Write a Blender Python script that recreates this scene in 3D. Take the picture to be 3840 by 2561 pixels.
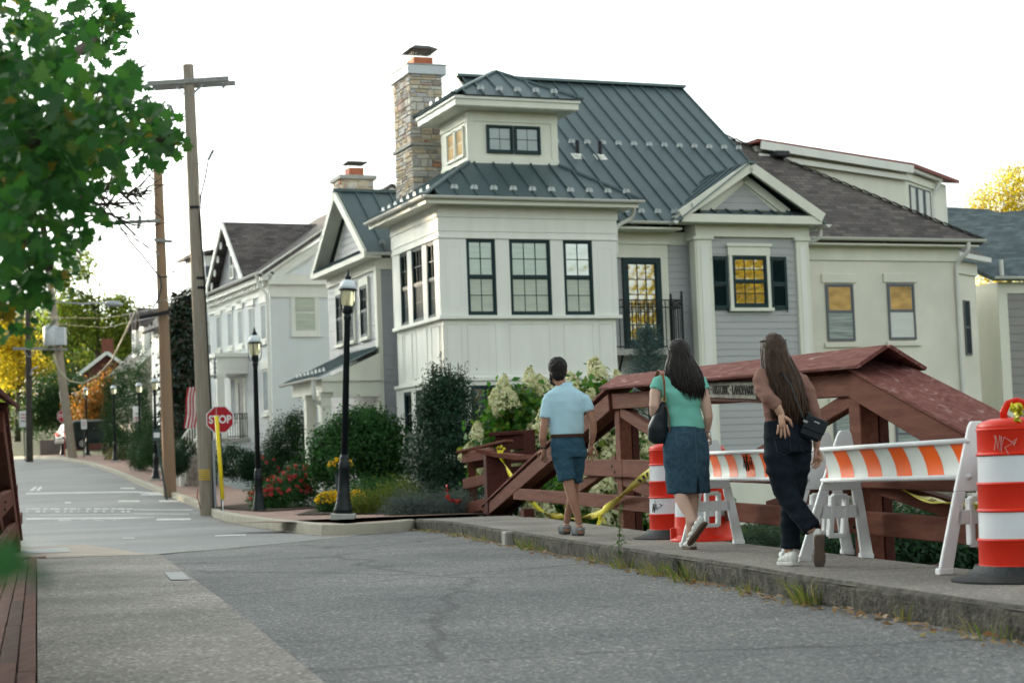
import bpy, bmesh, math, random
import numpy as np
from mathutils import Vector, Matrix, Euler
random.seed(7); NR = np.random.default_rng(11)
for o in list(bpy.data.objects): bpy.data.objects.remove(o)
SC = bpy.context.scene; COL = SC.collection
R = math.radians
# ---------------------------------------------------------------- camera
cd = bpy.data.cameras.new('camera'); cam = bpy.data.objects.new('camera', cd); COL.objects.link(cam)
PIT, ROL = math.atan(471/6600), 0.0365
F_ = Vector((0, math.cos(PIT), math.sin(PIT))); U_ = Vector((0, -math.sin(PIT), math.cos(PIT))); R_ = Vector((1, 0, 0))
Rc = R_*math.cos(ROL) - U_*math.sin(ROL); Uc = R_*math.sin(ROL) + U_*math.cos(ROL)
m = Matrix((Rc, Uc, -F_)).transposed().to_4x4(); m.translation = (0, 0, 0.75)
cam.matrix_world = m
cd.sensor_width = 36; cd.lens = 61.875; cd.clip_start = 0.05; cd.clip_end = 3000
cd.dof.use_dof = True; cd.dof.focus_distance = 15.0; cd.dof.aperture_fstop = 3.2
SC.camera = cam
SC.render.resolution_x = 1024; SC.render.resolution_y = 682
# ---------------------------------------------------------------- sky and sun
SUN_EL, SUN_AZ = R(11), R(-52)          # azimuth from +Y, negative to the left
w = bpy.data.worlds.new('World'); SC.world = w; w.use_nodes = True
nt = w.node_tree; nt.nodes.clear()
sky = nt.nodes.new('ShaderNodeTexSky'); sky.sky_type = 'NISHITA'; sky.sun_disc = False
sky.sun_elevation = SUN_EL; sky.sun_rotation = SUN_AZ
sky.altitude = 50; sky.air_density = 1.0; sky.dust_density = 4.0; sky.ozone_density = 1.0
hs = nt.nodes.new('ShaderNodeHueSaturation'); hs.inputs['Saturation'].default_value = 0.18
bg = nt.nodes.new('ShaderNodeBackground'); bg.inputs['Strength'].default_value = 0.15
wo = nt.nodes.new('ShaderNodeOutputWorld')
nt.links.new(sky.outputs[0], hs.inputs['Color']); tn_ = nt.nodes.new('ShaderNodeMix'); tn_.data_type = 'RGBA'; tn_.blend_type = 'MULTIPLY'; tn_.inputs['Factor'].default_value = 1; tn_.inputs['B'].default_value = (.935, 1.0, .965, 1); nt.links.new(hs.outputs[0], tn_.inputs['A']); nt.links.new(tn_.outputs['Result'], bg.inputs['Color']); nt.links.new(bg.outputs[0], wo.inputs[0])
sd = bpy.data.lights.new('sun', 'SUN'); sd.energy = 2.6; sd.angle = R(0.6); sd.color = (1.0, 0.80, 0.55)
sun = bpy.data.objects.new('sun', sd); COL.objects.link(sun)
sdir = Vector((math.sin(SUN_AZ)*math.cos(SUN_EL), math.cos(SUN_AZ)*math.cos(SUN_EL), math.sin(SUN_EL)))
sun.rotation_euler = sdir.to_track_quat('Z', 'Y').to_euler(); sun.location = sdir*80
SC.view_settings.view_transform = 'Standard'; SC.view_settings.look = 'None'
SC.view_settings.exposure = 2.05; SC.view_settings.gamma = 1.0
# ---------------------------------------------------------------- materials
MATS = {}
def M(name, col, rough=.6, var=.12, scale=6., bump=0., bscale=60., metal=0., spec=.22, stretch=None, mix=None, trans=0., island=0., coat=0.):
    """procedural material: two-tone noise colour, fine bump"""
    if name in MATS: return MATS[name]
    mt = bpy.data.materials.new(name); mt.use_nodes = True; n = mt.node_tree.nodes; l = mt.node_tree.links
    p = n['Principled BSDF']; p.inputs['Roughness'].default_value = rough; p.inputs['Metallic'].default_value = metal
    p.inputs['Specular IOR Level'].default_value = spec
    if coat: p.inputs['Coat Weight'].default_value = coat
    tc = n.new('ShaderNodeTexCoord'); mp = n.new('ShaderNodeMapping'); l.new(tc.outputs['Object'], mp.inputs[0])
    if stretch: mp.inputs['Scale'].default_value = stretch
    nz = n.new('ShaderNodeTexNoise'); nz.inputs['Scale'].default_value = scale; nz.inputs['Detail'].default_value = 6; l.new(mp.outputs[0], nz.inputs['Vector'])
    rp = n.new('ShaderNodeValToRGB'); l.new(nz.outputs['Fac'], rp.inputs[0])
    c = np.array(col); c2 = np.array(mix) if mix is not None else c*(1+var)
    c1 = c if mix is not None else c*(1-var)
    rp.color_ramp.elements[0].position = .3; rp.color_ramp.elements[1].position = .7
    rp.color_ramp.elements[0].color = (*np.clip(c1, 0, 1), 1); rp.color_ramp.elements[1].color = (*np.clip(c2, 0, 1), 1)
    out = rp.outputs[0]
    if island:
        gi = n.new('ShaderNodeNewGeometry'); mx = n.new('ShaderNodeMix'); mx.data_type = 'RGBA'; mx.blend_type = 'MULTIPLY'; mx.inputs['Factor'].default_value = 1
        r2 = n.new('ShaderNodeMapRange'); r2.inputs['To Min'].default_value = 1-island; r2.inputs['To Max'].default_value = 1+island
        l.new(gi.outputs['Random Per Island'], r2.inputs['Value']); l.new(out, mx.inputs['A']); l.new(r2.outputs[0], mx.inputs['B']); out = mx.outputs['Result']
    l.new(out, p.inputs['Base Color'])
    if bump:
        nb = n.new('ShaderNodeTexNoise'); nb.inputs['Scale'].default_value = bscale; nb.inputs['Detail'].default_value = 5; l.new(mp.outputs[0], nb.inputs['Vector'])
        bp = n.new('ShaderNodeBump'); bp.inputs['Strength'].default_value = bump; bp.inputs['Distance'].default_value = .02
        l.new(nb.outputs['Fac'], bp.inputs['Height']); l.new(bp.outputs[0], p.inputs['Normal'])
    if trans:
        tr = n.new('ShaderNodeBsdfTranslucent'); l.new(out, tr.inputs[0]); ms = n.new('ShaderNodeMixShader'); ms.inputs[0].default_value = trans
        l.new(p.outputs[0], ms.inputs[1]); l.new(tr.outputs[0], ms.inputs[2]); l.new(ms.outputs[0], n['Material Output'].inputs[0])
    MATS[name] = mt; return mt
def leafmat(name, cols, rough=.5, trans=.45, spec=.15, gain=(1.7, 1.9, 1.2)):
    """foliage: colour picked per leaf from a ramp, part of the light passes through"""
    if name in MATS: return MATS[name]
    mt = bpy.data.materials.new(name); mt.use_nodes = True; n = mt.node_tree.nodes; l = mt.node_tree.links
    p = n['Principled BSDF']; p.inputs['Roughness'].default_value = rough; p.inputs['Specular IOR Level'].default_value = spec
    gi = n.new('ShaderNodeNewGeometry'); rp = n.new('ShaderNodeValToRGB'); rp.color_ramp.interpolation = 'LINEAR'
    els = rp.color_ramp.elements
    while len(els) < len(cols): els.new(.5)
    for i, c in enumerate(cols):
        els[i].position = i/(len(cols)-1); els[i].color = (*c, 1)
    l.new(gi.outputs['Random Per Island'], rp.inputs[0]); l.new(rp.outputs[0], p.inputs['Base Color'])
    tr = n.new('ShaderNodeBsdfTranslucent'); ms = n.new('ShaderNodeMixShader'); ms.inputs[0].default_value = trans
    mg = n.new('ShaderNodeMix'); mg.data_type = 'RGBA'; mg.blend_type = 'MULTIPLY'; mg.inputs['Factor'].default_value = 1; mg.inputs['B'].default_value = (*gain, 1); l.new(rp.outputs[0], mg.inputs['A'])
    l.new(mg.outputs['Result'], tr.inputs[0]); l.new(p.outputs[0], ms.inputs[1]); l.new(tr.outputs[0], ms.inputs[2]); l.new(ms.outputs[0], n['Material Output'].inputs[0])
    MATS[name] = mt; return mt
def glassmat(name, refl=.3, tint=(.95, 1, .98), rough=.02, wob=.0):
    if name in MATS: return MATS[name]
    mt = bpy.data.materials.new(name); mt.use_nodes = True; n = mt.node_tree.nodes; l = mt.node_tree.links
    n.remove(n['Principled BSDF'])
    t = n.new('ShaderNodeBsdfTransparent'); t.inputs[0].default_value = (*tint, 1); g = n.new('ShaderNodeBsdfGlossy'); g.inputs['Roughness'].default_value = rough
    fr = n.new('ShaderNodeFresnel'); fr.inputs[0].default_value = 1.5; mr = n.new('ShaderNodeMath'); mr.operation = 'MAXIMUM'; mr.inputs[1].default_value = refl
    l.new(fr.outputs[0], mr.inputs[0])
    ms = n.new('ShaderNodeMixShader'); l.new(mr.outputs[0], ms.inputs[0]); l.new(t.outputs[0], ms.inputs[1]); l.new(g.outputs[0], ms.inputs[2]); l.new(ms.outputs[0], n['Material Output'].inputs[0])
    if wob:
        tc = n.new('ShaderNodeTexCoord'); nz = n.new('ShaderNodeTexNoise'); nz.inputs['Scale'].default_value = 2.2; nz.inputs['Detail'].default_value = 1; l.new(tc.outputs['Object'], nz.inputs['Vector'])
        bp = n.new('ShaderNodeBump'); bp.inputs['Strength'].default_value = wob; bp.inputs['Distance'].default_value = .05; l.new(nz.outputs['Fac'], bp.inputs['Height']); l.new(bp.outputs[0], g.inputs['Normal'])
    MATS[name] = mt; return mt
# ---------------------------------------------------------------- object helpers
def setp(o, label=None, cat=None, group=None, kind=None):
    if label: o['label'] = label
    if cat: o['category'] = cat
    if group: o['group'] = group
    if kind: o['kind'] = kind
    return o
def thing(name, label, cat, loc=(0, 0, 0), rz=0., group=None):
    o = bpy.data.objects.new(name, None); COL.objects.link(o); o.location = loc; o.rotation_euler = (0, 0, rz); o.empty_display_size = .2
    return setp(o, label, cat, group)
def link(name, me, mat=None, parent=None, loc=None, rot=None):
    o = bpy.data.objects.new(name, me); COL.objects.link(o)
    if mat is not None and len(me.materials) == 0: me.materials.append(mat)
    if parent is not None: o.parent = parent
    if loc is not None: o.location = loc
    if rot is not None: o.rotation_euler = rot
    return o
class MB:
    def __init__(s): s.v = []; s.f = []
    def add(s, v, f):
        n = len(s.v); s.v += [tuple(map(float, p)) for p in v]; s.f += [tuple(i+n for i in q) for q in f]; return s
    def box(s, x0, x1, y0, y1, z0, z1):
        return s.add([(x0,y0,z0),(x1,y0,z0),(x1,y1,z0),(x0,y1,z0),(x0,y0,z1),(x1,y0,z1),(x1,y1,z1),(x0,y1,z1)],
                     [(0,3,2,1),(4,5,6,7),(0,1,5,4),(1,2,6,5),(2,3,7,6),(3,0,4,7)])
    def bar(s, p, q, w, h, up=(0,0,1), off=(0,0)):
        """rectangular bar from p to q, w sideways, h along up"""
        p, q, up = Vector(p), Vector(q), Vector(up); d = (q-p).normalized(); sd = d.cross(up)
        if sd.length < 1e-4: sd = d.cross(Vector((0,1,0)))
        sd.normalize(); u = sd.cross(d).normalized(); o = sd*off[0]+u*off[1]; v = []
        for c in (p, q):
            for a_, b_ in ((-1,-1),(1,-1),(1,1),(-1,1)): v.append(c+o+sd*(a_*w/2)+u*(b_*h/2))
        return s.add(v, [(0,1,2,3),(7,6,5,4),(0,4,5,1),(1,5,6,2),(2,6,7,3),(3,7,4,0)])
    def prism(s, poly, d):
        """extrude a planar polygon of 3-D points by vector d"""
        n = len(poly); P = [Vector(p) for p in poly]; d = Vector(d)
        return s.add(P+[p+d for p in P], [tuple(range(n))[::-1], tuple(range(n, 2*n))]+[(i, (i+1) % n, n+(i+1) % n, n+i) for i in range(n)])
    def tube(s, pts, rad, k=8, cap=True):
        pts = [Vector(p) for p in pts]; n = len(pts)
        if not hasattr(rad, '__len__'): rad = [rad]*n
        rings = []; prev = None
        for i, p in enumerate(pts):
            d = (pts[min(i+1, n-1)]-pts[max(i-1, 0)]).normalized()
            if prev is None: prev = d.orthogonal().normalized()
            u = (prev-d*prev.dot(d)); u = u.normalized() if u.length > 1e-5 else d.orthogonal().normalized()
            prev = u; v = d.cross(u); r = rad[i]; rx, ry = r if hasattr(r, '__len__') else (r, r)
            rings.append([p+u*(rx*math.cos(2*math.pi*j/k))+v*(ry*math.sin(2*math.pi*j/k)) for j in range(k)])
        V = [q for r in rings for q in r]; Fc = []
        for i in range(n-1):
            for j in range(k): Fc.append((i*k+j, i*k+(j+1) % k, (i+1)*k+(j+1) % k, (i+1)*k+j))
        if cap: Fc += [tuple(range(k))[::-1], tuple(range((n-1)*k, n*k))]
        return s.add(V, Fc)
    def lathe(s, prof, k=16, c=(0,0,0), cap=True):
        V = []; Fc = []
        for r, z in prof:
            for j in range(k): V.append((c[0]+r*math.cos(2*math.pi*j/k), c[1]+r*math.sin(2*math.pi*j/k), c[2]+z))
        n = len(prof)
        for i in range(n-1):
            for j in range(k): Fc.append((i*k+j, i*k+(j+1) % k, (i+1)*k+(j+1) % k, (i+1)*k+j))
        if cap: Fc += [tuple(range(k))[::-1], tuple(range((n-1)*k, n*k))]
        return s.add(V, Fc)
    def mesh(s, name='m', smooth=False, bevel=0.):
        me = bpy.data.meshes.new(name); me.from_pydata(s.v, [], s.f); me.update()
        if bevel:
            bm = bmesh.new(); bm.from_mesh(me); bmesh.ops.recalc_face_normals(bm, faces=bm.faces)
            bmesh.ops.bevel(bm, geom=bm.edges[:], offset=bevel, segments=1, affect='EDGES', clamp_overlap=True); bm.to_mesh(me); bm.free()
        if smooth:
            me.polygons.foreach_set('use_smooth', [True]*len(me.polygons))
        return me
    def build(s, name, mat, parent=None, smooth=False, bevel=0., loc=None, rot=None):
        me = s.mesh(name, smooth, bevel); 
        return link(name, me, mat, parent, loc, rot)
def copy_tree(o, parent=None):
    c = o.copy(); COL.objects.link(c)
    if parent is not None: c.parent = parent
    for ch in o.children: copy_tree(ch, c)
    return c
def autosmooth(me, deg=35):
    bm = bmesh.new(); bm.from_mesh(me); lim = R(deg)
    for f in bm.faces: f.smooth = True
    for e in bm.edges:
        e.smooth = not (len(e.link_faces) == 2 and e.calc_face_angle(0) > lim)
    bm.to_mesh(me); bm.free(); return me
# 2-D clipping for boards and roof panels
def clip(poly, n, d):
    out = []
    for i in range(len(poly)):
        p, q = poly[i], poly[(i+1) % len(poly)]; a_, b_ = p[0]*n[0]+p[1]*n[1]-d, q[0]*n[0]+q[1]*n[1]-d
        if a_ <= 0: out.append(p)
        if (a_ < 0 < b_) or (b_ < 0 < a_):
            t = a_/(a_-b_); out.append((p[0]+t*(q[0]-p[0]), p[1]+t*(q[1]-p[1])))
    return out
def strips(parent, name, mat, org, ux, uy, poly, step, thick, gap=.0, start=None, along='y', lap=0., rib=0., bev=0., ribw=.03):
    """cut a planar polygon (in ux, uy from org) into boards or roof panels, one object each.
    along='x': boards run along ux (stacked in uy); along='y': panels run along uy (side by side in ux)"""
    org, ux, uy = Vector(org), Vector(ux).normalized(), Vector(uy).normalized(); nn = ux.cross(uy).normalized()
    ax = 0 if along == 'y' else 1
    lo = min(p[ax] for p in poly); hi = max(p[ax] for p in poly); k = start if start is not None else lo; obs = []
    while k < hi-1e-4:
        nlo = (-1, 0) if ax == 0 else (0, -1); nhi = (1, 0) if ax == 0 else (0, 1)
        c = clip(clip(poly, nlo, -(k+gap/2)), nhi, k+step-gap/2)
        if len(c) >= 3:
            ar = sum(c[i][0]*c[(i+1) % len(c)][1]-c[(i+1) % len(c)][0]*c[i][1] for i in range(len(c)))/2
            if abs(ar) > .002:
                if ar < 0: c = c[::-1]
                mb = MB(); P = [org+ux*p[0]+uy*p[1] for p in c]; n = len(P)
                top = []
                for p, q in zip(P, c):
                    t = thick + (lap*(1-(q[1]-k)/step) if along == 'x' else 0); top.append(p+nn*t)
                mb.add(P+top, [tuple(range(n))[::-1], tuple(range(n, 2*n))]+[(i, (i+1) % n, n+(i+1) % n, n+i) for i in range(n)])
                if rib:
                    ys = sorted(p[1] for p in clip(clip(poly, nlo, -(k+gap/2)), nhi, k+gap/2+ribw)) if ax == 0 else []
                    if len(ys) > 1 and k > lo+.02:
                        o2 = org+ux*(k+ribw/2); mb.bar(o2+uy*ys[0]+nn*(thick+rib/2), o2+uy*ys[-1]+nn*(thick+rib/2), ribw, rib, up=nn)
                obs.append(mb.build(name, mat, parent, bevel=bev))
        k += step
    return obs

# ---------------------------------------------------------------- ground, roads, pavements
PRF = [(-50, 0), (43, 0), (58, .38), (69, .75), (80, 1.22), (92, 1.8), (102, 2.3), (112, 2.6), (140, 2.9), (300, 6)]
def zs(y): return float(np.interp(y, [p[0] for p in PRF], [p[1] for p in PRF]))
def aggregate(name, base, dark, light, scale, rough=.85, bump=.5, big=.5, crack=0., tint=None):
    """stone-in-binder surface: grains from Voronoi cells, stains from large noise"""
    mt = bpy.data.materials.new(name); mt.use_nodes = True; n = mt.node_tree.nodes; l = mt.node_tree.links; p = n['Principled BSDF']; p.inputs['Roughness'].default_value = rough
    p.inputs['Specular IOR Level'].default_value = .35
    tc = n.new('ShaderNodeTexCoord'); vo = n.new('ShaderNodeTexVoronoi'); vo.inputs['Scale'].default_value = scale; l.new(tc.outputs['Object'], vo.inputs['Vector'])
    sp = n.new('ShaderNodeSeparateColor'); l.new(vo.outputs['Color'], sp.inputs[0])
    rp = n.new('ShaderNodeValToRGB'); e = rp.color_ramp.elements; e[0].position = 0; e[0].color = (*dark, 1); e[1].position = 1; e[1].color = (*light, 1); m_ = e.new(.45); m_.color = (*base, 1); m2 = e.new(.86); m2.color = (*base, 1)
    l.new(sp.outputs[0], rp.inputs[0])
    nz = n.new('ShaderNodeTexNoise'); nz.inputs['Scale'].default_value = big; nz.inputs['Detail'].default_value = 8; nz.inputs['Roughness'].default_value = .62; l.new(tc.outputs['Object'], nz.inputs['Vector'])
    r2 = n.new('ShaderNodeValToRGB'); r2.color_ramp.elements[0].position = .32; r2.color_ramp.elements[0].color = (.62, .62, .62, 1); r2.color_ramp.elements[1].position = .68; r2.color_ramp.elements[1].color = (1.25, 1.22, 1.18, 1)
    if tint: r2.color_ramp.elements[1].color = (*tint, 1)
    l.new(nz.outputs['Fac'], r2.inputs[0])
    mx = n.new('ShaderNodeMix'); mx.data_type = 'RGBA'; mx.blend_type = 'MULTIPLY'; mx.inputs['Factor'].default_value = 1; l.new(rp.outputs[0], mx.inputs['A']); l.new(r2.outputs[0], mx.inputs['B']); out = mx.outputs['Result']
    if crack:
        wv = n.new('ShaderNodeTexNoise'); wv.inputs['Scale'].default_value = 1.2; l.new(tc.outputs['Object'], wv.inputs['Vector'])
        ad = n.new('ShaderNodeMix'); ad.data_type = 'VECTOR'; ad.inputs['Factor'].default_value = .35; l.new(tc.outputs['Object'], ad.inputs['A']); l.new(wv.outputs['Color'], ad.inputs['B'])
        v2 = n.new('ShaderNodeTexVoronoi'); v2.feature = 'DISTANCE_TO_EDGE'; v2.inputs['Scale'].default_value = crack; l.new(ad.outputs['Result'], v2.inputs['Vector'])
        r3 = n.new('ShaderNodeValToRGB'); r3.color_ramp.elements[0].position = 0; r3.color_ramp.elements[0].color = (.45, .45, .46, 1); r3.color_ramp.elements[1].position = .010; r3.color_ramp.elements[1].color = (1, 1, 1, 1); l.new(v2.outputs['Distance'], r3.inputs[0])
        m3 = n.new('ShaderNodeMix'); m3.data_type = 'RGBA'; m3.blend_type = 'MULTIPLY'; m3.inputs['Factor'].default_value = .85; l.new(out, m3.inputs['A']); l.new(r3.outputs[0], m3.inputs['B']); out = m3.outputs['Result']
    l.new(out, p.inputs['Base Color'])
    bp = n.new('ShaderNodeBump'); bp.inputs['Strength'].default_value = bump; bp.inputs['Distance'].default_value = .006; l.new(vo.outputs['Distance'], bp.inputs['Height']); l.new(bp.outputs[0], p.inputs['Normal'])
    MATS[name] = mt; return mt
def ribbon(name, mat, A, B, z=0., n=1, thick=None, kind='structure', dzA=0., dzB=0.):
    """sheet between two polylines A and B (same length), n cells across, laid on the street profile"""
    V = []; Fc = []
    for (ax, ay), (bx_, by) in zip(A, B):
        for k in range(n+1):
            t = k/n; x, y = ax+(bx_-ax)*t, ay+(by-ay)*t; V.append((x, y, zs(y)+z+dzA*(1-t)+dzB*t))
    m_ = n+1
    for i in range(len(A)-1):
        for k in range(n): Fc.append((i*m_+k, i*m_+k+1, (i+1)*m_+k+1, (i+1)*m_+k))
    me = bpy.data.meshes.new(name); me.from_pydata(V, [], Fc); me.update()
    if me.polygons and me.polygons[0].normal.z < 0: me.flip_normals()
    o = link(name, me, mat)
    if kind: setp(o, kind=kind)
    return o
def seg(pts, step=1.5):
    out = []
    for (a, b) in zip(pts[:-1], pts[1:]):
        k = max(1, int(math.dist(a, b)/step))
        for i in range(k): t = i/k; out.append((a[0]+(b[0]-a[0])*t, a[1]+(b[1]-a[1])*t))
    return out+[pts[-1]]
def offset(pts, d):
    out = []
    for i, p in enumerate(pts):
        a, b = pts[max(i-1, 0)], pts[min(i+1, len(pts)-1)]; dx, dy = b[0]-a[0], b[1]-a[1]; L = math.hypot(dx, dy) or 1
        out.append((p[0]+dy/L*d, p[1]-dx/L*d))
    return out
asphalt = aggregate('worn_asphalt', (.150, .157, .162), (.045, .048, .052), (.42, .42, .41), 72, .8, 1.0, .45, crack=.30, tint=(1.22, 1.17, 1.10))
asphalt2 = aggregate('street_asphalt', (.17, .175, .178), (.11, .113, .116), (.26, .265, .265), 40, .62, .4, .25, crack=.12)
conc = aggregate('exposed_aggregate_concrete', (.255, .238, .215), (.12, .112, .10), (.58, .55, .50), 58, .85, .8, .6)
conc2 = aggregate('kerb_walk_concrete', (.215, .20, .178), (.13, .12, .108), (.40, .38, .34), 80, .88, .7, .7)
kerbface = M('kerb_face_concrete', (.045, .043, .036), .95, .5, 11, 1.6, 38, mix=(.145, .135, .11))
kerbst = M('kerb_stone', (.36, .335, .27), .85, .10, 3, .3, 60)
soil = M('mulch', (.050, .034, .024), .95, .4, 25, .9, 60)
def ground_z(x, y):
    z = zs(y)-.22
    # the yard right of the bridge drops toward the creek
    u = (x--1.54)*math.cos(R(21.8))+(y-39)*math.sin(R(21.8)); k = min(1, max(0, (u+2.2)/3.5)); k = k*k*(3-2*k); z -= .62*k*min(1, max(0, (60-y)/12))
    # creek bed under the bridge
    if y < 26: 
        e = min(1, max(0, (26-y)/8)); z -= 1.2*e*(1 if x > 0 else .6)
    if y > 125: z += (y-125)*.06
    return z
gx = np.concatenate([np.linspace(-260, -40, 12), np.linspace(-36, 36, 49), np.linspace(40, 260, 12)]); gy = np.concatenate([np.linspace(-60, 0, 7), np.linspace(2, 60, 40), np.linspace(64, 150, 24), np.linspace(170, 700, 12)])
V = [(x, y, ground_z(x, y)) for y in gy for x in gx]; nx = len(gx)
Fc = [(j*nx+i, j*nx+i+1, (j+1)*nx+i+1, (j+1)*nx+i) for j in range(len(gy)-1) for i in range(nx-1)]
me = bpy.data.meshes.new('ground'); me.from_pydata(V, [], Fc); me.update(); me.polygons.foreach_set('use_smooth', [True]*len(me.polygons))
setp(link('ground', me, M('lawn_earth', (.030, .050, .020), .95, .3, .8, .8, 14, mix=(.055, .075, .030))), kind='structure')
# plan lines
KERB = [(4.75, -4), (2.40, 8.4), (2.08, 9.9), (1.78, 11.28), (1.56, 12.62), (1.28, 14.0), (.65, 17.1), (-.15, 21.25), (-.95, 25.5), (-1.63, 27.7)]
BACK = [(5.85, -4), (3.42, 8.4), (3.13, 9.9), (2.86, 11.28), (2.61, 12.62), (2.35, 14.0), (1.76, 17.1), (1.12, 21.25), (.42, 25.5), (-.5, 29.2)]
CORN = [(-1.63, 27.7), (-1.80, 27.05), (-2.10, 26.62), (-2.59, 26.35), (-2.98, 26.75), (-3.35, 27.74), (-4.6, 31.66), (-6.18, 37.45), (-7.9, 45), (-10.9, 56), (-14.65, 68.7), (-18.1, 80), (-22.2, 92), (-26.3, 102), (-31, 112), (-40, 128)]
LEFT = [(2.1, -4), (-.89, 7.86), (-1.6, 10.72), (-2.3, 13.52), (-3.01, 16.28), (-4.43, 21.81)]
PLNK = [(1.1, -4), (-2.15, 7.86), (-2.93, 10.72), (-3.69, 13.52), (-4.44, 16.28), (-5.95, 21.81)]
# bridge deck and street asphalt
A = seg(LEFT+[(-4.9, 22.6)], .8); kb = [(4.8, -4)]+[(x+.02, y) for x, y in KERB[1:]]; 
def at_y(pl, y): return float(np.interp(y, [p[1] for p in pl], [p[0] for p in pl]))
ys = np.arange(-4, 22.01, .5); ribbon('bridge_road', asphalt, [(at_y(LEFT, y)-.02, y) for y in ys], [(at_y(KERB, y)+.05, y) for y in ys], -.17, 6)
sl_ = [(-4.45, 22.0), (-3.5, 23.7), (-2.6, 25.6), (-1.85, 28.3)]
ribbon('bridge_road', asphalt, [(-4.45, 22.0), (-3.85, 23.1), (-3.1, 24.6), (-2.4, 26.2), (-1.75, 28.4)], [(at_y(KERB, y)+.06, y) for y in (22.0, 23.1, 24.6, 26.2, 27.9)], -.17, 4)
ribbon('road_joint', M('joint_concrete', (.30, .29, .26), .9, .1, 8), [(-4.9, 22.0), (-3.95, 23.2), (-3.2, 24.7), (-2.5, 26.3), (-1.86, 28.2)], [(-4.55, 21.95), (-3.83, 23.1), (-3.08, 24.6), (-2.38, 26.2), (-1.74, 28.2)], -.164)
ys = np.concatenate([np.arange(20, 46, 2), np.arange(46, 130, 3.)])
def street_right(y):
    cx = [p for p in CORN if p[1] >= 27.7 and p[0] < -3]; return at_y(cx, y)
ribbon('street', asphalt2, [(-60-(y-20)*.25, y) for y in ys], [((street_right(y)+.08) if y > 27 else -1.9+(27-y)*.0, y) for y in ys], -.176, 8)
# right bridge pavement: slabs on a kerbed base
pv = MB()
kb = seg(KERB, .6); by_ = [p[1] for p in kb]
kl = [(at_y(KERB, y), y) for y in by_]; bl = [(at_y(BACK, y), y) for y in by_]
base = ribbon('pavement', conc2, kl, bl, -.02, 3); me = base.data
yb = [-4, 2, 5.2, 8.3, 11.6, 14.7, 17.9, 21.15, 24.6, 27.7]
rj = random.Random(3)
for i in range(len(yb)-1):
    n_ = 16; V = []; Fc = []; g = .012
    for k in range(n_+1):
        y = yb[i]+g+(yb[i+1]-yb[i]-2*g)*k/n_; x0 = at_y(KERB, y)+rj.uniform(-.012, .012); x1 = at_y(BACK, y)
        V += [(x0+.02, y, -.20), (x0+rj.uniform(-.008, .008), y, -.035+rj.uniform(-.01, .01)), (x0+.03, y, 0), ((x0*2+x1)/3, y, rj.uniform(-.002, .002)), (x1-.02, y, 0), (x1, y, -.03), (x1, y, -.4)]
    for k in range(n_):
        for q in range(6): Fc.append((k*7+q, k*7+q+1, (k+1)*7+q+1, (k+1)*7+q))
    Fc += [tuple(range(7))[::-1], tuple(range(n_*7, n_*7+7))]
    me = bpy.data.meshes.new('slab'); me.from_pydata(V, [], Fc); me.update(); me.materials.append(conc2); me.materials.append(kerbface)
    bm = bmesh.new(); bm.from_mesh(me); bmesh.ops.recalc_face_normals(bm, faces=bm.faces); bm.to_mesh(me); bm.free()
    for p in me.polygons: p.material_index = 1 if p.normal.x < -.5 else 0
    link('slab', me, None, base)
# broken kerb block; drain opening as a flat disc, its shade painted dark
MB().box(-.07, .05, -.14, .14, -.2, -.005).build('kerb_block', M('pale_kerb_block', (.27, .26, .23), .9, .1, 8), base, bevel=.02, loc=(-.12, 21.05, 0), rot=(0, 0, R(10)))
MB().lathe([(.0, -.01), (.075, -.01), (.085, 0), (.0, .0)], 12).build('drain_hole', M('drain_dark', (.006, .006, .006), .9), base, loc=(at_y(KERB, 14.15)-.012, 14.15, -.105), rot=(0, R(-90), R(11)))
# left walk flush with the road, plank edging
ys = np.arange(-4, 22.01, .6); lw = ribbon('walk', conc, [(at_y(PLNK, y), y) for y in ys], [(at_y(LEFT, y), y) for y in ys], -.158, 5)
ribbon('walk_apron', M('brick_apron', (.36, .30, .25), .85, .12, 3, .3, 40), [(-9.5, 25.5), (-7, 22.2)], [(-6.5, 26.5), (-4.6, 22.05)], -.165)
ribbon('apron_patch', M('smooth_concrete', (.36, .37, .36), .8, .06, 2), [(-7.3, 25.2), (-6.9, 23.6)], [(-6.5, 25.4), (-6.0, 23.7)], -.160)
ribbon('walk_patch', MATS['smooth_concrete'], [(-3.493, 17.376), (-3.168, 16.049)], [(-3.309, 17.336), (-2.978, 16.001)], -.150)
plm = [M('deck_plank_%d' % k, c, .85, .22, 3, .5, 30, stretch=(6, .6, 6)) for k, c in enumerate(((.165, .088, .068), (.14, .074, .058), (.18, .098, .076), (.125, .078, .062)))]
pk = setp(ribbon('plank_edging', M('plank_joist', (.03, .024, .02), .9), [(at_y(PLNK, y)-.46, y) for y in ys], [(at_y(PLNK, y)-.02, y) for y in ys], -.21), kind='structure'); rp_ = random.Random(9)
for r_ in range(4):
    y = 5+rp_.uniform(0, 1.4)
    while y < 22:
        y1 = min(22.3, y+rp_.choice((2.4, 3.0, 3.6))); x0, x1 = at_y(PLNK, y)-.055-.098*r_, at_y(PLNK, y1)-.055-.098*r_
        MB().bar((x0, y+.006, -.172+rp_.uniform(-.004, .004)), (x1, y1-.006, -.172+rp_.uniform(-.004, .004)), .088, .04).build('plank', plm[rp_.randrange(4)], pk, bevel=.006); y = y1
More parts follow.
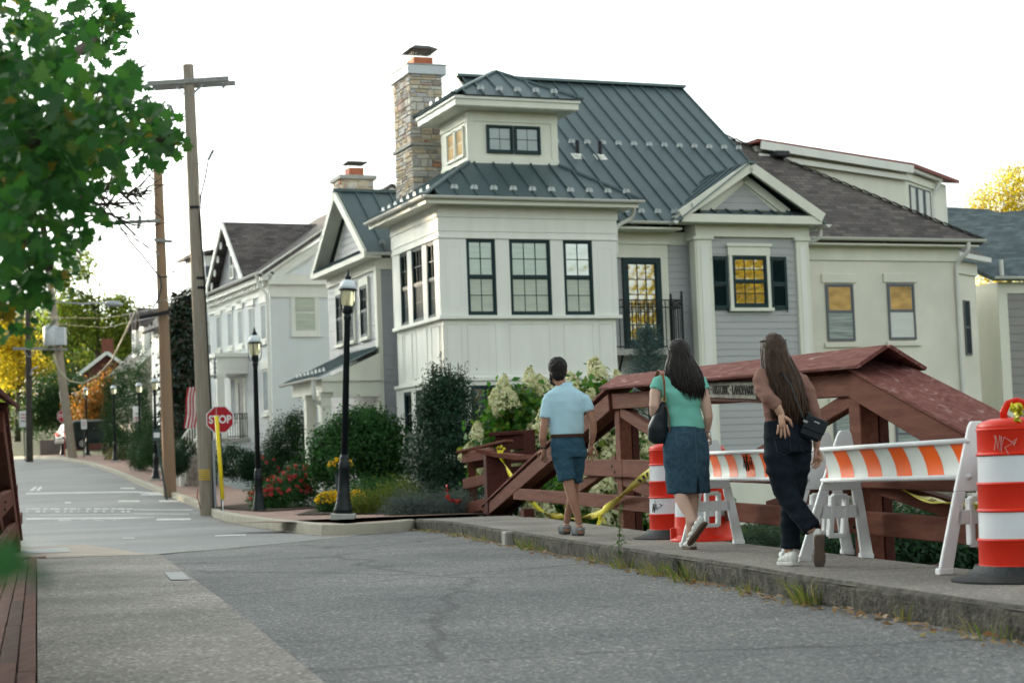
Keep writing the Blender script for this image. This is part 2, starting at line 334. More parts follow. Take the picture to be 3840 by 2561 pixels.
# corner kerb, brick pavement
kq = seg(CORN, .55); kin = offset(kq, .17)
kerb = MB(); n_ = len(kq); prev = None
for i in range(n_):
    (x0, y0), (x1, y1) = kq[i], kin[i]; z = zs(y0)
    kerb.v += [(x0, y0, z-.2), (x0, y0, z-.015), (x0+(x1-x0)*.12, y0+(y1-y0)*.12, z), (x1, y1, z), (x1, y1, z-.1)]
for i in range(n_-1):
    for q in range(4): kerb.f.append((i*5+q, i*5+q+1, (i+1)*5+q+1, (i+1)*5+q))
me = kerb.mesh('kerb'); bm = bmesh.new(); bm.from_mesh(me); bmesh.ops.recalc_face_normals(bm, faces=bm.faces)
if sum(f.normal.z for f in bm.faces) < 0: bmesh.ops.reverse_faces(bm, faces=bm.faces)
bm.to_mesh(me); bm.free(); ko = setp(link('kerb', me, kerbst), kind='structure')
def brickmat(name, c1, c2, mort, bw, rh, rot=0.):
    mt = bpy.data.materials.new(name); mt.use_nodes = True; n = mt.node_tree.nodes; l = mt.node_tree.links; p = n['Principled BSDF']; p.inputs['Roughness'].default_value = .85
    tc = n.new('ShaderNodeTexCoord'); mp = n.new('ShaderNodeMapping'); mp.inputs['Rotation'].default_value = (0, 0, rot); l.new(tc.outputs['Object'], mp.inputs[0]); bk = n.new('ShaderNodeTexBrick'); l.new(mp.outputs[0], bk.inputs['Vector']); bk.inputs['Scale'].default_value = 1
    bk.inputs['Brick Width'].default_value = bw; bk.inputs['Row Height'].default_value = rh; bk.inputs['Mortar Size'].default_value = .008
    for k, c in (('Color1', c1), ('Color2', c2), ('Mortar', mort)): bk.inputs[k].default_value = (*c, 1)
    nz = n.new('ShaderNodeTexNoise'); nz.inputs['Scale'].default_value = .8; nz.inputs['Detail'].default_value = 6; l.new(tc.outputs['Object'], nz.inputs['Vector'])
    mx = n.new('ShaderNodeMix'); mx.data_type = 'RGBA'; mx.blend_type = 'OVERLAY'; mx.inputs['Factor'].default_value = .4; l.new(bk.outputs['Color'], mx.inputs['A']); l.new(nz.outputs['Fac'], mx.inputs['B']); l.new(mx.outputs['Result'], p.inputs['Base Color'])
    MATS[name] = mt; return mt
brick = brickmat('brick_paving', (.30, .165, .125), (.235, .12, .09), (.22, .19, .16), .22, .11, R(45))
wid = [0.0]*len(kq); inn = []
for i, (p, q) in enumerate(zip(kin, offset(kq, 1.0))):
    dx, dy = q[0]-kq[i][0], q[1]-kq[i][1]; W_ = 2.2 if p[1] > 55 else 3.6
    inn.append((kq[i][0]+dx*W_, kq[i][1]+dy*W_))
for i in range(len(inn)):          # keep the inner edge monotone round the tight corner
    if i < 14: inn[i] = (min(inn[i][0], 1.2) if inn[i][0] > -3 else inn[i][0], max(inn[i][1], 29.8))
ribbon('brick_pavement', brick, kin, inn, -.006, 3)
# painted street markings, worn
wp = M('worn_road_paint', (.60, .61, .59), .7, .25, 5)
def paint(pts, z=-.170):
    P = [tuple(p) for p in pts]; V = [(x, y, zs(y)+z) for x, y in P]; me = bpy.data.meshes.new('road_marking'); me.from_pydata(V, [], [tuple(range(len(P)))]); me.update()
    if me.polygons[0].normal.z < 0: me.flip_normals()
    return link('road_marking', me, wp, MARK)
MARK = setp(bpy.data.objects.new('road_markings', None), kind='structure'); COL.objects.link(MARK)

for P in [[(-18.21, 65.42), (-13.67, 63.32), (-13.44, 62.25), (-17.9, 64.29)], [(-13.73, 63.27), (-12.13, 60.83), (-11.92, 59.81), (-13.49, 62.15)], [(-15.14, 67.37), (-14.41, 66.54), (-14.18, 65.47), (-14.89, 66.25)], [(-12.98, 60.88), (-11.95, 59.95), (-11.76, 58.98), (-12.77, 59.91)], [(-12.64, 55.91), (-11.83, 55.27), (-11.64, 54.35), (-12.43, 54.98)], [(-11.09, 54.64), (-10.38, 54.05), (-10.21, 53.18), (-10.92, 53.76)], [(-14.49, 56.49), (-14.24, 56.3), (-13.97, 55.23), (-14.21, 55.42)], [(-10.63, 48.84), (-8.72, 47.28), (-8.66, 46.94), (-10.54, 48.45)], [(-10.05, 46.16), (-8.34, 44.79), (-8.28, 44.5), (-9.97, 45.81)], [(-13.29, 47.76), (-10.01, 45.96), (-9.95, 45.72), (-13.22, 47.52)], [(-14.55, 52.25), (-14.42, 52.15), (-14.24, 51.47), (-14.36, 51.57)], [(-14.05, 50.45), (-13.99, 50.4), (-13.8, 49.71), (-13.86, 49.76)], [(-14.36, 52.1), (-14.02, 51.86), (-13.84, 51.18), (-14.17, 51.42)], [(-13.68, 50.11), (-13.52, 50.01), (-13.34, 49.32), (-13.49, 49.42)], [(-13.91, 51.76), (-13.74, 51.67), (-13.55, 50.93), (-13.72, 51.08)], [(-13.44, 50.01), (-13.36, 49.96), (-13.18, 49.28), (-13.25, 49.32)], [(-13.67, 51.62), (-13.31, 51.32), (-13.13, 50.64), (-13.47, 50.89)], [(-13.0, 49.62), (-12.83, 49.47), (-12.66, 48.84), (-12.84, 48.98)], [(-13.16, 51.23), (-13.02, 51.13), (-12.83, 50.4), (-12.99, 50.54)], [(-12.71, 49.47), (-12.64, 49.42), (-12.48, 48.79), (-12.55, 48.84)], [(-12.97, 51.08), (-12.72, 50.89), (-12.55, 50.2), (-12.79, 50.4)], [(-12.52, 49.32), (-12.42, 49.28), (-12.24, 48.59), (-12.36, 48.69)], [(-12.66, 50.84), (-12.59, 50.79), (-12.42, 50.11), (-12.49, 50.15)], [(-12.24, 49.13), (-12.2, 49.08), (-12.04, 48.45), (-12.08, 48.5)], [(-12.38, 50.64), (-12.2, 50.5), (-12.04, 49.81), (-12.21, 49.96)], [(-11.96, 48.93), (-11.88, 48.89), (-11.73, 48.25), (-11.81, 48.3)], [(-12.11, 50.45), (-11.86, 50.25), (-11.7, 49.57), (-11.94, 49.76)], [(-11.7, 48.74), (-11.58, 48.64), (-11.43, 48.01), (-11.55, 48.11)], [(-11.81, 50.2), (-11.59, 50.06), (-11.43, 49.37), (-11.65, 49.52)], [(-11.42, 48.54), (-11.31, 48.45), (-11.16, 47.81), (-11.27, 47.91)], [(-11.5, 49.96), (-11.35, 49.86), (-11.21, 49.23), (-11.35, 49.32)], [(-11.12, 48.3), (-11.05, 48.25), (-10.91, 47.67), (-10.98, 47.72)], [(-11.3, 49.81), (-11.04, 49.62), (-10.9, 48.98), (-11.16, 49.18)], [(-10.79, 48.01), (-10.66, 47.91), (-10.52, 47.28), (-10.64, 47.37)], [(-10.98, 49.57), (-10.78, 49.42), (-10.64, 48.79), (-10.84, 48.93)], [(-10.62, 47.96), (-10.52, 47.86), (-10.39, 47.28), (-10.48, 47.33)], [(-12.74, 45.72), (-8.99, 43.62), (-8.86, 42.99), (-12.53, 44.98)], [(-11.45, 44.01), (-11.08, 43.77), (-10.9, 43.03), (-11.26, 43.28)], [(-10.8, 43.72), (-10.65, 43.62), (-10.5, 42.99), (-10.64, 43.08)], [(-10.46, 43.57), (-10.18, 43.38), (-9.96, 42.45), (-10.29, 42.84)], [(-10.02, 43.42), (-9.87, 43.33), (-9.66, 42.4), (-9.83, 42.6)], [(-8.73, 42.64), (-7.73, 41.72), (-7.43, 40.06), (-8.37, 40.89)], [(-4.93, 28.7), (-4.41, 28.55), (-4.34, 28.11), (-4.85, 28.26)], [(-6.51, 29.04), (-6.29, 28.89), (-6.22, 28.6), (-6.44, 28.75)], [(-19.45, 71.22), (-19.34, 71.17), (-18.5, 67.42), (-18.68, 67.56)], [(-19.22, 71.07), (-19.09, 70.98), (-18.19, 67.17), (-18.36, 67.32)]]: paint(P)

# ---------------------------------------------------------------- building materials
white = M('white_paint', (.735, .74, .685), .55, .055, 1.6, .05, 30, stretch=(1.5, 1.5, .3))
cream = M('cream_trim', (.69, .69, .60), .55, .05, 1.6, .05, 30, stretch=(1.5, 1.5, .3))
greysid = M('grey_siding', (.39, .40, .405), .6, .05, 2, .12, 20, stretch=(.4, .4, 6))
teal = M('dark_teal_paint', (.006, .028, .031), .45, .1, 4)
metalroof = M('standing_seam_metal', (.085, .125, .132), .42, .10, 1.0, .04, 2.5, metal=.45, spec=.5)
gutterm = M('gutter_enamel', (.66, .66, .62), .4, .03, 3)
stucco = M('cream_stucco', (.70, .68, .59), .9, .09, .8, .35, 120)
stucco_w = M('white_stucco', (.68, .71, .72), .85, .04, 1.0, .2, 80)
greyframe = M('grey_window_frame', (.13, .14, .155), .5, .05)
blind = M('pale_window_blind', (.47, .51, .43), .8, .12, 1.3, stretch=(1, 1, 14))
blind2 = M('white_blind', (.62, .64, .60), .8, .06, 1, stretch=(1, 1, 30))
darkint = M('dark_interior', (.010, .022, .024), .7, .3, 2)
amber = M('amber_light_tint', (.50, .31, .11), .7, .45, 1.6, stretch=(1, 1, 2.2))  # golden light on the panes, painted as a backing colour
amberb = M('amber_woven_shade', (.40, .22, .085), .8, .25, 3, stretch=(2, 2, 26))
gl = glassmat('window_glass', .085, wob=.1); gl_gold = glassmat('boosted_reflection_glass', .22, wob=.35)  # gl_gold: reflectivity raised above plain glass for stronger golden reflections
gl_dark = glassmat('dark_window_glass', .10)
iron = M('black_iron', (.012, .014, .016), .45, .1)
concrete_t = M('concrete_trim', (.38, .37, .34), .85, .12, 5, .2, 60)
snowg = M('clear_polycarbonate', (.42, .46, .46), .25, .02, spec=.6)
def shinglemat(name, c1, c2, sx, sz):
    mt = bpy.data.materials.new(name); mt.use_nodes = True; n = mt.node_tree.nodes; l = mt.node_tree.links; p = n['Principled BSDF']; p.inputs['Roughness'].default_value = .9
    uv = n.new('ShaderNodeUVMap'); bk = n.new('ShaderNodeTexBrick'); l.new(uv.outputs[0], bk.inputs['Vector'])
    bk.inputs['Scale'].default_value = 1; bk.inputs['Brick Width'].default_value = sx; bk.inputs['Row Height'].default_value = sz; bk.inputs['Mortar Size'].default_value = .012
    bk.inputs['Color1'].default_value = (*c1, 1); bk.inputs['Color2'].default_value = (*c2, 1); bk.inputs['Mortar'].default_value = (*[v*.45 for v in c1], 1); bk.inputs['Bias'].default_value = -.1
    nz = n.new('ShaderNodeTexNoise'); nz.inputs['Scale'].default_value = 1.5; nz.inputs['Detail'].default_value = 8; l.new(uv.outputs[0], nz.inputs['Vector'])
    mx = n.new('ShaderNodeMix'); mx.data_type = 'RGBA'; mx.blend_type = 'OVERLAY'; mx.inputs['Factor'].default_value = .5; l.new(bk.outputs['Color'], mx.inputs['A']); l.new(nz.outputs['Fac'], mx.inputs['B']); l.new(mx.outputs['Result'], p.inputs['Base Color'])
    bp = n.new('ShaderNodeBump'); bp.inputs['Strength'].default_value = .6; bp.inputs['Distance'].default_value = .02; l.new(bk.outputs['Fac'], bp.inputs['Height']); bp.invert = True; l.new(bp.outputs[0], p.inputs['Normal'])
    return mt
sh_brown = shinglemat('brown_shingles', (.135, .115, .106), (.050, .043, .043), .34, .15)
sh_grey = shinglemat('slate_grey_shingles', (.105, .140, .150), (.045, .066, .075), .34, .15)
def roofslab(name, poly, mat, parent, th=.12):
    """sloped roof plane with thickness and metric UVs"""
    P = [Vector(p) for p in poly]; nn = (P[1]-P[0]).cross(P[2]-P[0]).normalized()
    if nn.z < 0: P = P[::-1]; nn = -nn
    mb = MB(); mb.prism([p-nn*th for p in P], nn*th); me = mb.mesh(name)
    ux = Vector((0, 0, 1)).cross(nn); ux = ux.normalized() if ux.length > 1e-4 else Vector((1, 0, 0)); uy = nn.cross(ux)
    uv = me.uv_layers.new(name='UVMap')
    for lp in me.loops: v = me.vertices[lp.vertex_index].co; uv.data[lp.index].uv = (v.dot(ux), v.dot(uy))
    return link(name, me, mat, parent)
def window(parent, w, h, cols, rows, loc, face='F', frame=teal, back=blind, glass=gl, fw=.05, proud=.03, single=False, sub='blind', dep=.05, mun=.018, backdrop=None):
    """sash window facing local -y (face F) or -x (face S); frame is the part, panes and blind its sub-parts"""
    mb = MB(); ol = fw; y0, y1 = -proud, dep
    mb.box(0, ol, y0, y1, 0, h); mb.box(w-ol, w, y0, y1, 0, h); mb.box(ol, w-ol, y0, y1, 0, ol*1.3); mb.box(ol, w-ol, y0, y1, h-ol, h)
    px0, px1, pz0, pz1 = ol, w-ol, ol*1.3, h-ol; panes = []
    secs = [(pz0, pz1)] if single else [(pz0, (pz0+pz1)/2-.02), ((pz0+pz1)/2+.02, pz1)]
    if not single: mb.box(ol, w-ol, y0+.012, y1, (pz0+pz1)/2-.022, (pz0+pz1)/2+.022)
    for k, (a, b) in enumerate(secs):
        sw = .03; yy = y0+.018 + (0 if k else .012)
        mb.box(px0, px0+sw, yy, y1, a, b); mb.box(px1-sw, px1, yy, y1, a, b); mb.box(px0+sw, px1-sw, yy, y1, a, a+sw); mb.box(px0+sw, px1-sw, yy, y1, b-sw, b)
        gx0, gx1, gz0, gz1 = px0+sw, px1-sw, a+sw, b-sw; r = rows[k] if hasattr(rows, '__len__') else rows
        cw = (gx1-gx0)/cols; rh = (gz1-gz0)/r
        for i in range(1, cols): mb.box(gx0+i*cw-mun/2, gx0+i*cw+mun/2, yy+.008, yy+.03, gz0, gz1)
        for j in range(1, r): mb.box(gx0, gx1, yy+.007, yy+.031, gz0+j*rh-mun/2, gz0+j*rh+mun/2)
        for i in range(cols):
            for j in range(r): panes.append((gx0+i*cw, gz0+j*rh, cw, rh, yy+.02))
    o = mb.build('window', frame, parent, loc=loc, rot=(0, 0, R(-90) if face == 'S' else 0)); cache = {}
    for (x, z, cw, rh, yy) in panes:
        key = (round(cw, 3), round(rh, 3))
        if key not in cache: cache[key] = MB().box(0, cw, 0, .004, 0, rh).mesh('pane'); cache[key].materials.append(glass)
        link('pane', cache[key], None, o, loc=(x, yy, z))
    MB().box(ol, w-ol, dep-.012, dep-.004, ol, h-ol).build(sub, back, o)
    return o
def gutter(parent, p, q, r=.07, up=(0, 0, 1)):
    p, q = Vector(p), Vector(q); d = (q-p).normalized(); sdv = d.cross(Vector((0, 0, 1))).normalized(); k = 8; ring = []
    for j in range(k+1):
        a = math.pi*j/k; ring.append((-math.cos(a)*r, -math.sin(a)*r))
    ring2 = [(x*.86, z*.86+.0) for x, z in ring[::-1]]; rr = ring+ring2; n = len(rr)
    V = [c+sdv*x+Vector((0, 0, z)) for c in (p, q) for x, z in rr]
    Fc = [(i, (i+1) % n, n+(i+1) % n, n+i) for i in range(n)]+[tuple(range(k+1)), tuple(range(n+k, n-1, -1))]
    o = MB().add(V, Fc).build('gutter', gutterm, parent); autosmooth(o.data, 50); return o
def downspout(parent, pts, r=.045, mat=None):
    # rounded elbows
    P = [Vector(p) for p in pts]; out = [P[0]]
    for i in range(1, len(P)-1):
        a, b, c = P[i-1], P[i], P[i+1]; d1 = min(.14, (a-b).length*.45); d2 = min(.14, (c-b).length*.45)
        s_, e_ = b+(a-b).normalized()*d1, b+(c-b).normalized()*d2
        for k in range(5): t = k/4; out.append(s_*(1-t)**2+b*2*t*(1-t)+e_*t*t)
    out.append(P[-1]); o = MB().tube(out, r, 10).build('downspout', mat or gutterm, parent, smooth=True); autosmooth(o.data, 60); return o
def boxpart(parent, name, mat, x0, x1, y0, y1, z0, z1, bevel=0.):
    return MB().box(x0, x1, y0, y1, z0, z1).build(name, mat, parent, bevel=bevel)
GUARD = None
def snow_guard(parent, loc, out, up):
    """fan-shaped clear plastic guard standing on a roof seam"""
    global GUARD
    if GUARD is None:
        mb = MB()
        for sx in (-1, 1):
            pts = [(0, 0, 0)]+[(sx*(.012+.105*math.sin(a)), 0, .02+.095*math.cos(a)) for a in np.linspace(.1, 2.2, 8)]
            mb.prism(pts, (0, .012, 0))
            for q in (.3, .75, 1.2, 1.65): mb.bar((sx*.012, .006, .03), (sx*(.012+.10*math.sin(q)), .006, .02+.09*math.cos(q)), .022, .008, up=(0, 0, 1))
        mb.box(-.02, .02, -.01, .06, -.01, .03); mb.v = [(x*.78, y*.78, z*.78) for x, y, z in mb.v]; GUARD = mb.mesh('snow_guard'); GUARD.materials.append(snowg)
    o = link('snow_guard', GUARD, None, parent, loc=loc); y = -Vector(out).normalized(); z = Vector(up).normalized(); x = y.cross(z).normalized(); z = x.cross(y)
    o.rotation_euler = Matrix((x, y, z)).transposed().to_euler(); return o
def metalroof_plane(parent, org, ux, uy, poly, step=.42, start=None, th=.02, guards=None, gz=None):
    """standing-seam plane: panels with raised ribs, optional row of snow guards at height gz up the slope"""
    strips(parent, 'roof_panel', metalroof, org, ux, uy, poly, step, th, start=start, along='y', rib=.045, ribw=.028)
    ux, uy, org = Vector(ux).normalized(), Vector(uy).normalized(), Vector(org); nn = ux.cross(uy).normalized()
    if gz is not None:
        k = (start if start is not None else min(p[0] for p in poly))+step
        hi = max(p[0] for p in poly)
        while k < hi-.05:
            c = clip(clip(poly, (-1, 0), -(k-.01)), (1, 0), k+.03); ys = [p[1] for p in c]
            for g in (gz if hasattr(gz, '__len__') else [gz]):
                if ys and min(ys)+.02 < g < max(ys)-.06:
                    dn = Vector((-uy.x, -uy.y, 0)).normalized()
                    snow_guard(parent, org+ux*(k+.014)+uy*g+nn*(th+.05), dn, (0, 0, 1) if uy.z < .8 else nn)
            k += step

# ---------------------------------------------------------------- corner house (white panelled tower, grey clapboard block, gabled wing)
BZ, BC = R(21.8), (-1.54, 39, 0)
H = thing('corner_house', 'white panelled corner tower house with dark metal roof, cupola and stone chimney', 'house', BC, BZ)
TW, TD = 4.35, 3.42
boxpart(H, 'wall', white, .06, TW-.06, .06, TD, -.8, 6.66)
# corner boards and friezes of the tower
def fr(name, x0, x1, z0, z1, d=.05, mat=white): return boxpart(H, name, mat, x0, x1, .06-d, .062, z0, z1, .004)
def sr(name, t0, t1, z0, z1, d=.05, mat=white): return boxpart(H, name, mat, .06-d, .062, t0, t1, z0, z1, .004)
WF_ = [(.63, 1.33, 2), (1.67, 2.68, 3), (3.00, 3.73, 2)]; WS_ = [(.36, .92, 2), (1.22, 2.0, 3), (2.30, 2.86, 2)]
for z0, z1, wz0, wz1 in ((2.70, 6.06, 4.17, 5.90), (.55, 2.70, .60, 2.60)):
    xs = [.0]+[v for a, b, _ in WF_ for v in (a, b)]+[TW]
    for i in range(0, len(xs), 2): fr('stile', xs[i], xs[i+1], wz0-.001, wz1-.002, .072 if i in (0, 6) else .066)
    ts = [.0]+[v for a, b, _ in WS_ for v in (a, b)]+[TD]
    for i in range(0, len(ts), 2): sr('stile', ts[i]+.003, ts[i+1], wz0-.001, wz1-.002, .071 if i in (0, 6) else .065)
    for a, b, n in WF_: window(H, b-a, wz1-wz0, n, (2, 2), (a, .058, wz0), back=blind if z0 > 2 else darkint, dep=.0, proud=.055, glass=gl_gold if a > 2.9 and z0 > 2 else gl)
    for a, b, n in WS_: window(H, b-a, wz1-wz0, n, (2, 2), (.058, b, wz0), 'S', back=darkint, glass=gl_dark, dep=.0, proud=.055, sub='curtain')
# raised panel mouldings (each a recessed field with its frame)
def panelF(x0, x1, z0, z1):
    o = fr('panel', x0, x1, z0, z1, .078 if z0 > 4 else .014); me = o.data; bm = bmesh.new(); bm.from_mesh(me)
    f = min(bm.faces, key=lambda f: f.calc_center_median().y); r = bmesh.ops.inset_region(bm, faces=[f], thickness=.022, depth=0); bmesh.ops.translate(bm, verts=f.verts, vec=(0, .012, 0)); bm.to_mesh(me); bm.free()
def panelS(t0, t1, z0, z1):
    o = sr('panel', t0, t1, z0, z1, .077 if z0 > 4 or z0 < 2 else .014); me = o.data; bm = bmesh.new(); bm.from_mesh(me)
    f = min(bm.faces, key=lambda f: f.calc_center_median().x); r = bmesh.ops.inset_region(bm, faces=[f], thickness=.022, depth=0); bmesh.ops.translate(bm, verts=f.verts, vec=(.012, 0, 0)); bm.to_mesh(me); bm.free()
for a, b in ((.13, .48), (3.87, 4.22)): panelF(a, b, 4.34, 5.72)
for a, b in ((.13, .48), (.62, 1.30), (1.63, 2.62), (2.97, 3.70), (3.86, 4.22)): panelF(a, b, 2.86, 3.98)
for a, b in ((.08, .28), (3.0, 3.32)): panelS(a, b, 4.34, 5.72); panelS(a, b, .9, 2.45)
for a, b in ((.08, .26), (.36, .92), (1.22, 2.0), (2.30, 2.86), (3.0, 3.32)): panelS(a, b, 2.86, 3.98)
for nm, z0, z1, d in (('base_sill', .46, .56, .14), ('sill_band', 2.70, 2.78, .12), ('belt_board', 2.60, 2.70, .07), ('sill_band', 4.09, 4.17, .12), ('head_band', 5.90, 5.95, .10), ('frieze_board', 5.95, 6.06, .07), ('frieze_board', 6.06, 6.375, .085), ('frieze_board', 6.375, 6.66, .105)):
    boxpart(H, nm, white, .06-d, TW-.06+d, .06-d, .061, z0, z1, .004); boxpart(H, nm, white, .0601-d, .061, .062, TD, z0, z1, .004)
boxpart(H, 'foundation', stucco_w, .03, TW-.03, .03, TD, -.9, .46)
# soffit, gutters
OV = .45; E0, E1, T0, T1 = -OV, TW+OV, -OV, TD+OV
boxpart(H, 'soffit', cream, E0+.05, E1-.05, T0+.05, T1-.05, 6.64, 6.69)
boxpart(H, 'fascia', cream, E0+.04, E1-.04, T0+.02, T0+.05, 6.62, 6.78); boxpart(H, 'fascia', cream, E0+.02, E0+.05, T0+.05, T1, 6.62, 6.78)
gutter(H, (E0-.07, T0-.05, 6.78), (E1+.07, T0-.05, 6.78)); gutter(H, (E0-.05, T1, 6.78), (E0-.05, T0-.05, 6.78))
# hipped tower roof up to the cupola
CX0, CX1, CT0, CT1, CZ = 1.12, 3.36, .95, 2.78, 7.78; EZ = 6.77
def hip(e0, e1, t0, t1, ez, x0, x1, y0, y1, tz, step, gz, start=.22):
    sl = Vector((0, y0-t0, tz-ez)); L = sl.length; metalroof_plane(H, (e0, t0, ez), (1, 0, 0), sl, [(0, 0), (e1-e0, 0), (x1-e0, L), (x0-e0, L)], step, start, gz=gz)
    sl = Vector((x0-e0, 0, tz-ez)); L = sl.length; metalroof_plane(H, (e0, t1, ez), (0, -1, 0), sl, [(0, 0), (t1-t0, 0), (t1-y0, L), (t1-y1, L)], step, start, gz=gz)
    sl = Vector((x1-e1, 0, tz-ez)); L = sl.length; metalroof_plane(H, (e1, t0, ez), (0, 1, 0), sl, [(0, 0), (t1-t0, 0), (y1-t0, L), (y0-t0, L)], step, start)
    sl = Vector((0, y1-t1, tz-ez)); L = sl.length; metalroof_plane(H, (e1, t1, ez), (-1, 0, 0), sl, [(0, 0), (e1-e0, 0), (e1-x0, L), (e1-x1, L)], step, start)
    for a, b_ in (((e0, t0, ez), (x0, y0, tz)), ((e1, t0, ez), (x1, y0, tz)), ((e0, t1, ez), (x0, y1, tz)), ((e1, t1, ez), (x1, y1, tz))):
        p, q = Vector(a), Vector(b_); MB().bar(p+Vector((0, 0, .035)), q+Vector((0, 0, .035)), .13, .05).build('hip_cap', metalroof, H)
hip(E0-.04, E1+.04, T0-.04, T1+.04, EZ, CX0-.03, CX1+.03, CT0-.03, CT1+.03, CZ, .47, .28, .3)
# cupola
boxpart(H, 'cupola_wall', cream, CX0, CX1, CT0, CT1, 7.55, 9.05)
boxpart(H, 'base_board', cream, CX0-.03, CX1+.03, CT0-.03, CT0, 7.78, 7.93); boxpart(H, 'base_board', cream, CX0-.03, CX0, CT0, CT1, 7.78, 7.93)
for x0, x1 in ((CX0-.02, CX0+.14), (CX1-.14, CX1+.02)): boxpart(H, 'corner_board', cream, x0, x1, CT0-.02, CT0, 7.93, 8.78)
boxpart(H, 'frieze_board', cream, CX0-.022, CX1+.022, CT0-.022, CT0, 8.78, 9.03); boxpart(H, 'frieze_board', cream, CX0-.022, CX0, CT0, CT1, 8.78, 9.03)
for a in (1.58, 2.27): window(H, .66, .66, 2, 2, (a, CT0-.002, 8.04), back=M('sky_lit_room', (.42, .47, .47), .8, .2, 1.2), single=True, fw=.045, dep=.0, proud=.05)
for a in (1.16, 1.76): window(H, .56, .72, 2, 2, (CX0-.002, a+.56, 7.98), 'S', frame=cream, back=amber, single=True, fw=.04, dep=.0, proud=.05)  # amber backing paints the sun's gold into these panes
c0, c1, d0, d1 = .66, 3.78, .48, 3.22
boxpart(H, 'soffit', cream, c0+.06, c1-.06, d0+.06, d1-.06, 9.03, 9.07); boxpart(H, 'fascia', cream, c0+.02, c1-.02, d0+.02, d1-.02, 9.05, 9.20); boxpart(H, 'fascia', white, c0-.02, c1+.02, d0-.02, d1+.02, 9.20, 9.27)
hip(c0-.06, c1+.06, d0-.06, d1+.06, 9.27, 2.19, 2.25, 1.83, 1.87, 10.16, .46, .26, .28)
# main grey block
MX0, MX1, MT, RT_, RZ, MEZ = 3.13, 9.80, 1.2, 7.0, 11.25, 6.46
boxpart(H, 'wall', cream, MX0+.1, MX1-.05, MT+.02, 13.0, -1, 6.3)
SLm = Vector((0, RT_-.62, RZ-MEZ)); Lm = SLm.length
bx0 = 6.27
metalroof_plane(H, (MX0, .62, MEZ), (1, 0, 0), SLm, [(0, 0), (MX1-MX0+.12, 0), (MX1-MX0+.12, Lm), (0, Lm)], .44, .12, gz=(.35, 4.05))
SLb = Vector((0, -(13.4-RT_), MEZ-RZ)) ; metalroof_plane(H, (MX1+.12, 13.38, MEZ), (-1, 0, 0), (0, RT_-13.38, RZ-MEZ), [(0, 0), (MX1-MX0+.12, 0), (MX1-MX0+.12, Lm), (0, Lm)], .44)
MB().bar((MX0-.05, RT_, RZ+.03), (MX1+.16, RT_, RZ+.03), .34, .07).build('ridge_cap', metalroof, H)
MB().prism([(MX0+.12, .9, 6.3), (MX0+.12, 13.1, 6.3), (MX0+.12, RT_, RZ-.12)], (.1, 0, 0)).build('gable_wall', cream, H)
MB().prism([(MX1-.05, .9, 6.3), (MX1-.05, 13.1, 6.3), (MX1-.05, RT_, RZ-.12)], (-.1, 0, 0)).build('gable_wall', cream, H)
for sgn in (-1, 1):
    p, q = Vector((MX0-.02, RT_, RZ-.10)), Vector((MX0-.02, RT_+sgn*6.4, MEZ-.10)); MB().bar(p, q, .05, .22).build('rake_board', cream, H)
    MB().bar(p+Vector((.1, 0, -.30)), q+Vector((.1, 0, -.30)), .03, .16).build('rake_moulding', white, H)
p, q = Vector((MX1+.09, RT_, RZ-.08)), Vector((MX1+.09, .62, MEZ-.08)); MB().bar(p, q, .04, .18).build('rake_board', cream, H)
gutter(H, (4.75, .55, 6.46), (6.35, .55, 6.46)); boxpart(H, 'soffit', cream, 4.4, 6.4, .60, 1.22, 6.28, 6.33); boxpart(H, 'frieze_board', cream, 4.4, 6.85, 1.16, 1.21, 5.98, 6.29)
strips(H, 'clapboard', greysid, (4.4, MT, 2.2), (1, 0, 0), (0, 0, 1), [(0, 0), (2.45, 0), (2.45, 3.78), (0, 3.78)], .165, .012, along='x', lap=.014, start=0)
# plumbing vents
for vx, vt in ((4.941, 3.3), (5.569, 3.3)):
    vz = MEZ+(vt-.62)/(RT_-.62)*(RZ-MEZ)
    mb = MB().lathe([(.055, 0), (.055, .42), (.045, .42), (.045, .1)], 10, (vx, vt, vz), cap=False); v = mb.build('vent_pipe', iron, H, smooth=True)
    bm = MB(); bm.box(-.15, .15, -.15, .15, 0, .03); bm.lathe([(.11, .03), (.07, .09)], 12); o = bm.build('flashing', white, v, loc=(vx, vt, vz+.0), bevel=.008); o.rotation_euler = (math.atan((RZ-MEZ)/(RT_-.62)), 0, 0)
# balcony door
window(H, 1.02, 2.18, 3, (5,), (5.03, MT-.012, 3.48), single=True, fw=.13, back=M('sunset_reflection_tint', (.75, .42, .12), .6, .35, 1.1, stretch=(1, 1, 2)), glass=gl_gold, dep=.0, proud=.07)  # door backing holds the golden sunset reflection in its colour
boxpart(H, 'door_trim', cream, 6.05, 6.24, MT-.08, MT, 3.45, 5.66); boxpart(H, 'door_head', cream, 4.7, 6.24, MT-.085, MT, 5.66, 5.98); boxpart(H, 'head_moulding', cream, 4.65, 6.30, MT-.13, MT, 5.98, 6.06)
boxpart(H, 'balcony_floor', concrete_t, 4.4, 6.36, .55, MT, 3.28, 3.42)
bal = MB()
def railrun(mb, p, q, z0, z1, n, bw=.018):
    p, q = Vector(p), Vector(q)
    for z in (z1, z1-.17, z0+.06): mb.bar((p.x, p.y, z), (q.x, q.y, z), .03, .03)
    for i in range(n+1):
        c = p.lerp(q, i/n); mb.bar((c.x, c.y, z0), (c.x, c.y, z1), bw, bw)
    for i in range(n):
        c = p.lerp(q, (i+.5)/n); d = (q-p).normalized()*.028
        mb.tube([(c.x+d.x*math.cos(a), c.y+d.y*math.cos(a), z1-.085+.045*math.sin(a)) for a in np.linspace(0, 6.283, 9)], .006, 4, False)
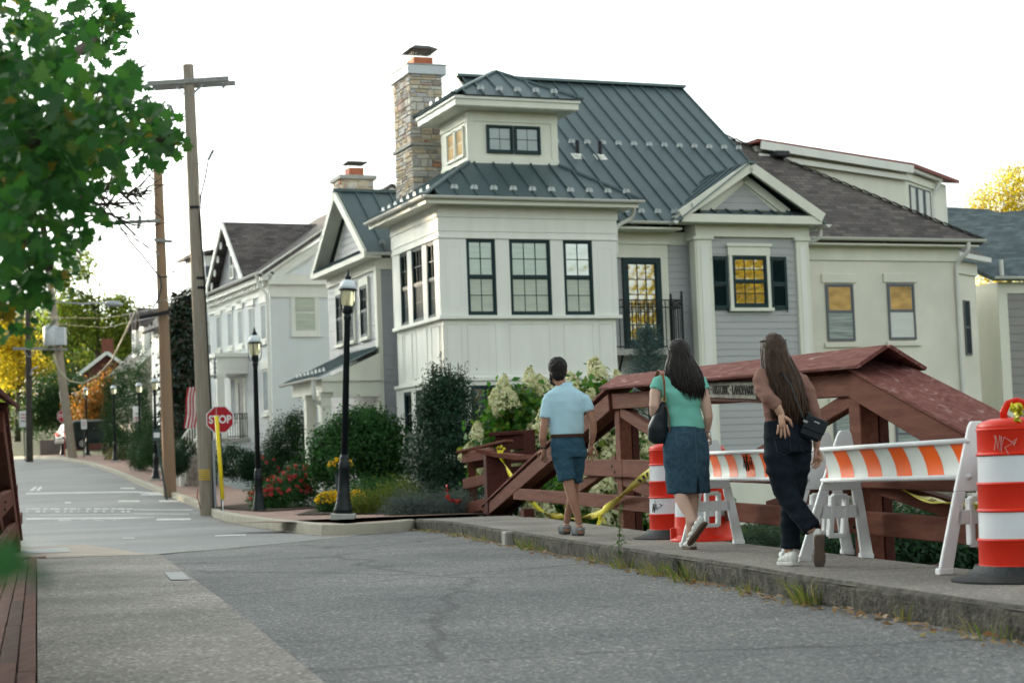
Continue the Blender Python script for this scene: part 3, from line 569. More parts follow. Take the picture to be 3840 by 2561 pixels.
railrun(bal, (4.42, .6, 0), (6.30, .6, 0), 3.42, 4.58, 17); railrun(bal, (6.30, .6, 0), (6.30, 1.18, 0), 3.42, 4.58, 5)
for c in ((6.30, .6), (6.30, 1.17)): bal.lathe([(.03, 0), (.03, 1.22), (.045, 1.24), (.02, 1.3), (.035, 1.34), (.0, 1.39)], 8, (c[0], c[1], 3.42))
bal.build('balcony_railing', iron, H)
for x in (4.7, 5.9): MB().tube([(x, 1.15, 2.4), (x, .95, 2.6), (x, .8, 3.0), (x, .62, 3.28)], .03, 6).build('bracket', iron, H)
# front bay with pediment
PX0, PX1, PT = 6.80, 9.88, .70
boxpart(H, 'bay_wall', cream, PX0+.03, PX1-.03, PT+.03, MT+.1, -1, 6.3)
strips(H, 'clapboard', greysid, (PX0+.2, PT+.03, .6), (1, 0, 0), (0, 0, 1), [(0, 0), (2.7, 0), (2.7, 5.5), (0, 5.5)], .165, .012, along='x', lap=.014, start=0)
strips(H, 'clapboard', greysid, (PX0+.03, MT, .6), (0, -1, 0), (0, 0, 1), [(0, 0), (.3, 0), (.3, 5.5), (0, 5.5)], .165, .008, along='x', lap=.012, start=0)
for x0, x1 in ((PX0-.02, PX0+.40), (PX1-.34, PX1+.02)):
    boxpart(H, 'pilaster', cream, x0, x1, PT-.07, PT+.05, .3, 6.05, .006); boxpart(H, 'pilaster_cap', cream, x0-.05, x1+.05, PT-.11, PT+.06, 6.05, 6.13, .01)
    boxpart(H, 'pilaster_panel', white, x0+.10, x1-.10, PT-.082, PT-.069, .7, 5.92)
boxpart(H, 'pilaster', cream, PX0-.06, PX0+.03, PT-.05, PT+.22, .3, 6.05, .006); boxpart(H, 'pilaster_cap', cream, PX0-.10, PX0+.03, PT-.10, PT+.27, 6.05, 6.13)
boxpart(H, 'entablature', cream, PX0-.04, PX1+.04, PT-.09, PT+.5, 6.13, 6.42)
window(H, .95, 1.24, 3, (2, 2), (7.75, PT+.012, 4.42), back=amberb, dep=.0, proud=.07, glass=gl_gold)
for x0, x1 in ((7.66, 7.75), (8.70, 8.79)): boxpart(H, 'window_trim', cream, x0, x1, PT-.055, PT+.02, 4.40, 5.68)
boxpart(H, 'window_head', cream, 7.64, 8.81, PT-.06, PT+.02, 5.68, 5.90); boxpart(H, 'head_moulding', cream, 7.60, 8.85, PT-.10, PT+.02, 5.90, 5.97); boxpart(H, 'window_sill', cream, 7.62, 8.83, PT-.11, PT+.02, 4.32, 4.40)
for x0 in (7.16, 8.80):
    sx = MB(); sw, shh = .46, 1.30
    for a, b_, c_, d_ in ((0, .07, 0, shh), (sw-.07, sw, 0, shh)): sx.box(a, b_, -.035, 0, c_, d_)
    for c_, d_ in ((0, .1), (.60, .68), (shh-.07, shh)): sx.box(.07, sw-.07, -.034, 0, c_, d_)
    so = sx.build('shutter', teal, H, loc=(x0, PT-.01, 4.36))
    for k in range(24):
        z = .12+k*.0205 if k < 23 else 0
        if z: link('louvre', MATS.setdefault('_louv', None) or MB().box(.07, sw-.07, -.03, -.004, 0, .006).mesh('louvre'), M('louvre_paint', (.006, .020, .022), .5), so, loc=(0, 0, .11+k*.0212), rot=(R(35), 0, 0))
    for k in range(25): link('louvre', MB().box(.07, sw-.07, -.03, -.004, 0, .006).mesh('louvre'), MATS['louvre_paint'], so, loc=(0, 0, .70+k*.0212), rot=(R(35), 0, 0))
    MB().box(.0, .03, -.06, -.035, .08, .12).box(.0, .03, -.06, -.035, shh-.1, shh-.06).box(sw-.05, sw-.03, -.06, -.035, -.07, .06).build('hinge', iron, so)
# pediment: rake boards, tympanum, pent roof, metal cross gable
gx0, gx1, gt, gz0, gpx, gpz = 6.18, 10.14, .28, 6.44, 8.15, 7.86
boxpart(H, 'cornice', cream, gx0+.05, gx1-.05, gt-.02, PT+.1, 6.42, 6.62, .006)
for sx_, ex in ((1, gx0), (-1, gx1)):
    p, q = Vector((ex+sx_*.02, gt, gz0+.14)), Vector((gpx, gt, gpz-.06)); MB().bar(p, q, .10, .24).build('rake_board', cream, H)
MB().prism([(gx0+.45, PT-.05, 6.6), (gx1-.45, PT-.05, 6.6), (gpx, PT-.05, 7.72)], (0, .1, 0)).build('tympanum', cream, H)
tri = [(0, 0), (1.64, 0), (.82, .62)]; strips(H, 'clapboard', greysid, (gpx-.82, PT-.05, 6.80), (1, 0, 0), (0, 0, 1), tri, .165, .012, along='x', lap=.012, start=0)
for sx_ in (-1, 1): MB().bar((gpx+sx_*1.20, PT-.08, 6.74), (gpx, PT-.08, 7.58), .05, .20).build('inner_rake', cream, H)
metalroof_plane(H, (gx0+.28, gt+.05, 6.62), (1, 0, 0), (0, .38, .17), [(0, 0), (gx1-gx0-.56, 0), (gx1-gx0-.86, .40), (.30, .40)], .42, .3)
sl = Vector((gpx-gx0, 0, gpz-gz0)); L = sl.length; bk = 2.9
metalroof_plane(H, (gx0-.06, gt+bk, gz0), (0, -1, 0), sl, [(0, 0), (bk+.1, 0), (bk+.1, L), (-1.9, L)], .40, .1, gz=.5)
metalroof_plane(H, (gx1+.06, gt-.1, gz0), (0, 1, 0), (gpx-gx1, 0, gpz-gz0), [(0, 0), (bk+.1, 0), (bk+1.0, L), (0, L)], .40, .1)
MB().bar((gpx, gt-.12, gpz+.03), (gpx, gt+2.2, gpz+.03), .2, .05).build('ridge_cap', metalroof, H)
gutter(H, (gx0-.12, .55, 6.44), (gx0-.12, gt-.05, 6.44)); gutter(H, (gx1+.12, gt-.05, 6.42), (gx1+.12, gt+1.2, 6.42))
downspout(H, [(E1+.02, T0+.35, 6.74), (E1+.02, T0+.5, 6.45), (TW+.05, .1, 6.25), (TW+.05, .12, 5.6)], .05)
downspout(H, [(gx1+.1, .6, 6.38), (gx1+.1, .6, 6.15), (PX1+.02, .95, 5.95), (PX1+.02, .98, 5.5)], .05)
# stone chimney
X0, X1, Y0, Y1 = .66, 1.50, 3.6, 4.95
ch = boxpart(H, 'chimney', M('mortar', (.55, .54, .52), .9, .1, 20, .3, 80), X0+.02, X1-.02, Y0+.02, Y1-.02, 5.5, 10.45)
stone_m = [M('stone_%s' % n, c, .9, .16, 9, .45, 30) for n, c in (('buff', (.54, .45, .33)), ('grey', (.44, .42, .40)), ('rose', (.46, .32, .27)), ('tan', (.50, .40, .28)), ('pale', (.58, .54, .46)), ('rust', (.42, .21, .14)), ('umber', (.30, .25, .21)))]
rs = random.Random(5)
def stonewall(org, ux, W, z0, z1, out, near):
    z = z0; org, ux, out = Vector(org), Vector(ux), Vector(out)
    while z < z1-.03:
        h = min(rs.choice((.07, .10, .13, .16, .20)), z1-z); x = 0
        while x < W-.02:
            wd = rs.uniform(.13, .40); wd = W-x if W-x-wd < .09 else wd; e = rs.uniform(.0, .022); g = .012
            if h > .12 and rs.random() < .4:
                hs2 = h*rs.uniform(.4, .6)
                for q0, q1 in ((0, hs2), (hs2, h)):
                    m2 = MB(); p = org+ux*(x+g)+Vector((0, 0, z+q0+g*.8)); W_, H_ = wd-2*g, q1-q0-1.6*g; e2 = rs.uniform(0, .022); m2.prism([p-out*.02, p+ux*W_-out*.02, p+ux*(W_+rs.uniform(-.008, .008))+Vector((0, 0, H_))-out*.02, p+Vector((0, 0, H_))-out*.02], out*(.045+e2)); m2.build('stone', rs.choices(stone_m, (5, 5, 1, 4, 4, .4, 1.4))[0], ch, bevel=.007)
                x += wd; continue
            mb = MB(); p = org+ux*(x+g)+Vector((0, 0, z+g)); j = lambda: rs.uniform(-.012, .012); W_, H_ = wd-2*g, h-2*g
            c = [(0+j()*.5, 0), (W_+j()*.5, 0+j()*.4), (W_, H_+j()*.4), (0, H_)]
            mb.prism([p+ux*a_+Vector((0, 0, b_))-out*.02 for a_, b_ in c], out*(.045+e)); mt = rs.choices(stone_m, (5, 5, 1, 4, 4, .4, 1.4))[0]
            mb.build('stone', mt, ch, bevel=.007); x += wd
        z += h
stonewall((X0-.02, Y0+.02, 7.0), (1, 0, 0), X1-X0+.04, 0, 1.68, (0, -1, 0), 1); stonewall((X0-.0, Y0+.02, 8.76), (1, 0, 0), X1-X0, 0, 1.70, (0, -1, 0), 1)
stonewall((X0+.02, Y1, 7.0), (0, -1, 0), Y1-Y0-.03, 0, 1.68, (-1, 0, 0), 1); stonewall((X0+.02, Y1-.02, 8.76), (0, -1, 0), Y1-Y0-.03, 0, 1.70, (-1, 0, 0), 1)
boxpart(ch, 'ledge', concrete_t, X0-.06, X1+.06, Y0-.06, Y1+.06, 8.68, 8.76, .01); boxpart(ch, 'chimney_crown', M('crown_metal', (.55, .58, .60), .5, .05), X0-.07, X1+.09, Y0-.07, Y1+.07, 10.45, 10.68, .012)
boxpart(ch, 'crown_top', concrete_t, X0-.08, X1+.10, Y0-.08, Y1+.08, 10.68, 10.71)
boxpart(ch, 'flue', M('terracotta', (.42, .14, .075), .8, .15, 4), .86, 1.36, 3.85, 4.40, 10.71, 10.95, .012)
cp = MB(); cp.box(.80, 1.42, 3.79, 4.46, 11.16, 11.175)
cp.add([(.74, 3.72, 11.14), (1.48, 3.72, 11.14), (1.48, 4.53, 11.14), (.74, 4.53, 11.14), (.92, 3.92, 11.26), (1.30, 3.92, 11.26), (1.30, 4.33, 11.26), (.92, 4.33, 11.26)], [(0, 3, 2, 1), (4, 5, 6, 7), (0, 1, 5, 4), (1, 2, 6, 5), (2, 3, 7, 6), (3, 0, 4, 7)])
for x in np.linspace(.86, 1.36, 9):
    for y in (3.85, 4.40): cp.bar((x, y, 10.93), (x, y, 11.16), .006, .006)
for y in np.linspace(3.85, 4.40, 9):
    for x in (.86, 1.36): cp.bar((x, y, 10.93), (x, y, 11.16), .006, .006)
cp.build('chimney_cap', iron, ch)
# gabled wing toward the street with entrance porch
WX, WT0, WT1, WRT, WRZ, WEZ = -.10, 4.4, 8.85, 6.63, 7.95, 6.08
boxpart(H, 'wing_wall', cream, WX+.03, 3.5, WT0+.03, WT1, -.5, 6.0); MB().prism([(WX+.03, WT0, 5.9), (WX+.03, WT1, 5.9), (WX+.03, WRT, WRZ-.25)], (.1, 0, 0)).build('gable_wall', cream, H)
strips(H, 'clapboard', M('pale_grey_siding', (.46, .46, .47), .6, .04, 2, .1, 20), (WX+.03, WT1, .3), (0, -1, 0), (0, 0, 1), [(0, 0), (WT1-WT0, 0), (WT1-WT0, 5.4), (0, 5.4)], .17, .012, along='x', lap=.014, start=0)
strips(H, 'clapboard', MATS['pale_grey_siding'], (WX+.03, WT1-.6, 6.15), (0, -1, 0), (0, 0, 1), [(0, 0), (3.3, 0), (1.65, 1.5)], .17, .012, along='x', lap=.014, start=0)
strips(H, 'clapboard', M('shaded_grey_siding', (.33, .345, .37), .6, .05, 2, .1, 20), (WX+.03, WT0+.03, .3), (1, 0, 0), (0, 0, 1), [(0, 0), (.8, 0), (.8, 5.6), (0, 5.6)], .165, .012, along='x', lap=.014, start=0)  # same wing siding, shade painted in as a darker tone
boxpart(H, 'corner_board', cream, WX-.02, WX+.02, WT0-.02, WT0+.20, -.4, 5.75); boxpart(H, 'corner_board', cream, WX-.02, WX+.10, WT0-.021, WT0+.02, -.4, 5.75)
boxpart(H, 'frieze_board', cream, WX-.03, WX+.03, WT0, WT1, 5.72, 5.98); boxpart(H, 'frieze_board', cream, WX-.03, 1.2, WT0-.03, WT0+.03, 5.72, 6.0)
for t_ in (7.50, 6.52, 5.30): window(H, .62, 1.30, 2, (2, 2), (WX-.004, t_+.45, 4.13), 'S', back=darkint, glass=gl_dark, dep=.0, proud=.05)
for t_ in (7.50, 6.52, 5.30): boxpart(H, 'window_head', cream, WX-.05, WX+.03, t_-.24, t_+.52, 5.44, 5.62); boxpart(H, 'window_sill', cream, WX-.08, WX+.03, t_-.24, t_+.52, 4.05, 4.13); boxpart(H, 'window_trim', cream, WX-.045, WX+.03, t_+.45, t_+.52, 4.13, 5.44); boxpart(H, 'window_trim', cream, WX-.045, WX+.03, t_-.24, t_-.17, 4.13, 5.44)
wo_ = .36
for t0_, t1_ in ((WT0-.25, WRT), (WT1+.22, WRT)):
    p, q = Vector((WX-wo_, t0_, WEZ-.02)), Vector((WX-wo_, WRT, WRZ-.04)); MB().bar(p, q, .07, .20).build('rake_board', cream, H)
    MB().bar(p+Vector((wo_/2, 0, -.02)), q+Vector((wo_/2, 0, -.02)), wo_, .03).build('rake_soffit', cream, H)
boxpart(H, 'cornice', cream, WX-wo_-.03, WX+.05, WT0-.28, WT1+.25, 5.98, 6.10)
metalroof_plane(H, (WX-wo_-.05, WT0-.25, WEZ+.02), (1, 0, 0), (0, WRT-WT0+.25, WRZ-WEZ+.05), [(0, 0), (3.6, 0), (3.6, 3.1), (0, 3.1)], .46, .1, gz=.35)
metalroof_plane(H, (3.1, WT1+.25, WEZ+.02), (-1, 0, 0), (0, WRT-WT1-.25, WRZ-WEZ+.05), [(0, 0), (3.6, 0), (3.6, 3.1), (0, 3.1)], .46, .1)
MB().bar((WX-wo_-.08, WRT, WRZ+.07), (3.0, WRT, WRZ+.07), .26, .08).build('ridge_cap', metalroof, H)
metalroof_plane(H, (WX-wo_-.03, WT1+.1, 6.11), (0, -1, 0), (.33, 0, .16), [(0, 0), (WT1-WT0+.2, 0), (WT1-WT0-.05, .36), (.25, .36)], .33, .2)
gutter(H, (WX-wo_, WT0-.30, 6.10), (1.3, WT0-.30, 6.10)); downspout(H, [(.35, WT0-.3, 6.05), (.35, WT0-.28, 5.8), (.5, WT0-.06, 5.6), (.5, WT0-.06, 5.2)], .05)
# porch
Pz = 3.72
metalroof_plane(H, (-1.72, 7.55, 3.06), (0, -1, 0), (1.6, 0, .72), [(0, 0), (3.25, 0), (3.25, 1.76), (0, 1.76)], .36, .1, gz=.3)
MB().prism([(-1.62, 4.33, 3.0), (-.1, 4.33, 3.0), (-.1, 4.33, 3.66)], (0, .08, 0)).build('porch_gable', cream, H)
boxpart(H, 'porch_beam', cream, -1.58, -1.30, 4.36, 7.2, 2.72, 3.05); boxpart(H, 'porch_beam', cream, -1.30, -.1, 4.36, 4.62, 2.60, 3.02); boxpart(H, 'porch_ceiling', cream, -1.4, -.1, 4.5, 7.2, 2.98, 3.03)
boxpart(H, 'fascia_trim', cream, -1.60, -.1, 4.30, 4.33, 2.98, 3.06)
gutter(H, (-1.78, 7.6, 3.08), (-1.78, 4.25, 3.08)); downspout(H, [(-1.78, 4.4, 3.02), (-1.78, 4.4, 2.55), (-1.40, 4.75, 2.42), (-1.28, 4.85, 2.2), (-1.28, 4.85, .2)], .055)
for ct in (5.98, 4.62):
    cpart = boxpart(H, 'porch_column', cream, -1.58, -1.32, ct-.13, ct+.13, .30, 2.72, .006); boxpart(cpart, 'plinth', cream, -1.62, -1.28, ct-.17, ct+.17, .07, .42, .008); boxpart(cpart, 'capital', cream, -1.61, -1.29, ct-.16, ct+.16, 2.62, 2.73, .008); boxpart(cpart, 'necking', cream, -1.60, -1.30, ct-.15, ct+.15, 2.38, 2.42)
boxpart(H, 'porch_slab', concrete_t, -1.85, 0, 4.2, 7.5, -.4, .02); boxpart(H, 'porch_coping', M('bluestone', (.20, .21, .21), .8, .1, 4), -1.92, 0, 4.12, 7.55, .02, .075)
boxpart(H, 'front_door', teal, WX-.03, WX+.05, 5.2, 6.2, .08, 2.3)

# ---------------------------------------------------------------- cream stucco house on the right (same orientation as the corner house)
S2 = thing('stucco_house', 'cream stucco house with brown shingle hip roof right of the grey bay', 'house', BC, BZ)
ST = 1.7
boxpart(S2, 'wall', stucco, 9.92, 15.05, ST, 8, -1.2, 6.1)
boxpart(S2, 'stone_base', M('rubble_base', (.24, .21, .18), .9, .35, 7, .8, 20), 9.9, 15.07, ST-.06, ST, -1.3, .05)
boxpart(S2, 'water_table', stucco, 9.9, 15.08, ST-.09, ST, .05, .14)
boxpart(S2, 'frieze_board', cream, 9.92, 15.1, ST-.05, ST, 5.72, 6.08); boxpart(S2, 'soffit', cream, 9.9, 15.5, ST-.36, ST, 6.08, 6.12)
gutter(S2, (10.0, ST-.42, 6.26), (15.66, ST-.42, 6.26), .08)
downspout(S2, [(15.15, ST-.4, 6.2), (15.15, ST-.38, 5.95), (14.98, ST-.06, 5.65), (14.98, ST-.06, -.9)], .055)
for x, z in ((10.97, 3.65), (12.82, 3.67)):
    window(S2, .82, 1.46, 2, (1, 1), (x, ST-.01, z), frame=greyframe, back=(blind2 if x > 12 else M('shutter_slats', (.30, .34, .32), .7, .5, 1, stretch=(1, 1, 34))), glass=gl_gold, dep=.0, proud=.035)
    boxpart(S2, 'amber_reflection_panel', amber, x+.09, x+.73, ST-.026, ST-.020, z+.74, z+1.39)  # amber panel painted as the reflection in the upper sash
    boxpart(S2, 'lintel', stucco, x-.10, x+.92, ST-.05, ST, z+1.49, z+1.72, .006); boxpart(S2, 'window_sill', stucco, x-.10, x+.95, ST-.07, ST, z-.16, z-.05, .006)
for x0, x1, z0, z1 in ((11.02, 11.85, .55, 2.0), (12.86, 13.7, .5, 1.95)):
    window(S2, x1-x0, z1-z0, 2, (2, 1), (x0, ST-.01, z0), frame=greyframe, back=MATS['shutter_slats'], glass=gl_dark, dep=.0, proud=.035); boxpart(S2, 'lintel', stucco, x0-.1, x1+.1, ST-.05, ST, z1+.03, z1+.22); boxpart(S2, 'window_sill', stucco, x0-.1, x1+.1, ST-.07, ST, z0-.14, z0-.04)
boxpart(S2, 'service_door', teal, 9.98, 10.5, ST-.04, ST, -.6, 2.05)
ea = (9.2, ST-.4, 6.24); eb = (15.66, ST-.4, 6.24); ap = (10.25, 5.2, 9.55)
roofslab('roof_slope', [ea, eb, ap, (8.0, 5.2, 9.55), (8.0, ST-.4, 6.24)], sh_brown, S2); roofslab('roof_slope', [eb, (15.66, 9, 6.24), ap], sh_brown, S2)
p, q = Vector(eb), Vector(ap)
for k in range(26):
    a, c_ = p.lerp(q, k/26), p.lerp(q, (k+.93)/26); MB().bar(a+Vector((0, 0, .02)), c_+Vector((0, 0, .045)), .24, .02).build('hip_shingle', sh_brown, S2)
boxpart(S2, 'roof_vent', M('vent_plastic', (.035, .036, .04), .5), *(lambda s, t, z: (s-.22, s+.22, t-.2, t+.2, z, z+.16))(11.382, 4.3, 8.843), bevel=.03)
# shed dormer with red metal roof
d0, d1, d2 = 10.821, 15.565, 18.382
zt0, zt1 = 9.201, 8.657
MB().add([(d0, 4.6, 6.5), (d1, 4.6, 6.5), (d2, 6.6, 6.5), (d0, 9, 6.5), (d0, 4.6, zt0), (d1, 4.6, zt1), (d2, 6.6, zt1-.02), (d0, 9, zt0)], [(0, 3, 2, 1), (4, 5, 6, 7), (0, 1, 5, 4), (1, 2, 6, 5), (2, 3, 7, 6), (3, 0, 4, 7)]).build('dormer_wall', cream, S2)
redmetal = M('red_metal_roof', (.24, .055, .05), .45, .08, 3)
roofslab('dormer_roof', [(d0-.1, 4.3, zt0+.14), (d1+.12, 4.3, zt1+.16), (d2+.35, 6.4, zt1+.10), (d0-.1, 9, zt0+.14)], redmetal, S2, .09)
MB().bar((d0, 4.32, zt0-.03), (d1+.1, 4.32, zt1-.01), .06, .22).build('rake_board', white, S2); MB().bar((d0, 4.45, zt0-.30), (d1+.1, 4.45, zt1-.24), .04, .14).build('rake_moulding', white, S2)
nd = Vector((d2-d1, 2.0, 0)).normalized(); no = Vector((nd.y, -nd.x, 0)); gp = Vector((d1, 4.6, zt1))
for k in range(3):
    wv = window(S2, .50, .95, 2, (1,), tuple(gp+nd*(.28+k*.60)+no*.01+Vector((0, 0, -1.32))), frame=greyframe, back=blind2, single=True, dep=.0, proud=.03); wv.rotation_euler = (0, 0, math.atan2(nd.y, nd.x))
MB().bar(gp+no*.16+Vector((0, 0, .04)), gp+nd*2.5+no*.16+Vector((0, 0, .02)), .14, .14).build('gutter', gutterm, S2); MB().bar(gp+no*.03+Vector((0, 0, -.16)), gp+nd*2.25+no*.03+Vector((0, 0, -.18)), .05, .22).build('frieze_board', cream, S2)
e_ = gp+nd*2.3; downspout(S2, [e_+no*.16+Vector((.1, 0, 0)), e_+no*.12+Vector((0, 0, -.25)), e_+no*.05+Vector((-.1, 0, -.45)), e_+no*.05+Vector((-.1, 0, -1.9))], .06)
# receding annex wall with narrow windows
ax0 = Vector((15.05, 2.4, 0)); ad = Vector((math.cos(R(32)), math.sin(R(32)), 0)); an = Vector((ad.y, -ad.x, 0)); aw = 2.35; ez = 5.986
MB().prism([ax0+Vector((0, 0, -1.2)), ax0+ad*aw+Vector((0, 0, -1.2)), ax0+ad*aw+Vector((0, 5, -1.2)), ax0+Vector((0, 5, -1.2))], (0, 0, ez+1.15)).build('annex_wall', stucco, S2)
MB().bar(ax0+an*.02+Vector((0, 0, ez-.25)), ax0+ad*(aw+.04)+an*.02+Vector((0, 0, ez-.25)), .08, .34).build('frieze_board', cream, S2)
MB().bar(ax0+an*.3-ad*.1+Vector((0, 0, ez+.02)), ax0+ad*(aw+.35)+an*.3+Vector((0, 0, ez+.02)), .13, .13).build('gutter', gutterm, S2)
roofslab('annex_roof', [ax0+an*.3-ad*.2+Vector((0, 0, ez+.1)), ax0+ad*(aw+.3)+an*.3+Vector((0, 0, ez+.1)), ax0+ad*(aw+.1)-an*2.6+Vector((0, 0, ez+1.9)), ax0-ad*.2-an*2.6+Vector((0, 0, ez+1.9))], sh_brown, S2)
for u, w_, z0, z1 in ((.12, .26, 1.95, 4.2), (1.35, .42, 3.35, 4.85), (.15, .3, -.1, .75)):
    wv = window(S2, w_, z1-z0, 1 if w_ < .4 else 2, (1, 1), tuple(ax0+ad*u+an*.012+Vector((0, 0, z0))), frame=greyframe, back=darkint, glass=gl_dark, dep=.0, proud=.03, fw=.035); wv.rotation_euler = (0, 0, R(32))
MB().bar((0, 0, 0), (0, 0, 2.0), .05, .02).build('open_casement', iron, S2, loc=tuple(ax0+ad*.42+an*.14+Vector((0, 0, 1.75))))
lp = MB().prism([(0, 0, 0), (.2, 0, 0), (.2, 0, .08), (.05, 0, .3)], (0, .14, 0)).build('wall_light', M('zinc', (.28, .27, .25), .5), S2, loc=tuple(ax0+ad*1.75+an*.16+Vector((0, 0, 1.0))), rot=(0, 0, R(32)))
# ---------------------------------------------------------------- grey sided house at the right edge
S3 = thing('grey_sided_house', 'grey clapboard house with slate grey shingle roofs at the right edge', 'house', BC, BZ)
gt_, gs0 = 4.6, 18.501; gz_ = 5.519
boxpart(S3, 'wall', cream, gs0, gs0+9, gt_+.02, 12, -1.3, gz_)
strips(S3, 'clapboard', M('warm_grey_siding', (.26, .25, .24), .6, .05, 2, .1, 20), (gs0+.32, gt_+.02, -1), (1, 0, 0), (0, 0, 1), [(0, 0), (4.5, 0), (4.5, gz_+.7), (0, gz_+.7)], .24, .014, along='x', lap=.016, start=0)
boxpart(S3, 'corner_board', cream, gs0-.02, gs0+.30, gt_-.03, gt_+.03, -1.2, gz_-.2); boxpart(S3, 'frieze_board', cream, gs0-.02, gs0+6, gt_-.035, gt_+.03, gz_-.32, gz_)
gutter(S3, (gs0-.35, gt_-.36, gz_+.12), (gs0+7, gt_-.36, gz_+.12), .08)
r0 = (19.639, 7.555)
roofslab('roof_slope', [(gs0-.4, gt_-.38, gz_+.1), (gs0+8, gt_-.38, gz_+.1), (gs0+8, 8.5, r0[1]+1.0), (gs0-1.6, 8.5, r0[1]+.25)], sh_grey, S3)
r1 = (20.919, 8.775); r2 = (20.841, 7.577)
roofslab('roof_slope', [(r1[0]-.6, 9.2, r2[1]-.9), (r1[0]+8, 9.2, r2[1]-.9), (r1[0]+3.2, 12.2, r1[1]+.1), (r1[0]-.6, 12.2, r1[1]+.2)], sh_grey, S3)
downspout(S3, [(gs0-.05, gt_-.3, gz_+.6), (gs0-.05, gt_-.3, gz_+.15)], .06)
MB().prism([(gs0+3.2, 9, 6.6), (gs0+5.2, 9, 6.6), (gs0+4.2, 9, 8.05)], (0, .2, 0)).build('rear_gable', white, S3)
# ---------------------------------------------------------------- white house up the street
BC2, BZ2 = (-8.233, 60, 0), R(24.4)
W = thing('white_house', 'white stuccoed house with brown shingle roof, street gable and columned portico', 'house', BC2, BZ2)
WD = 8.1
boxpart(W, 'wall', stucco_w, 0, 9, 0, WD, -.5, 7.5)
MB().prism([(0, .02, 7.4), (9, .02, 7.4), (4.5, .02, 10.5)], (0, .12, 0)).build('gable_wall', stucco_w, W)
roofslab('roof_slope', [(-.35, -.25, 7.68), (-.35, WD+.25, 7.68), (4.5, WD+.25, 10.9), (4.5, -.25, 10.9)], sh_brown, W); roofslab('roof_slope', [(9.35, -.25, 7.68), (9.35, WD+.25, 7.68), (4.5, WD+.25, 10.9), (4.5, -.25, 10.9)], sh_brown, W)
for x in (-.33, 9.33):
    MB().bar((x, -.22, 7.62), (4.5, -.22, 10.8), .05, .24).build('rake_board', white, W); MB().bar((x+(.5 if x < 0 else -.5), -.06, 7.62), (4.5, -.06, 10.35), .1, .32).build('rake_moulding', white, W)
boxpart(W, 'cornice', white, -.1, 6, -.2, .03, 7.28, 7.62); boxpart(W, 'frieze_board', white, -.03, 6, -.06, .02, 6.85, 7.28)
boxpart(W, 'cornice', white, -.30, .02, -.2, WD+.2, 7.42, 7.66); boxpart(W, 'frieze_board', white, -.06, .02, 0, WD, 6.98, 7.42)
for k in range(24): boxpart(W, 'dentil', white, -.20, -.05, .1+k*.335, .1+k*.335+.15, 7.24, 7.42)
gutter(W, (-.42, WD+.3, 7.70), (-.42, -.25, 7.70), .08); downspout(W, [(-.42, .05, 7.62), (-.42, .05, 7.3), (-.1, -.04, 6.95), (-.1, -.04, 1.0)], .06, white)
# street gable
roofslab('gable_roof', [(-.35, 2.1, 7.72), (-.35, 4.61, 10.1), (3.5, 4.61, 10.1), (1.0, 2.1, 7.85)], sh_brown, W); roofslab('gable_roof', [(-.35, 7.15, 7.72), (-.35, 4.61, 10.1), (3.5, 4.61, 10.1), (1.0, 7.15, 7.85)], sh_brown, W)
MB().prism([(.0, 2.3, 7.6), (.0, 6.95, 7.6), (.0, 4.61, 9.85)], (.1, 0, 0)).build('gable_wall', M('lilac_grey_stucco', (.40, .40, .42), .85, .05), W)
for a in (2.1, 7.15): MB().bar((-.38, a, 7.70), (-.38, 4.61, 10.05), .06, .20).build('rake_board', white, W)
roofslab('pent_roof', [(-.36, 2.3, 7.66), (-.36, 6.95, 7.66), (-.02, 6.7, 7.86), (-.02, 2.55, 7.86)], M('copper_red_roof', (.16, .06, .045), .5, .2, 3), W, .05)
for s_ in (-1, 1):
    for k in range(4):
        t = 4.61+s_*(.5+k*.48); z = 10.0-(.5+k*.48)*.94-.25; MB().lathe([(.0, -.02), (.14, -.02), (.14, .02), (.0, .02)], 10).build('scroll_ornament', white, W, loc=(-.3, t, z), rot=(0, R(90), 0))
gw = window(W, .5, .9, 2, (1, 1), (-.004, 4.86, 8.0), 'S', frame=white, back=blind2, dep=.0, proud=.06)
for t, z0, z1 in ((.79, 5.43, 6.70), (2.31, 5.46, 6.74), (3.73, 5.50, 6.78), (5.15, 5.54, 6.82), (6.75, 5.58, 6.84), (.74, 2.95, 4.40), (4.97, 2.9, 4.38)):
    window(W, .68, z1-z0, 2, (1, 1), (-.004, t+.34, z0), 'S', frame=white, back=M('pale_room', (.30, .34, .36), .8, .3, 1.2), glass=gl, dep=.0, proud=.02, fw=.05)
    boxpart(W, 'lintel', white, -.06, .01, t-.44, t+.44, z1+.03, z1+.34); boxpart(W, 'window_sill', white, -.10, .01, t-.42, t+.42, z0-.16, z0-.03)
window(W, .84, 1.42, 2, (1, 1), (.82, -.004, 5.61), frame=white, back=blind, dep=.0, proud=.03, fw=.07); boxpart(W, 'window_head', white, .72, 1.78, -.07, .01, 7.05, 7.30); boxpart(W, 'window_trim', white, .73, .82, -.05, .01, 5.5, 7.05); boxpart(W, 'window_trim', white, 1.66, 1.75, -.05, .01, 5.5, 7.05); boxpart(W, 'window_sill', white, .72, 1.78, -.09, .01, 5.48, 5.60)
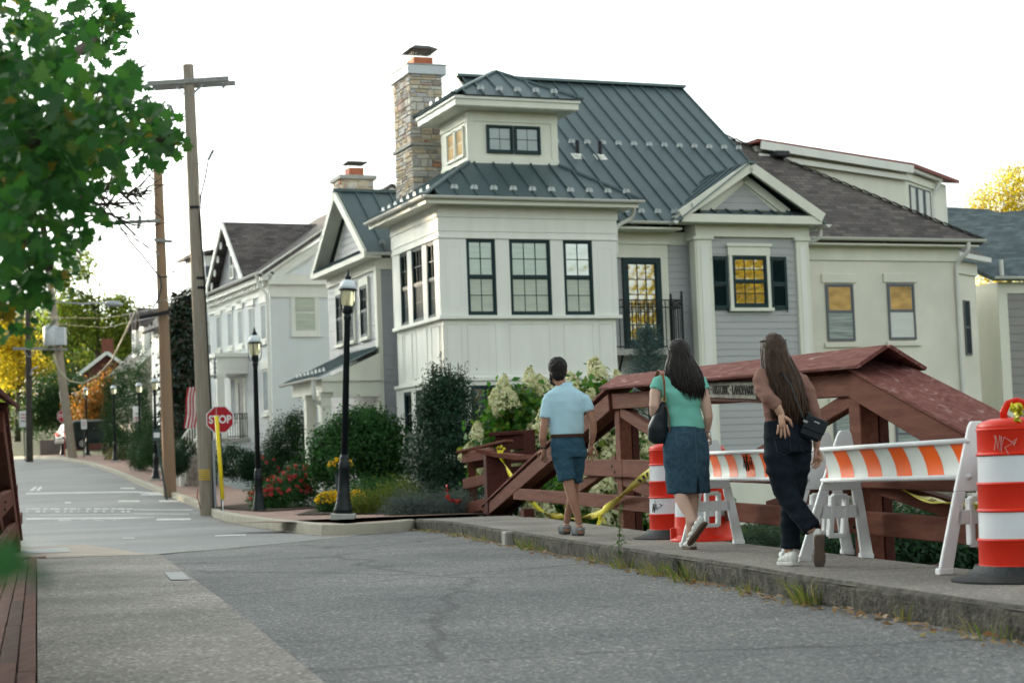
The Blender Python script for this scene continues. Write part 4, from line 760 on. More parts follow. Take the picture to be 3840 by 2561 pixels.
# portico, porch and steps
PT0, PT1 = 2.93, 5.6
boxpart(W, 'porch_floor', concrete_t, -1.25, 0, PT0-.05, PT1+.05, 2.0, 2.14); boxpart(W, 'porch_base', stucco_w, -1.2, 0, PT0, PT1, .3, 2.0)
boxpart(W, 'entablature', white, -1.14, 0, PT0, PT1, 4.43, 5.02); boxpart(W, 'cornice', white, -1.24, 0, PT0-.1, PT1+.1, 5.02, 5.16); boxpart(W, 'architrave_band', white, -1.16, 0, PT0-.02, PT1+.02, 4.62, 4.67)
for t in (PT0+.14, PT1-.14):
    c_ = boxpart(W, 'column', white, -1.14, -.87, t-.14, t+.14, 2.14, 4.43, .01); boxpart(c_, 'capital', white, -1.18, -.83, t-.18, t+.18, 4.28, 4.43); boxpart(c_, 'plinth', white, -1.18, -.83, t-.18, t+.18, 2.14, 2.30)
boxpart(W, 'door', M('dark_green_door', (.02, .04, .035), .4), -.03, .02, 3.45, 4.15, 2.16, 4.1); boxpart(W, 'door_head', white, -.1, .02, 3.3, 4.3, 4.14, 4.30); boxpart(W, 'door_trim', white, -.05, .02, 3.28, 3.44, 2.15, 4.14); boxpart(W, 'door_trim', white, -.05, .02, 4.16, 4.30, 2.15, 4.14)
rl = MB(); railrun(rl, (-.86, PT0+.1, 0), (-.05, PT0+.1, 0), 2.14, 3.0, 9, .02); rl.build('porch_railing', iron, W)
for k in range(8): boxpart(W, 'step', concrete_t, -1.2-.15*(k+1), -1.2-.15*k, 3.2, 5.4, .3, 2.0-.2*k)
st = MB(); 
for t in (3.15, 5.45):
    st = MB(); st.bar((-1.25, t, 3.0), (-2.4, t, 1.45), .08, .07)
    for k in range(12): x = -1.3-k*.095; st.bar((x, t, 2.1-k*.129), (x, t, 3.0-k*.129), .035, .035)
    st.box(-1.3, -1.16, t-.07, t+.07, 2.1, 3.15); st.box(-2.5, -2.36, t-.07, t+.07, .4, 1.62); st.build('stair_railing', white, W)
boxpart(W, 'stone_pier', M('fieldstone', (.25, .22, .19), .9, .4, 9, .9, 18), -2.3, -1.3, 2.75, 3.1, .2, 1.5, .04)
# ---------------------------------------------------------------- further houses up the hill
def far_house(name, label, loc, rz, w_, d_, ez, rz_, wm, rm, wins_f=(), wins_s=(), dorm=None, ov=.35, along='a'):
    """gabled house: ridge along local y ('a') or local x ('b'); windows on -y and -x faces"""
    o = thing(name, label, 'house', loc, rz)
    boxpart(o, 'wall', wm, 0, w_, 0, d_, -2, ez)
    if along == 'a':
        MB().prism([(0, .0, ez-.05), (w_, .0, ez-.05), (w_/2, .0, rz_-.15)], (0, .15, 0)).build('gable_wall', wm, o); MB().prism([(0, d_, ez-.05), (w_, d_, ez-.05), (w_/2, d_, rz_-.15)], (0, -.15, 0)).build('gable_wall', wm, o)
        k = (rz_-ez)/(w_/2)*ov
        for s_ in (-ov, w_+ov): roofslab('roof_slope', [(s_, -ov, ez-k), (s_, d_+ov, ez-k), (w_/2, d_+ov, rz_), (w_/2, -ov, rz_)], rm, o); MB().bar((s_, -ov-.02, ez-k-.1), (w_/2, -ov-.02, rz_-.1), .06, .26).build('rake_board', white, o)
    else:
        MB().prism([(.0, 0, ez-.05), (.0, d_, ez-.05), (.0, d_/2, rz_-.15)], (.15, 0, 0)).build('gable_wall', wm, o)
        k = (rz_-ez)/(d_/2)*ov
        for t_ in (-ov, d_+ov): roofslab('roof_slope', [(-ov, t_, ez-k), (w_+ov, t_, ez-k), (w_+ov, d_/2, rz_), (-ov, d_/2, rz_)], rm, o); MB().bar((-ov-.02, t_, ez-k-.1), (-ov-.02, d_/2, rz_-.1), .06, .26).build('rake_board', white, o)
        MB().bar((-ov, -ov-.05, ez-k-.08), (w_+ov, -ov-.05, ez-k-.08), .12, .12).build('gutter', gutterm, o)
    for (x, z, ww, hh) in wins_f: window(o, ww, hh, 2, (1, 1), (x, -.01, z), frame=white, back=M('far_room', (.10, .12, .13), .8, .3, 1), dep=.0, proud=.04, fw=.09)
    for (t, z, ww, hh) in wins_s: window(o, ww, hh, 2, (1, 1), (-.01, t+ww, z), 'S', frame=white, back=MATS.get('far_room') or M('far_room', (.10, .12, .13), .8, .3, 1), dep=.0, proud=.04, fw=.09)
    return o
hb = (-13.674, 74, 1.47)
HB = far_house('clapboard_house', 'pale clapboard house with side dormer half hidden behind the near utility pole', (hb[0], hb[1], hb[2]), R(24), 6, 7, 6.4, 9.4, white, sh_brown, [(.8, 3.6, .8, 1.4), (.6, .8, .8, 1.4)], [(1, 3.6, .8, 1.4), (3, 3.6, .8, 1.4)], along='a')
boxpart(HB, 'dormer_wall', white, .8, 2.4, 1.4, 3.4, 6.8, 8.9); roofslab('dormer_roof', [(.5, 1.1, 8.95), (.5, 3.7, 8.95), (3.2, 3.7, 9.5), (3.2, 1.1, 9.5)], sh_brown, HB); window(HB, .8, 1.2, 2, (1, 1), (1.1, 1.39, 7.3), frame=white, back=MATS['far_room'], dep=.0); 
downspout(HB, [(-.3, -.3, 6.0), (-.25, -.2, 5.6), (.05, -.05, 5.3), (.05, -.05, -.5)], .07, white)
hc = (-20.672, 97, 2.153)
HC = far_house('tan_dormer_house', 'tan house with brown shingle roof and white gabled dormers above the arborvitae', (hc[0], hc[1], hc[2]), R(22), 7, 8, 5.2, 8.6, M('tan_siding', (.38, .35, .29), .7, .05, 2, stretch=(1, 1, 12)), sh_brown, [(.8, 2.6, .8, 1.4), (3, 2.6, .8, 1.4)], [(1.5, 2.6, .8, 1.4), (4, 2.6, .8, 1.4)], along='a')
for t in (1.0, 3.4):
    boxpart(HC, 'dormer_wall', white, .5, 2.2, t, t+1.4, 5.6, 7.3); MB().prism([(.5, t, 7.3), (.5, t+1.4, 7.3), (.5, t+.7, 8.2)], (1.6, 0, 0)).build('dormer_gable', white, HC)
    for q in (-.15, 1.55): roofslab('dormer_roof', [(.3, t+q, 7.2), (.3, t+.7, 8.3), (3.2, t+.7, 8.3), (3.2, t+q, 7.2)], sh_brown, HC, .06)
    window(HC, 1.0, 1.3, 2, (1, 1), (.49, t+1.2, 5.85), 'S', frame=white, back=MATS['far_room'], dep=.0); window(HC, 1.0, 1.2, 2, (1, 1), (.8, t-.01, 5.95), frame=white, back=MATS['far_room'], dep=.0)
hd = (-33.98, 135, 4.393)
HD = far_house('red_brown_house', 'red brown sided house with white rakes and brick chimney on the hill', (hd[0], hd[1], hd[2]), R(12), 5.5, 8, 4.3, 6.4, M('barn_red_siding', (.10, .036, .030), .8, .1, 2, stretch=(1, 1, 14)), M('dark_slate', (.035, .042, .048), .8, .2, 3), [(3.6, 4.3, .6, .6)], [], along='a')
boxpart(HD, 'chimney', M('red_brick_chimney', (.20, .075, .05), .9, .2, 6), 2.3, 3.2, 2.5, 3.3, 5, 7.6)
he = (-7.299, 74, 11.185)
HE = far_house('rear_cream_house', 'pale gabled house with stone chimney rising behind the wing roof', (he[0]-.3, he[1], 1.9), R(22), 9, 8, 7.6, 11.6, white, sh_brown, [], [], along='a')
# smaller stone chimney behind the wing
sc = thing('rear_stone_chimney', 'short buff stone chimney with orange flue behind the grey wing', 'chimney', (-5.085, 58, 6.85), R(22))
stn = boxpart(sc, 'shaft', stone_m[0], -.55, .55, -.5, .5, 0, 3.55)
for k in range(90):
    zz = 1.0+rs.random()*2.45; hh = rs.uniform(.12, .22); ww = rs.uniform(.18, .42)
    if k % 3: x = rs.uniform(-.55, .55-ww); boxpart(stn, 'stone', rs.choice(stone_m), x, x+ww, -.5-rs.uniform(.02, .05), -.48, zz, zz+hh, .01)
    else: y = rs.uniform(-.5, .5-ww); boxpart(stn, 'stone', rs.choice(stone_m), -.55-rs.uniform(.02, .05), -.53, y, y+ww, zz, zz+hh, .01)
boxpart(sc, 'crown', concrete_t, -.64, .64, -.6, .6, 3.55, 3.68); boxpart(sc, 'flue', MATS['terracotta'], -.2, .3, -.25, .25, 3.68, 3.98); boxpart(sc, 'cap', iron, -.3, .42, -.36, .36, 4.14, 4.18); mbp = MB()
for x in (-.18, .28):
    for y in (-.22, .22): mbp.bar((x, y, 3.9), (x, y, 4.15), .02, .02)
mbp.build('cap_posts', iron, sc)

# ---------------------------------------------------------------- red timber trusses of the bridge
def timbermat(name, c, c2, peel=.0):
    mt = M(name, c, .72, .25, 5, .25, 40, mix=c2, stretch=(5, .45, 5), spec=.07); return mt
tim = timbermat('red_stained_timber', (.100, .035, .024), (.150, .058, .039)); timd = timbermat('dark_red_timber', (.050, .017, .014), (.08, .028, .023))
cov = bpy.data.materials.new('weathered_red_board'); cov.use_nodes = True; MATS['cov'] = cov
n = cov.node_tree.nodes; l = cov.node_tree.links; p = n['Principled BSDF']; p.inputs['Roughness'].default_value = .85; p.inputs['Specular IOR Level'].default_value = .08
tc = n.new('ShaderNodeTexCoord'); mp = n.new('ShaderNodeMapping'); mp.inputs['Scale'].default_value = (9, .9, 9); l.new(tc.outputs['Object'], mp.inputs[0])
nz = n.new('ShaderNodeTexNoise'); nz.inputs['Scale'].default_value = 2.2; nz.inputs['Detail'].default_value = 9; nz.inputs['Distortion'].default_value = 1.4; l.new(mp.outputs[0], nz.inputs['Vector'])
rp = n.new('ShaderNodeValToRGB'); e = rp.color_ramp.elements; e[0].position = .28; e[0].color = (.105, .035, .030, 1); e[1].position = .56; e[1].color = (.170, .068, .058, 1)
for q, c in ((.64, (.21, .10, .088, 1)), (.755, (.33, .26, .24, 1))): k = e.new(q); k.color = c
l.new(nz.outputs['Fac'], rp.inputs[0]); l.new(rp.outputs[0], p.inputs['Base Color']); bp = n.new('ShaderNodeBump'); bp.inputs['Strength'].default_value = .6; bp.inputs['Distance'].default_value = .01; l.new(nz.outputs['Fac'], bp.inputs['Height']); l.new(bp.outputs[0], p.inputs['Normal'])
def truss(name, label, org, rz, sx, N=2.17, Fp=9.56, n0=-2.6, f0=18.8, zn=(.16, .33, .51, .70, 1.20, 1.36), zf=(.20, .40, .60, .79, 1.37, 1.58), zb=-.5):
    """local x points outward from the road, y runs along the rail"""
    o = thing(name, label, 'railing', org, rz); X = lambda x: x*sx
    def zz(k, u): return zn[k]+(zf[k]-zn[k])*(u-N)/(Fp-N)
    def beam(nm, u0, z0, u1, z1, th, h, x0=0., mt=tim, bev=.008):
        return MB().bar((X(x0+th/2), u0, z0), (X(x0+th/2), u1, z1), th, h, up=(0, 0, 1)).build(nm, mt, o, bevel=bev)
    for u in (N, Fp):
        beam_z = zz(4, u); MB().box(min(X(.01), X(.15)), max(X(.01), X(.15)), u-.11, u+.12, zb-.4, beam_z-.003).build('post', tim, o, bevel=.008)
        MB().box(min(X(.16), X(.24)), max(X(.16), X(.24)), u-.10, u+.10, zb-.4, beam_z).build('post', timd, o, bevel=.008)
    # top chord, inclined end chords
    h = zz(5, N)-zz(4, N)+.02
    beam('top_chord', N-.12, (zz(4, N-.12)+zz(5, N-.12))/2, Fp+.12, (zz(4, Fp+.12)+zz(5, Fp+.12))/2, .16, h, -.02)
    zi = (zn[4]+zn[5])/2-.005; beam('end_chord', N-.10, zi, n0, -.02, .20, .20, -.06); zi = (zf[4]+zf[5])/2-.005; beam('end_chord', Fp+.10, zi, f0, -.0, .20, .21, -.06)
    # weathered cover boards
    def cover(nm, pts, mt=cov, th=.03):
        P = [Vector((X(a), b, c)) for a, b, c in pts]; nn = (P[1]-P[0]).cross(P[2]-P[0]).normalized(); nn = nn if nn.z > 0 else -nn
        return MB().prism(P, nn*th).build(nm, mt, o, bevel=.004)
    zr = lambda u: zz(5, u)+.175; ze = lambda u: zz(5, u)+.03
    uu = [N-.55, 4.6, 7.2, Fp+.12]
    for a, b in zip(uu[:-1], uu[1:]):
        cover('cover_board', [(-.16, a+.004, ze(a)), (-.16, b-.004, ze(b)), (.08, b-.004, zr(b)), (.08, a+.004, zr(a))]); cover('cover_board', [(.085, a+.004, zr(a)), (.085, b-.004, zr(b)), (.36, b-.004, ze(b)-.03), (.36, a+.004, ze(a)-.03)])
    for (u0, z0, u1) in ((N-.10, zn[5]+.035, n0), (Fp+.10, zf[5]+.035, f0)):
        L = [(u0, z0), (u0+(u1-u0)*.5, z0*.5+.06), (u1, .10)]
        for (a, za), (b, zb_) in zip(L[:-1], L[1:]):
            sg = 1 if b > a else -1; cover('cover_board', [(-.09, a+sg*.004, za), (-.09, b-sg*.004, zb_), (.30, b-sg*.004, zb_+.05), (.30, a+sg*.004, za+.05)])
            cover('backing_board', [(.2, a, za-.05), (.2, b, zb_-.05), (.23, b, zb_-.25), (.23, a, za-.25)], timd)
    # rails
    for k, (u0, u1) in ((0, (n0+.75, 16.0)), (2, (n0+2.75, 12.3))):
        cuts = [u0, N+.0, Fp-.4, u1]
        for a, b in zip(cuts[:-1], cuts[1:]): beam('rail', a+.004, (zz(k, a)+zz(k+1, a))/2, b-.004, (zz(k, b)+zz(k+1, b))/2, .07, zn[k+1]-zn[k]+(.01 if k else 0), -.055)
        for a in (N, Fp): MB().tube([(X(-.07), a-.05, zz(k, a)+.05), (X(-.045), a-.05, zz(k, a)+.05)], .012, 6).tube([(X(-.07), a+.06, zz(k, a)+.12), (X(-.045), a+.06, zz(k, a)+.12)], .012, 6).build('bolt', iron, o)
    # diagonal braces
    m_ = (N+Fp)/2
    for a, b, z0, z1 in ((N+.1, m_-.6, zn[4]-.02, zn[3]-.05), (Fp-.1, m_+.6, zf[4]-.02, zf[3]-.05), (N-.2, N-2.0, zn[2]+.02, zn[1]-.02), (Fp+.3, Fp-1.6, zf[2]+.0, zf[1]-.02), (N+.3, N+2.2, zn[2], zn[1]-.02), (Fp+.2, Fp+2.6, zf[3], zf[1])): beam('brace', a, z0, b, z1, .09, .13, .02)
    for u in (f0-3.2, n0+1.5): MB().box(min(X(.0), X(.16)), max(X(.0), X(.16)), u-.14, u+.14, -.6, .12).build('stub_post', timd, o)
    MB().box(min(X(-.02), X(.35)), max(X(-.02), X(.35)), n0, f0-1, -.55, -.22).build('stringer', timd, o)
    for u in (4.2, 7.0, 11.5): MB().bar((X(.28), u, -.45), (X(1.5), u-.1, -.30), .12, .14).build('outrigger', timd, o)
    return o
rdx = math.atan(.19)
TR = truss('bridge_truss_railing', 'red timber truss railing along the right pavement with landmark plaque', (2.97, 11.22, 0), rdx, 1)
TL = truss('bridge_truss_railing', 'red timber truss railing at the left edge of the bridge', (-3.55, 11.6, -.12), math.atan(.265), -1, N=-3.0, Fp=4.9, n0=-10, f0=13.4)
# landmark plaque
u0, u1, zc = 4.176, 6.111, 1.335
zc2 = 1.373+.07
pl_d = Vector((0, u0-u1, (zc-zc2)*2.2)); L = pl_d.length
plq = thing('landmark_plaque', 'grey carved plaque reading historic landmark fixed on the red truss', 'plaque', (0, 0, 0))
plq.matrix_world = TR.matrix_basis @ Matrix.Translation((-.05, u1, zc2)) @ Matrix.Rotation(R(-90), 4, 'Z')
plq.rotation_euler.rotate_axis('Y', math.atan2((zc2-zc), (u1-u0))*1.0)
MB().box(-.06, L+.06, -.03, .03, -.105, .105).build('frame', timd, plq); MB().box(0, L, -.045, -.028, -.075, .075).build('plate', M('weathered_lead', (.17, .165, .14), .85, .35, 9, .8, 40), plq, bevel=.006)
def text(parent, body, size, loc, rot, mat, depth=.004, sx=1., align='CENTER', bold=0.):
    cu = bpy.data.curves.new('lettering', 'FONT'); cu.body = body; cu.size = size; cu.extrude = depth; cu.align_x = align; cu.align_y = 'CENTER'; cu.offset = bold
    t = bpy.data.objects.new('t', cu); COL.objects.link(t); dg = bpy.context.evaluated_depsgraph_get(); dg.update(); me = bpy.data.meshes.new_from_object(t.evaluated_get(dg)); bpy.data.objects.remove(t)
    me.materials.clear(); o = link('lettering', me, mat, parent, loc, rot); o.scale = (sx, 1, 1); return o
lt = text(plq, 'NATIONAL \u00b7 HISTORIC \u00b7 LANDMARK', .125, (L/2, -.046, 0), (R(90), 0, 0), M('lead_letter', (.022, .021, .018), .8), .006); lt.scale = ((L-.10)/lt.dimensions.x if lt.dimensions.x else 1, 1, 1)
# ---------------------------------------------------------------- timber fence past the bridge end
FN = thing('timber_fence', 'low red timber fence with stepped posts beside the far end of the bridge', 'fence')
def fb(nm, a, b, w_, h_, mt=tim, up=(0, 0, 1)): return MB().bar(a, b, w_, h_, up).build(nm, mt, FN, bevel=.01)
f1, f2, f3, f4 = (-0.918, 30.6, 1.328), (-0.402, 29.4, 1.288), (-0.114, 29.9, 1.287), (0.753, 28.6, 1.232)
def Z(y, Y, x=1100): return .75+(1075.139-y)/4041*Y
for ya, yb_, h_ in ((1050, 1040, .19), (1110, 1097, .18), (1166, 1153, .19)):
    fb('rail', (f1[0], f1[1], Z(ya, f1[1])), (f2[0], f2[1], Z(yb_, f2[1])), .06, h_)
fb('cap_rail', (f1[0]-.05, f1[1], Z(1036, f1[1])), (f2[0]+.3, f2[1]+.2, Z(1014, f2[1])), .2, .05)
fb('post', (f1[0]+.14, f1[1]+.12, -.2), (f1[0]+.14, f1[1]+.12, Z(1030, f1[1])), .14, .12, up=(0, 1, 0))
bp_ = (-0.317, 29.2, 0.561)
MB().box(-.21, .21, -.12, .12, -.3, Z(1035, 29.2)).build('gate_post', timd, FN, bevel=.01, loc=(bp_[0], bp_[1], 0), rot=(0, 0, R(12)))
# sagging top plank toward the truss
pts = [(-0.569, 29.3, 1.047), (-0.25, 29, 0.961), (0.104, 28.6, 0.903), (0.483, 28, 0.913), (0.814, 27.4, 0.978)]
mb = MB(); 
for a, b in zip(pts[:-1], pts[1:]): mb.bar(a, b, .30, .07)
mb.build('sagging_plank', tim, FN)
t0, t1 = (-0.252, 30.6, 1.304), (0.236, 30.2, 1.279)
for p_ in (t0, t1): MB().box(-.1, .1, -.1, .1, -.2, Z(1000, 30.4)).build('tall_post', timd, FN, loc=(p_[0], p_[1], 0), bevel=.01)
fb('tall_cap', (t0[0]-.15, t0[1], Z(998, 30.4)), (t1[0]+.12, t1[1], Z(996, 30.4)), .26, .07, timd)
fb('tall_board', (t0[0], t0[1]-.05, Z(1018, 30.4)), (t1[0], t1[1]-.05, Z(1018, 30.4)), .05, .26, timd); fb('tall_board', (t0[0]-.5, t0[1]-.1, Z(1062, 30.4)), (t1[0], t1[1]-.1, Z(1050, 30.4)), .06, .2, timd); fb('tall_board', (t0[0]-.1, t0[1]-.1, Z(1088, 30.4)), (t1[0], t1[1]-.1, Z(1085, 30.4)), .06, .2, timd)
for ya, p_, q_ in ((1050, f1, .03), (1110, f1, .03), (1166, f1, .03)):
    for t in (.1, .86):
        c = Vector(f1).lerp(Vector(f2), t); MB().tube([(c.x, c.y-.045, Z(ya-10*t, c.y)), (c.x, c.y-.02, Z(ya-10*t, c.y))], .014, 6).build('bolt', iron, FN)

# ---------------------------------------------------------------- traffic drums
redp = M('orange_red_plastic', (.60, .024, .008), .4, .10, 5, .06, 9, spec=.25); whit = M('reflective_white_band', (.62, .64, .67), .35, .03, 4); rubber = M('black_rubber', (.022, .026, .028), .55, .2, 20, .4, 50)
yel = M('yellow_tape', (.72, .62, .035), .35, .08, 8)
def drum(label, loc, style=0, rb=.25, handle=True):
    o = thing('traffic_drum', label, 'traffic drum', loc, 0, 'traffic drums on the pavement')
    if style == 0:
        z0 = .075; hs_ = [.17, .15, .17, .15, .16]; z = z0
        for k, h in enumerate(hs_):
            r0 = rb*1.03-.006*k; r1 = rb*1.03-.006*(k+1)
            if k % 2 == 0: ob = MB().lathe([(r0+.006, z), (r0+.012, z+.008), (r0, z+.02), (r1+.004, z+h-.02), (r1+.012, z+h-.01), (r1+.002, z+h)], 40, cap=False).build('body_section', redp, o, smooth=True)
            else: ob = MB().lathe([(r0, z), (r0-.001, z+.01), (r1, z+h)], 40, cap=False).build('reflective_band', whit, o, smooth=True)
            autosmooth(ob.data, 40); z += h
        MB().lathe([(r1+.002, z), (r1+.004, z+.012), (r1-.02, z+.035), (r1-.08, z+.052), (.0, z+.058)], 40, cap=False).build('top_cap', redp, o, smooth=True)
        if handle:
            hp = [(-.075, 0, z+.045), (-.075, 0, z+.09), (-.05, 0, z+.135), (0, 0, z+.15), (.05, 0, z+.135), (.075, 0, z+.09), (.075, 0, z+.045)]; MB().tube(hp, [(.032, .018)]*7, 10).build('handle', redp, o, smooth=True)
        b = MB().lathe([(rb+.17, 0), (rb+.172, .012), (rb+.15, .018), (rb+.09, .032), (rb+.045, .065), (rb+.03, .09), (rb-.02, .092)], 44, cap=False).build('rubber_base', rubber, o, smooth=True); autosmooth(b.data, 40)
    else:
        pr = [(.315, 0), (.318, .02), (.300, .035), (.283, .045), (.278, .06), (.268, .23)]; MB().lathe(pr, 40, cap=False).build('body_section', redp, o, smooth=True)
        z = .23
        for k, h in enumerate((.14, .17, .14, .17)):
            r0, r1 = .266-.008*k, .266-.008*(k+1); MB().lathe([(r0, z), (r1, z+h)], 40, cap=False).build('reflective_band' if k % 2 == 0 else 'body_section', whit if k % 2 == 0 else redp, o, smooth=True); z += h
        MB().lathe([(r1, z), (r1-.02, z+.03), (.09, z+.045), (0, z+.05)], 32, cap=False).build('top_cap', redp, o, smooth=True)
        MB().box(-.06, .06, -.02, .03, z+.04, z+.09).build('handle', redp, o, bevel=.012); MB().prism([(-.315, -.05, .02), (-.27, -.05, .02), (-.27, -.05, .13), (-.315, -.05, .12)], (0, .1, 0)).build('stacking_lug', redp, o)
    return o
D1 = drum('large red and white drum with black rubber base at the right edge', (2.903, 10.195, 0))
D2 = drum('red and white drum with black base beside the skirt of the woman in green', (1.545, 17.434, 0))
D3 = drum('stout all red based drum behind the left barricade', (1.74, 16.659, 0), 1)
# scribbled tags on the plastic
def scribble(parent, name, mat, fn, strokes, r=.004):
    mb = MB()
    for s_ in strokes: mb.tube([fn(u, v) for u, v in s_], r, 4)
    return mb.build(name, mat, parent)
rg = random.Random(21); blk = M('marker_black', (.01, .01, .012), .6)
def zig(n, w_, h_): return [(w_*i/(n-1)+rg.uniform(-.006, .006), (h_ if i % 2 else 0)+rg.uniform(-.02, .02)) for i in range(n)]
def ondrum(a0, rad, z0): return lambda u, v: (rad*math.cos(a0+u/rad), rad*math.sin(a0+u/rad), z0+v)
scribble(D1, 'scratched_tag', M('scratch_white', (.55, .40, .38), .6), ondrum(R(222), .243, .74), [zig(6, .05, .09), [(.0, .09), (.03, .0), (.06, .08), (.10, .05), (.13, .07), (.11, .03)], [(.12, .05), (.06, .02), (.08, -.02)]], .0022)
scribble(D2, 'marker_tag', blk, ondrum(R(205), .252, .275), [zig(5, .07, .06), [(.05, .02), (.10, .03), (.13, .05), (.10, .07), (.14, .05)], zig(4, .05, .09)], .003)
# ---------------------------------------------------------------- A-frame barricades
plast = M('white_hdpe', (.70, .71, .72), .45, .05, 4, .05, 20); orange = M('orange_sheeting', (.80, .115, .012), .35, .06, 4); refw = M('white_sheeting', (.60, .63, .60), .35, .04, 4)
def aframe(parent, base, ax, lean=0., h=.93, w_=.60):
    """plate perpendicular to the board: ax is the plate's sideways direction"""
    ax = Vector(ax).normalized(); nn = ax.cross(Vector((0, 0, 1))); P = lambda u, z, d=0: Vector(base)+ax*(u+lean*z/h)+nn*d+Vector((0, 0, z)); mb = MB(); th = .032
    def poly(pts): mb.prism([P(u, z, -th/2) for u, z in pts], nn*th)
    top = .055; L = lambda z: top+(w_/2-top)*(1-z/h); lw_ = .095
    poly([(-L(.50)+.0, .50), (L(.50), .50), (top, h-.03), (top-.02, h), (-top+.02, h), (-top, h-.03)])
    for s_ in (-1, 1):
        q = [(s_*L(0), 0), (s_*(L(0)-lw_), 0), (s_*(L(.5)-lw_*.8), .5), (s_*L(.5), .5)]; poly(q if s_ > 0 else q[::-1])
        mb.bar(P(s_*(L(.08)-lw_/2), .08, -th/2-.006), P(s_*(L(.80)-lw_*.45), .80, -th/2-.006), .03, .012, up=tuple(nn))
        mb.bar(P(s_*(L(.02)-lw_/2), .0, -.01), P(s_*(L(.02)-lw_/2), .04, -.01), .10, .06, up=tuple(nn))
    zc = .30; poly([(-L(zc)+.05, zc), (L(zc)-.05, zc), (L(zc+.09)-.05, zc+.09), (-L(zc+.09)+.05, zc+.09)])
    # rectangular carrying loop through the crossbar
    for a, b in (((-.055, .17), (-.055, .46)), ((.055, .17), (.055, .46)), ((-.055, .455), (.055, .455)), ((-.055, .175), (.055, .175))): mb.bar(P(*a, -.012), P(*b, -.012), .035, th+.03, up=tuple(nn))
    f = mb.build('a_frame', plast, parent, bevel=.007)
    for u, z in ((0, h-.09), (-.06, .60), (.06, .60)): MB().tube([P(u, z, -th/2-.008), P(u, z, -th/2)], .012, 8).build('rivet', M('zinc_rivet', (.35, .33, .30), .4, metal=.6), f)
    return f
def barricade(label, a, b, za, zb, lean_a=0., lean_b=0., slant=1, gr=True):
    o = thing('barricade', label, 'barricade', (0, 0, 0), 0, 'striped barricades on the pavement'); a, b = Vector((*a, 0)), Vector((*b, 0)); d = (b-a).normalized(); ax = Vector((-d.y, d.x, 0))
    if ax.x < 0: ax = -ax
    face = -ax if (-ax).x < 0 else ax
    aframe(o, a, ax, lean_a); aframe(o, b, ax, lean_b)
    A_, B_ = a+Vector((0, 0, za))+face*.02+d*.0, b+Vector((0, 0, zb))+face*.02
    L = (B_-A_).length; dd = (B_-A_).normalized(); hh = .21; n_ = 7
    def prof(v): return .018*(1-(2*v-1)**2)        # concave face
    def pt(u, v, e=0.): return A_+dd*u+Vector((0, 0, (v-.5)*hh))-face*(prof(v)-e)+face*.035
    mb = MB(); g = [(0, L)]
    V = []; 
    for v in np.linspace(0, 1, n_): V += [pt(0, v), pt(L, v)]
    for v in np.linspace(1, 0, n_): V += [pt(0, v)-face*.03, pt(L, v)-face*.03]
    m_ = 2*n_; Fc = [(2*i, 2*i+1, 2*((i+1) % m_)+1, 2*((i+1) % m_)) for i in range(m_)]; mb.add(V, Fc+[tuple(range(0, 2*m_, 2)), tuple(range(1, 2*m_, 2))[::-1]])
    bd = mb.build('board', refw, o, smooth=True); autosmooth(bd.data, 40)
    for v in (-.03, 1.03): MB().tube([pt(-.03, v, .004), pt(L*.5, v, .004), pt(L+.03, v, .004)], .017, 8).build('board_lip', plast, o, smooth=True)
    k = -.14; st_ = .40; sw = .20
    while k < L+.1:
        ps = []; c = [(k, 0), (k+sw, 0), (k+sw-slant*.13, 1), (k-slant*.13, 1)]; vs = np.linspace(0.03, .97, 6)
        lft = [(max(0, min(L, k-slant*.13*v)), v) for v in vs]; rgt = [(max(0, min(L, k+sw-slant*.13*v)), v) for v in vs]
        V = []; 
        for (u0, v0), (u1, v1) in zip(lft, rgt): V += [pt(u0, v0, .0025), pt(u1, v1, .0025)]
        if max(u for u, v in rgt)-min(u for u, v in lft) > .03: MB().add(V, [(2*i, 2*i+1, 2*i+3, 2*i+2) for i in range(len(vs)-1)]).build('stripe', orange, bd, smooth=True)
        k += st_
    if gr: scribble(bd, 'marker_tag', blk, lambda u, v: pt(L*.42+u*1.5, .35+v*6, .004), [zig(8, .12, .07), zig(5, .08, .09), [(.03, .02), (.14, .0), (.12, .06)], [(.02, .08), (.13, .07)]], .004)
    return o
B1 = barricade('striped barricade with scribbled board between the two women', (1.70, 15.6), (2.24, 13.35), .70, .69, .05, .10)
B2 = barricade('striped barricade nearest the camera beside the large drum', (2.27, 12.75), (2.83, 10.9), .685, .70, .12, .02, gr=False)
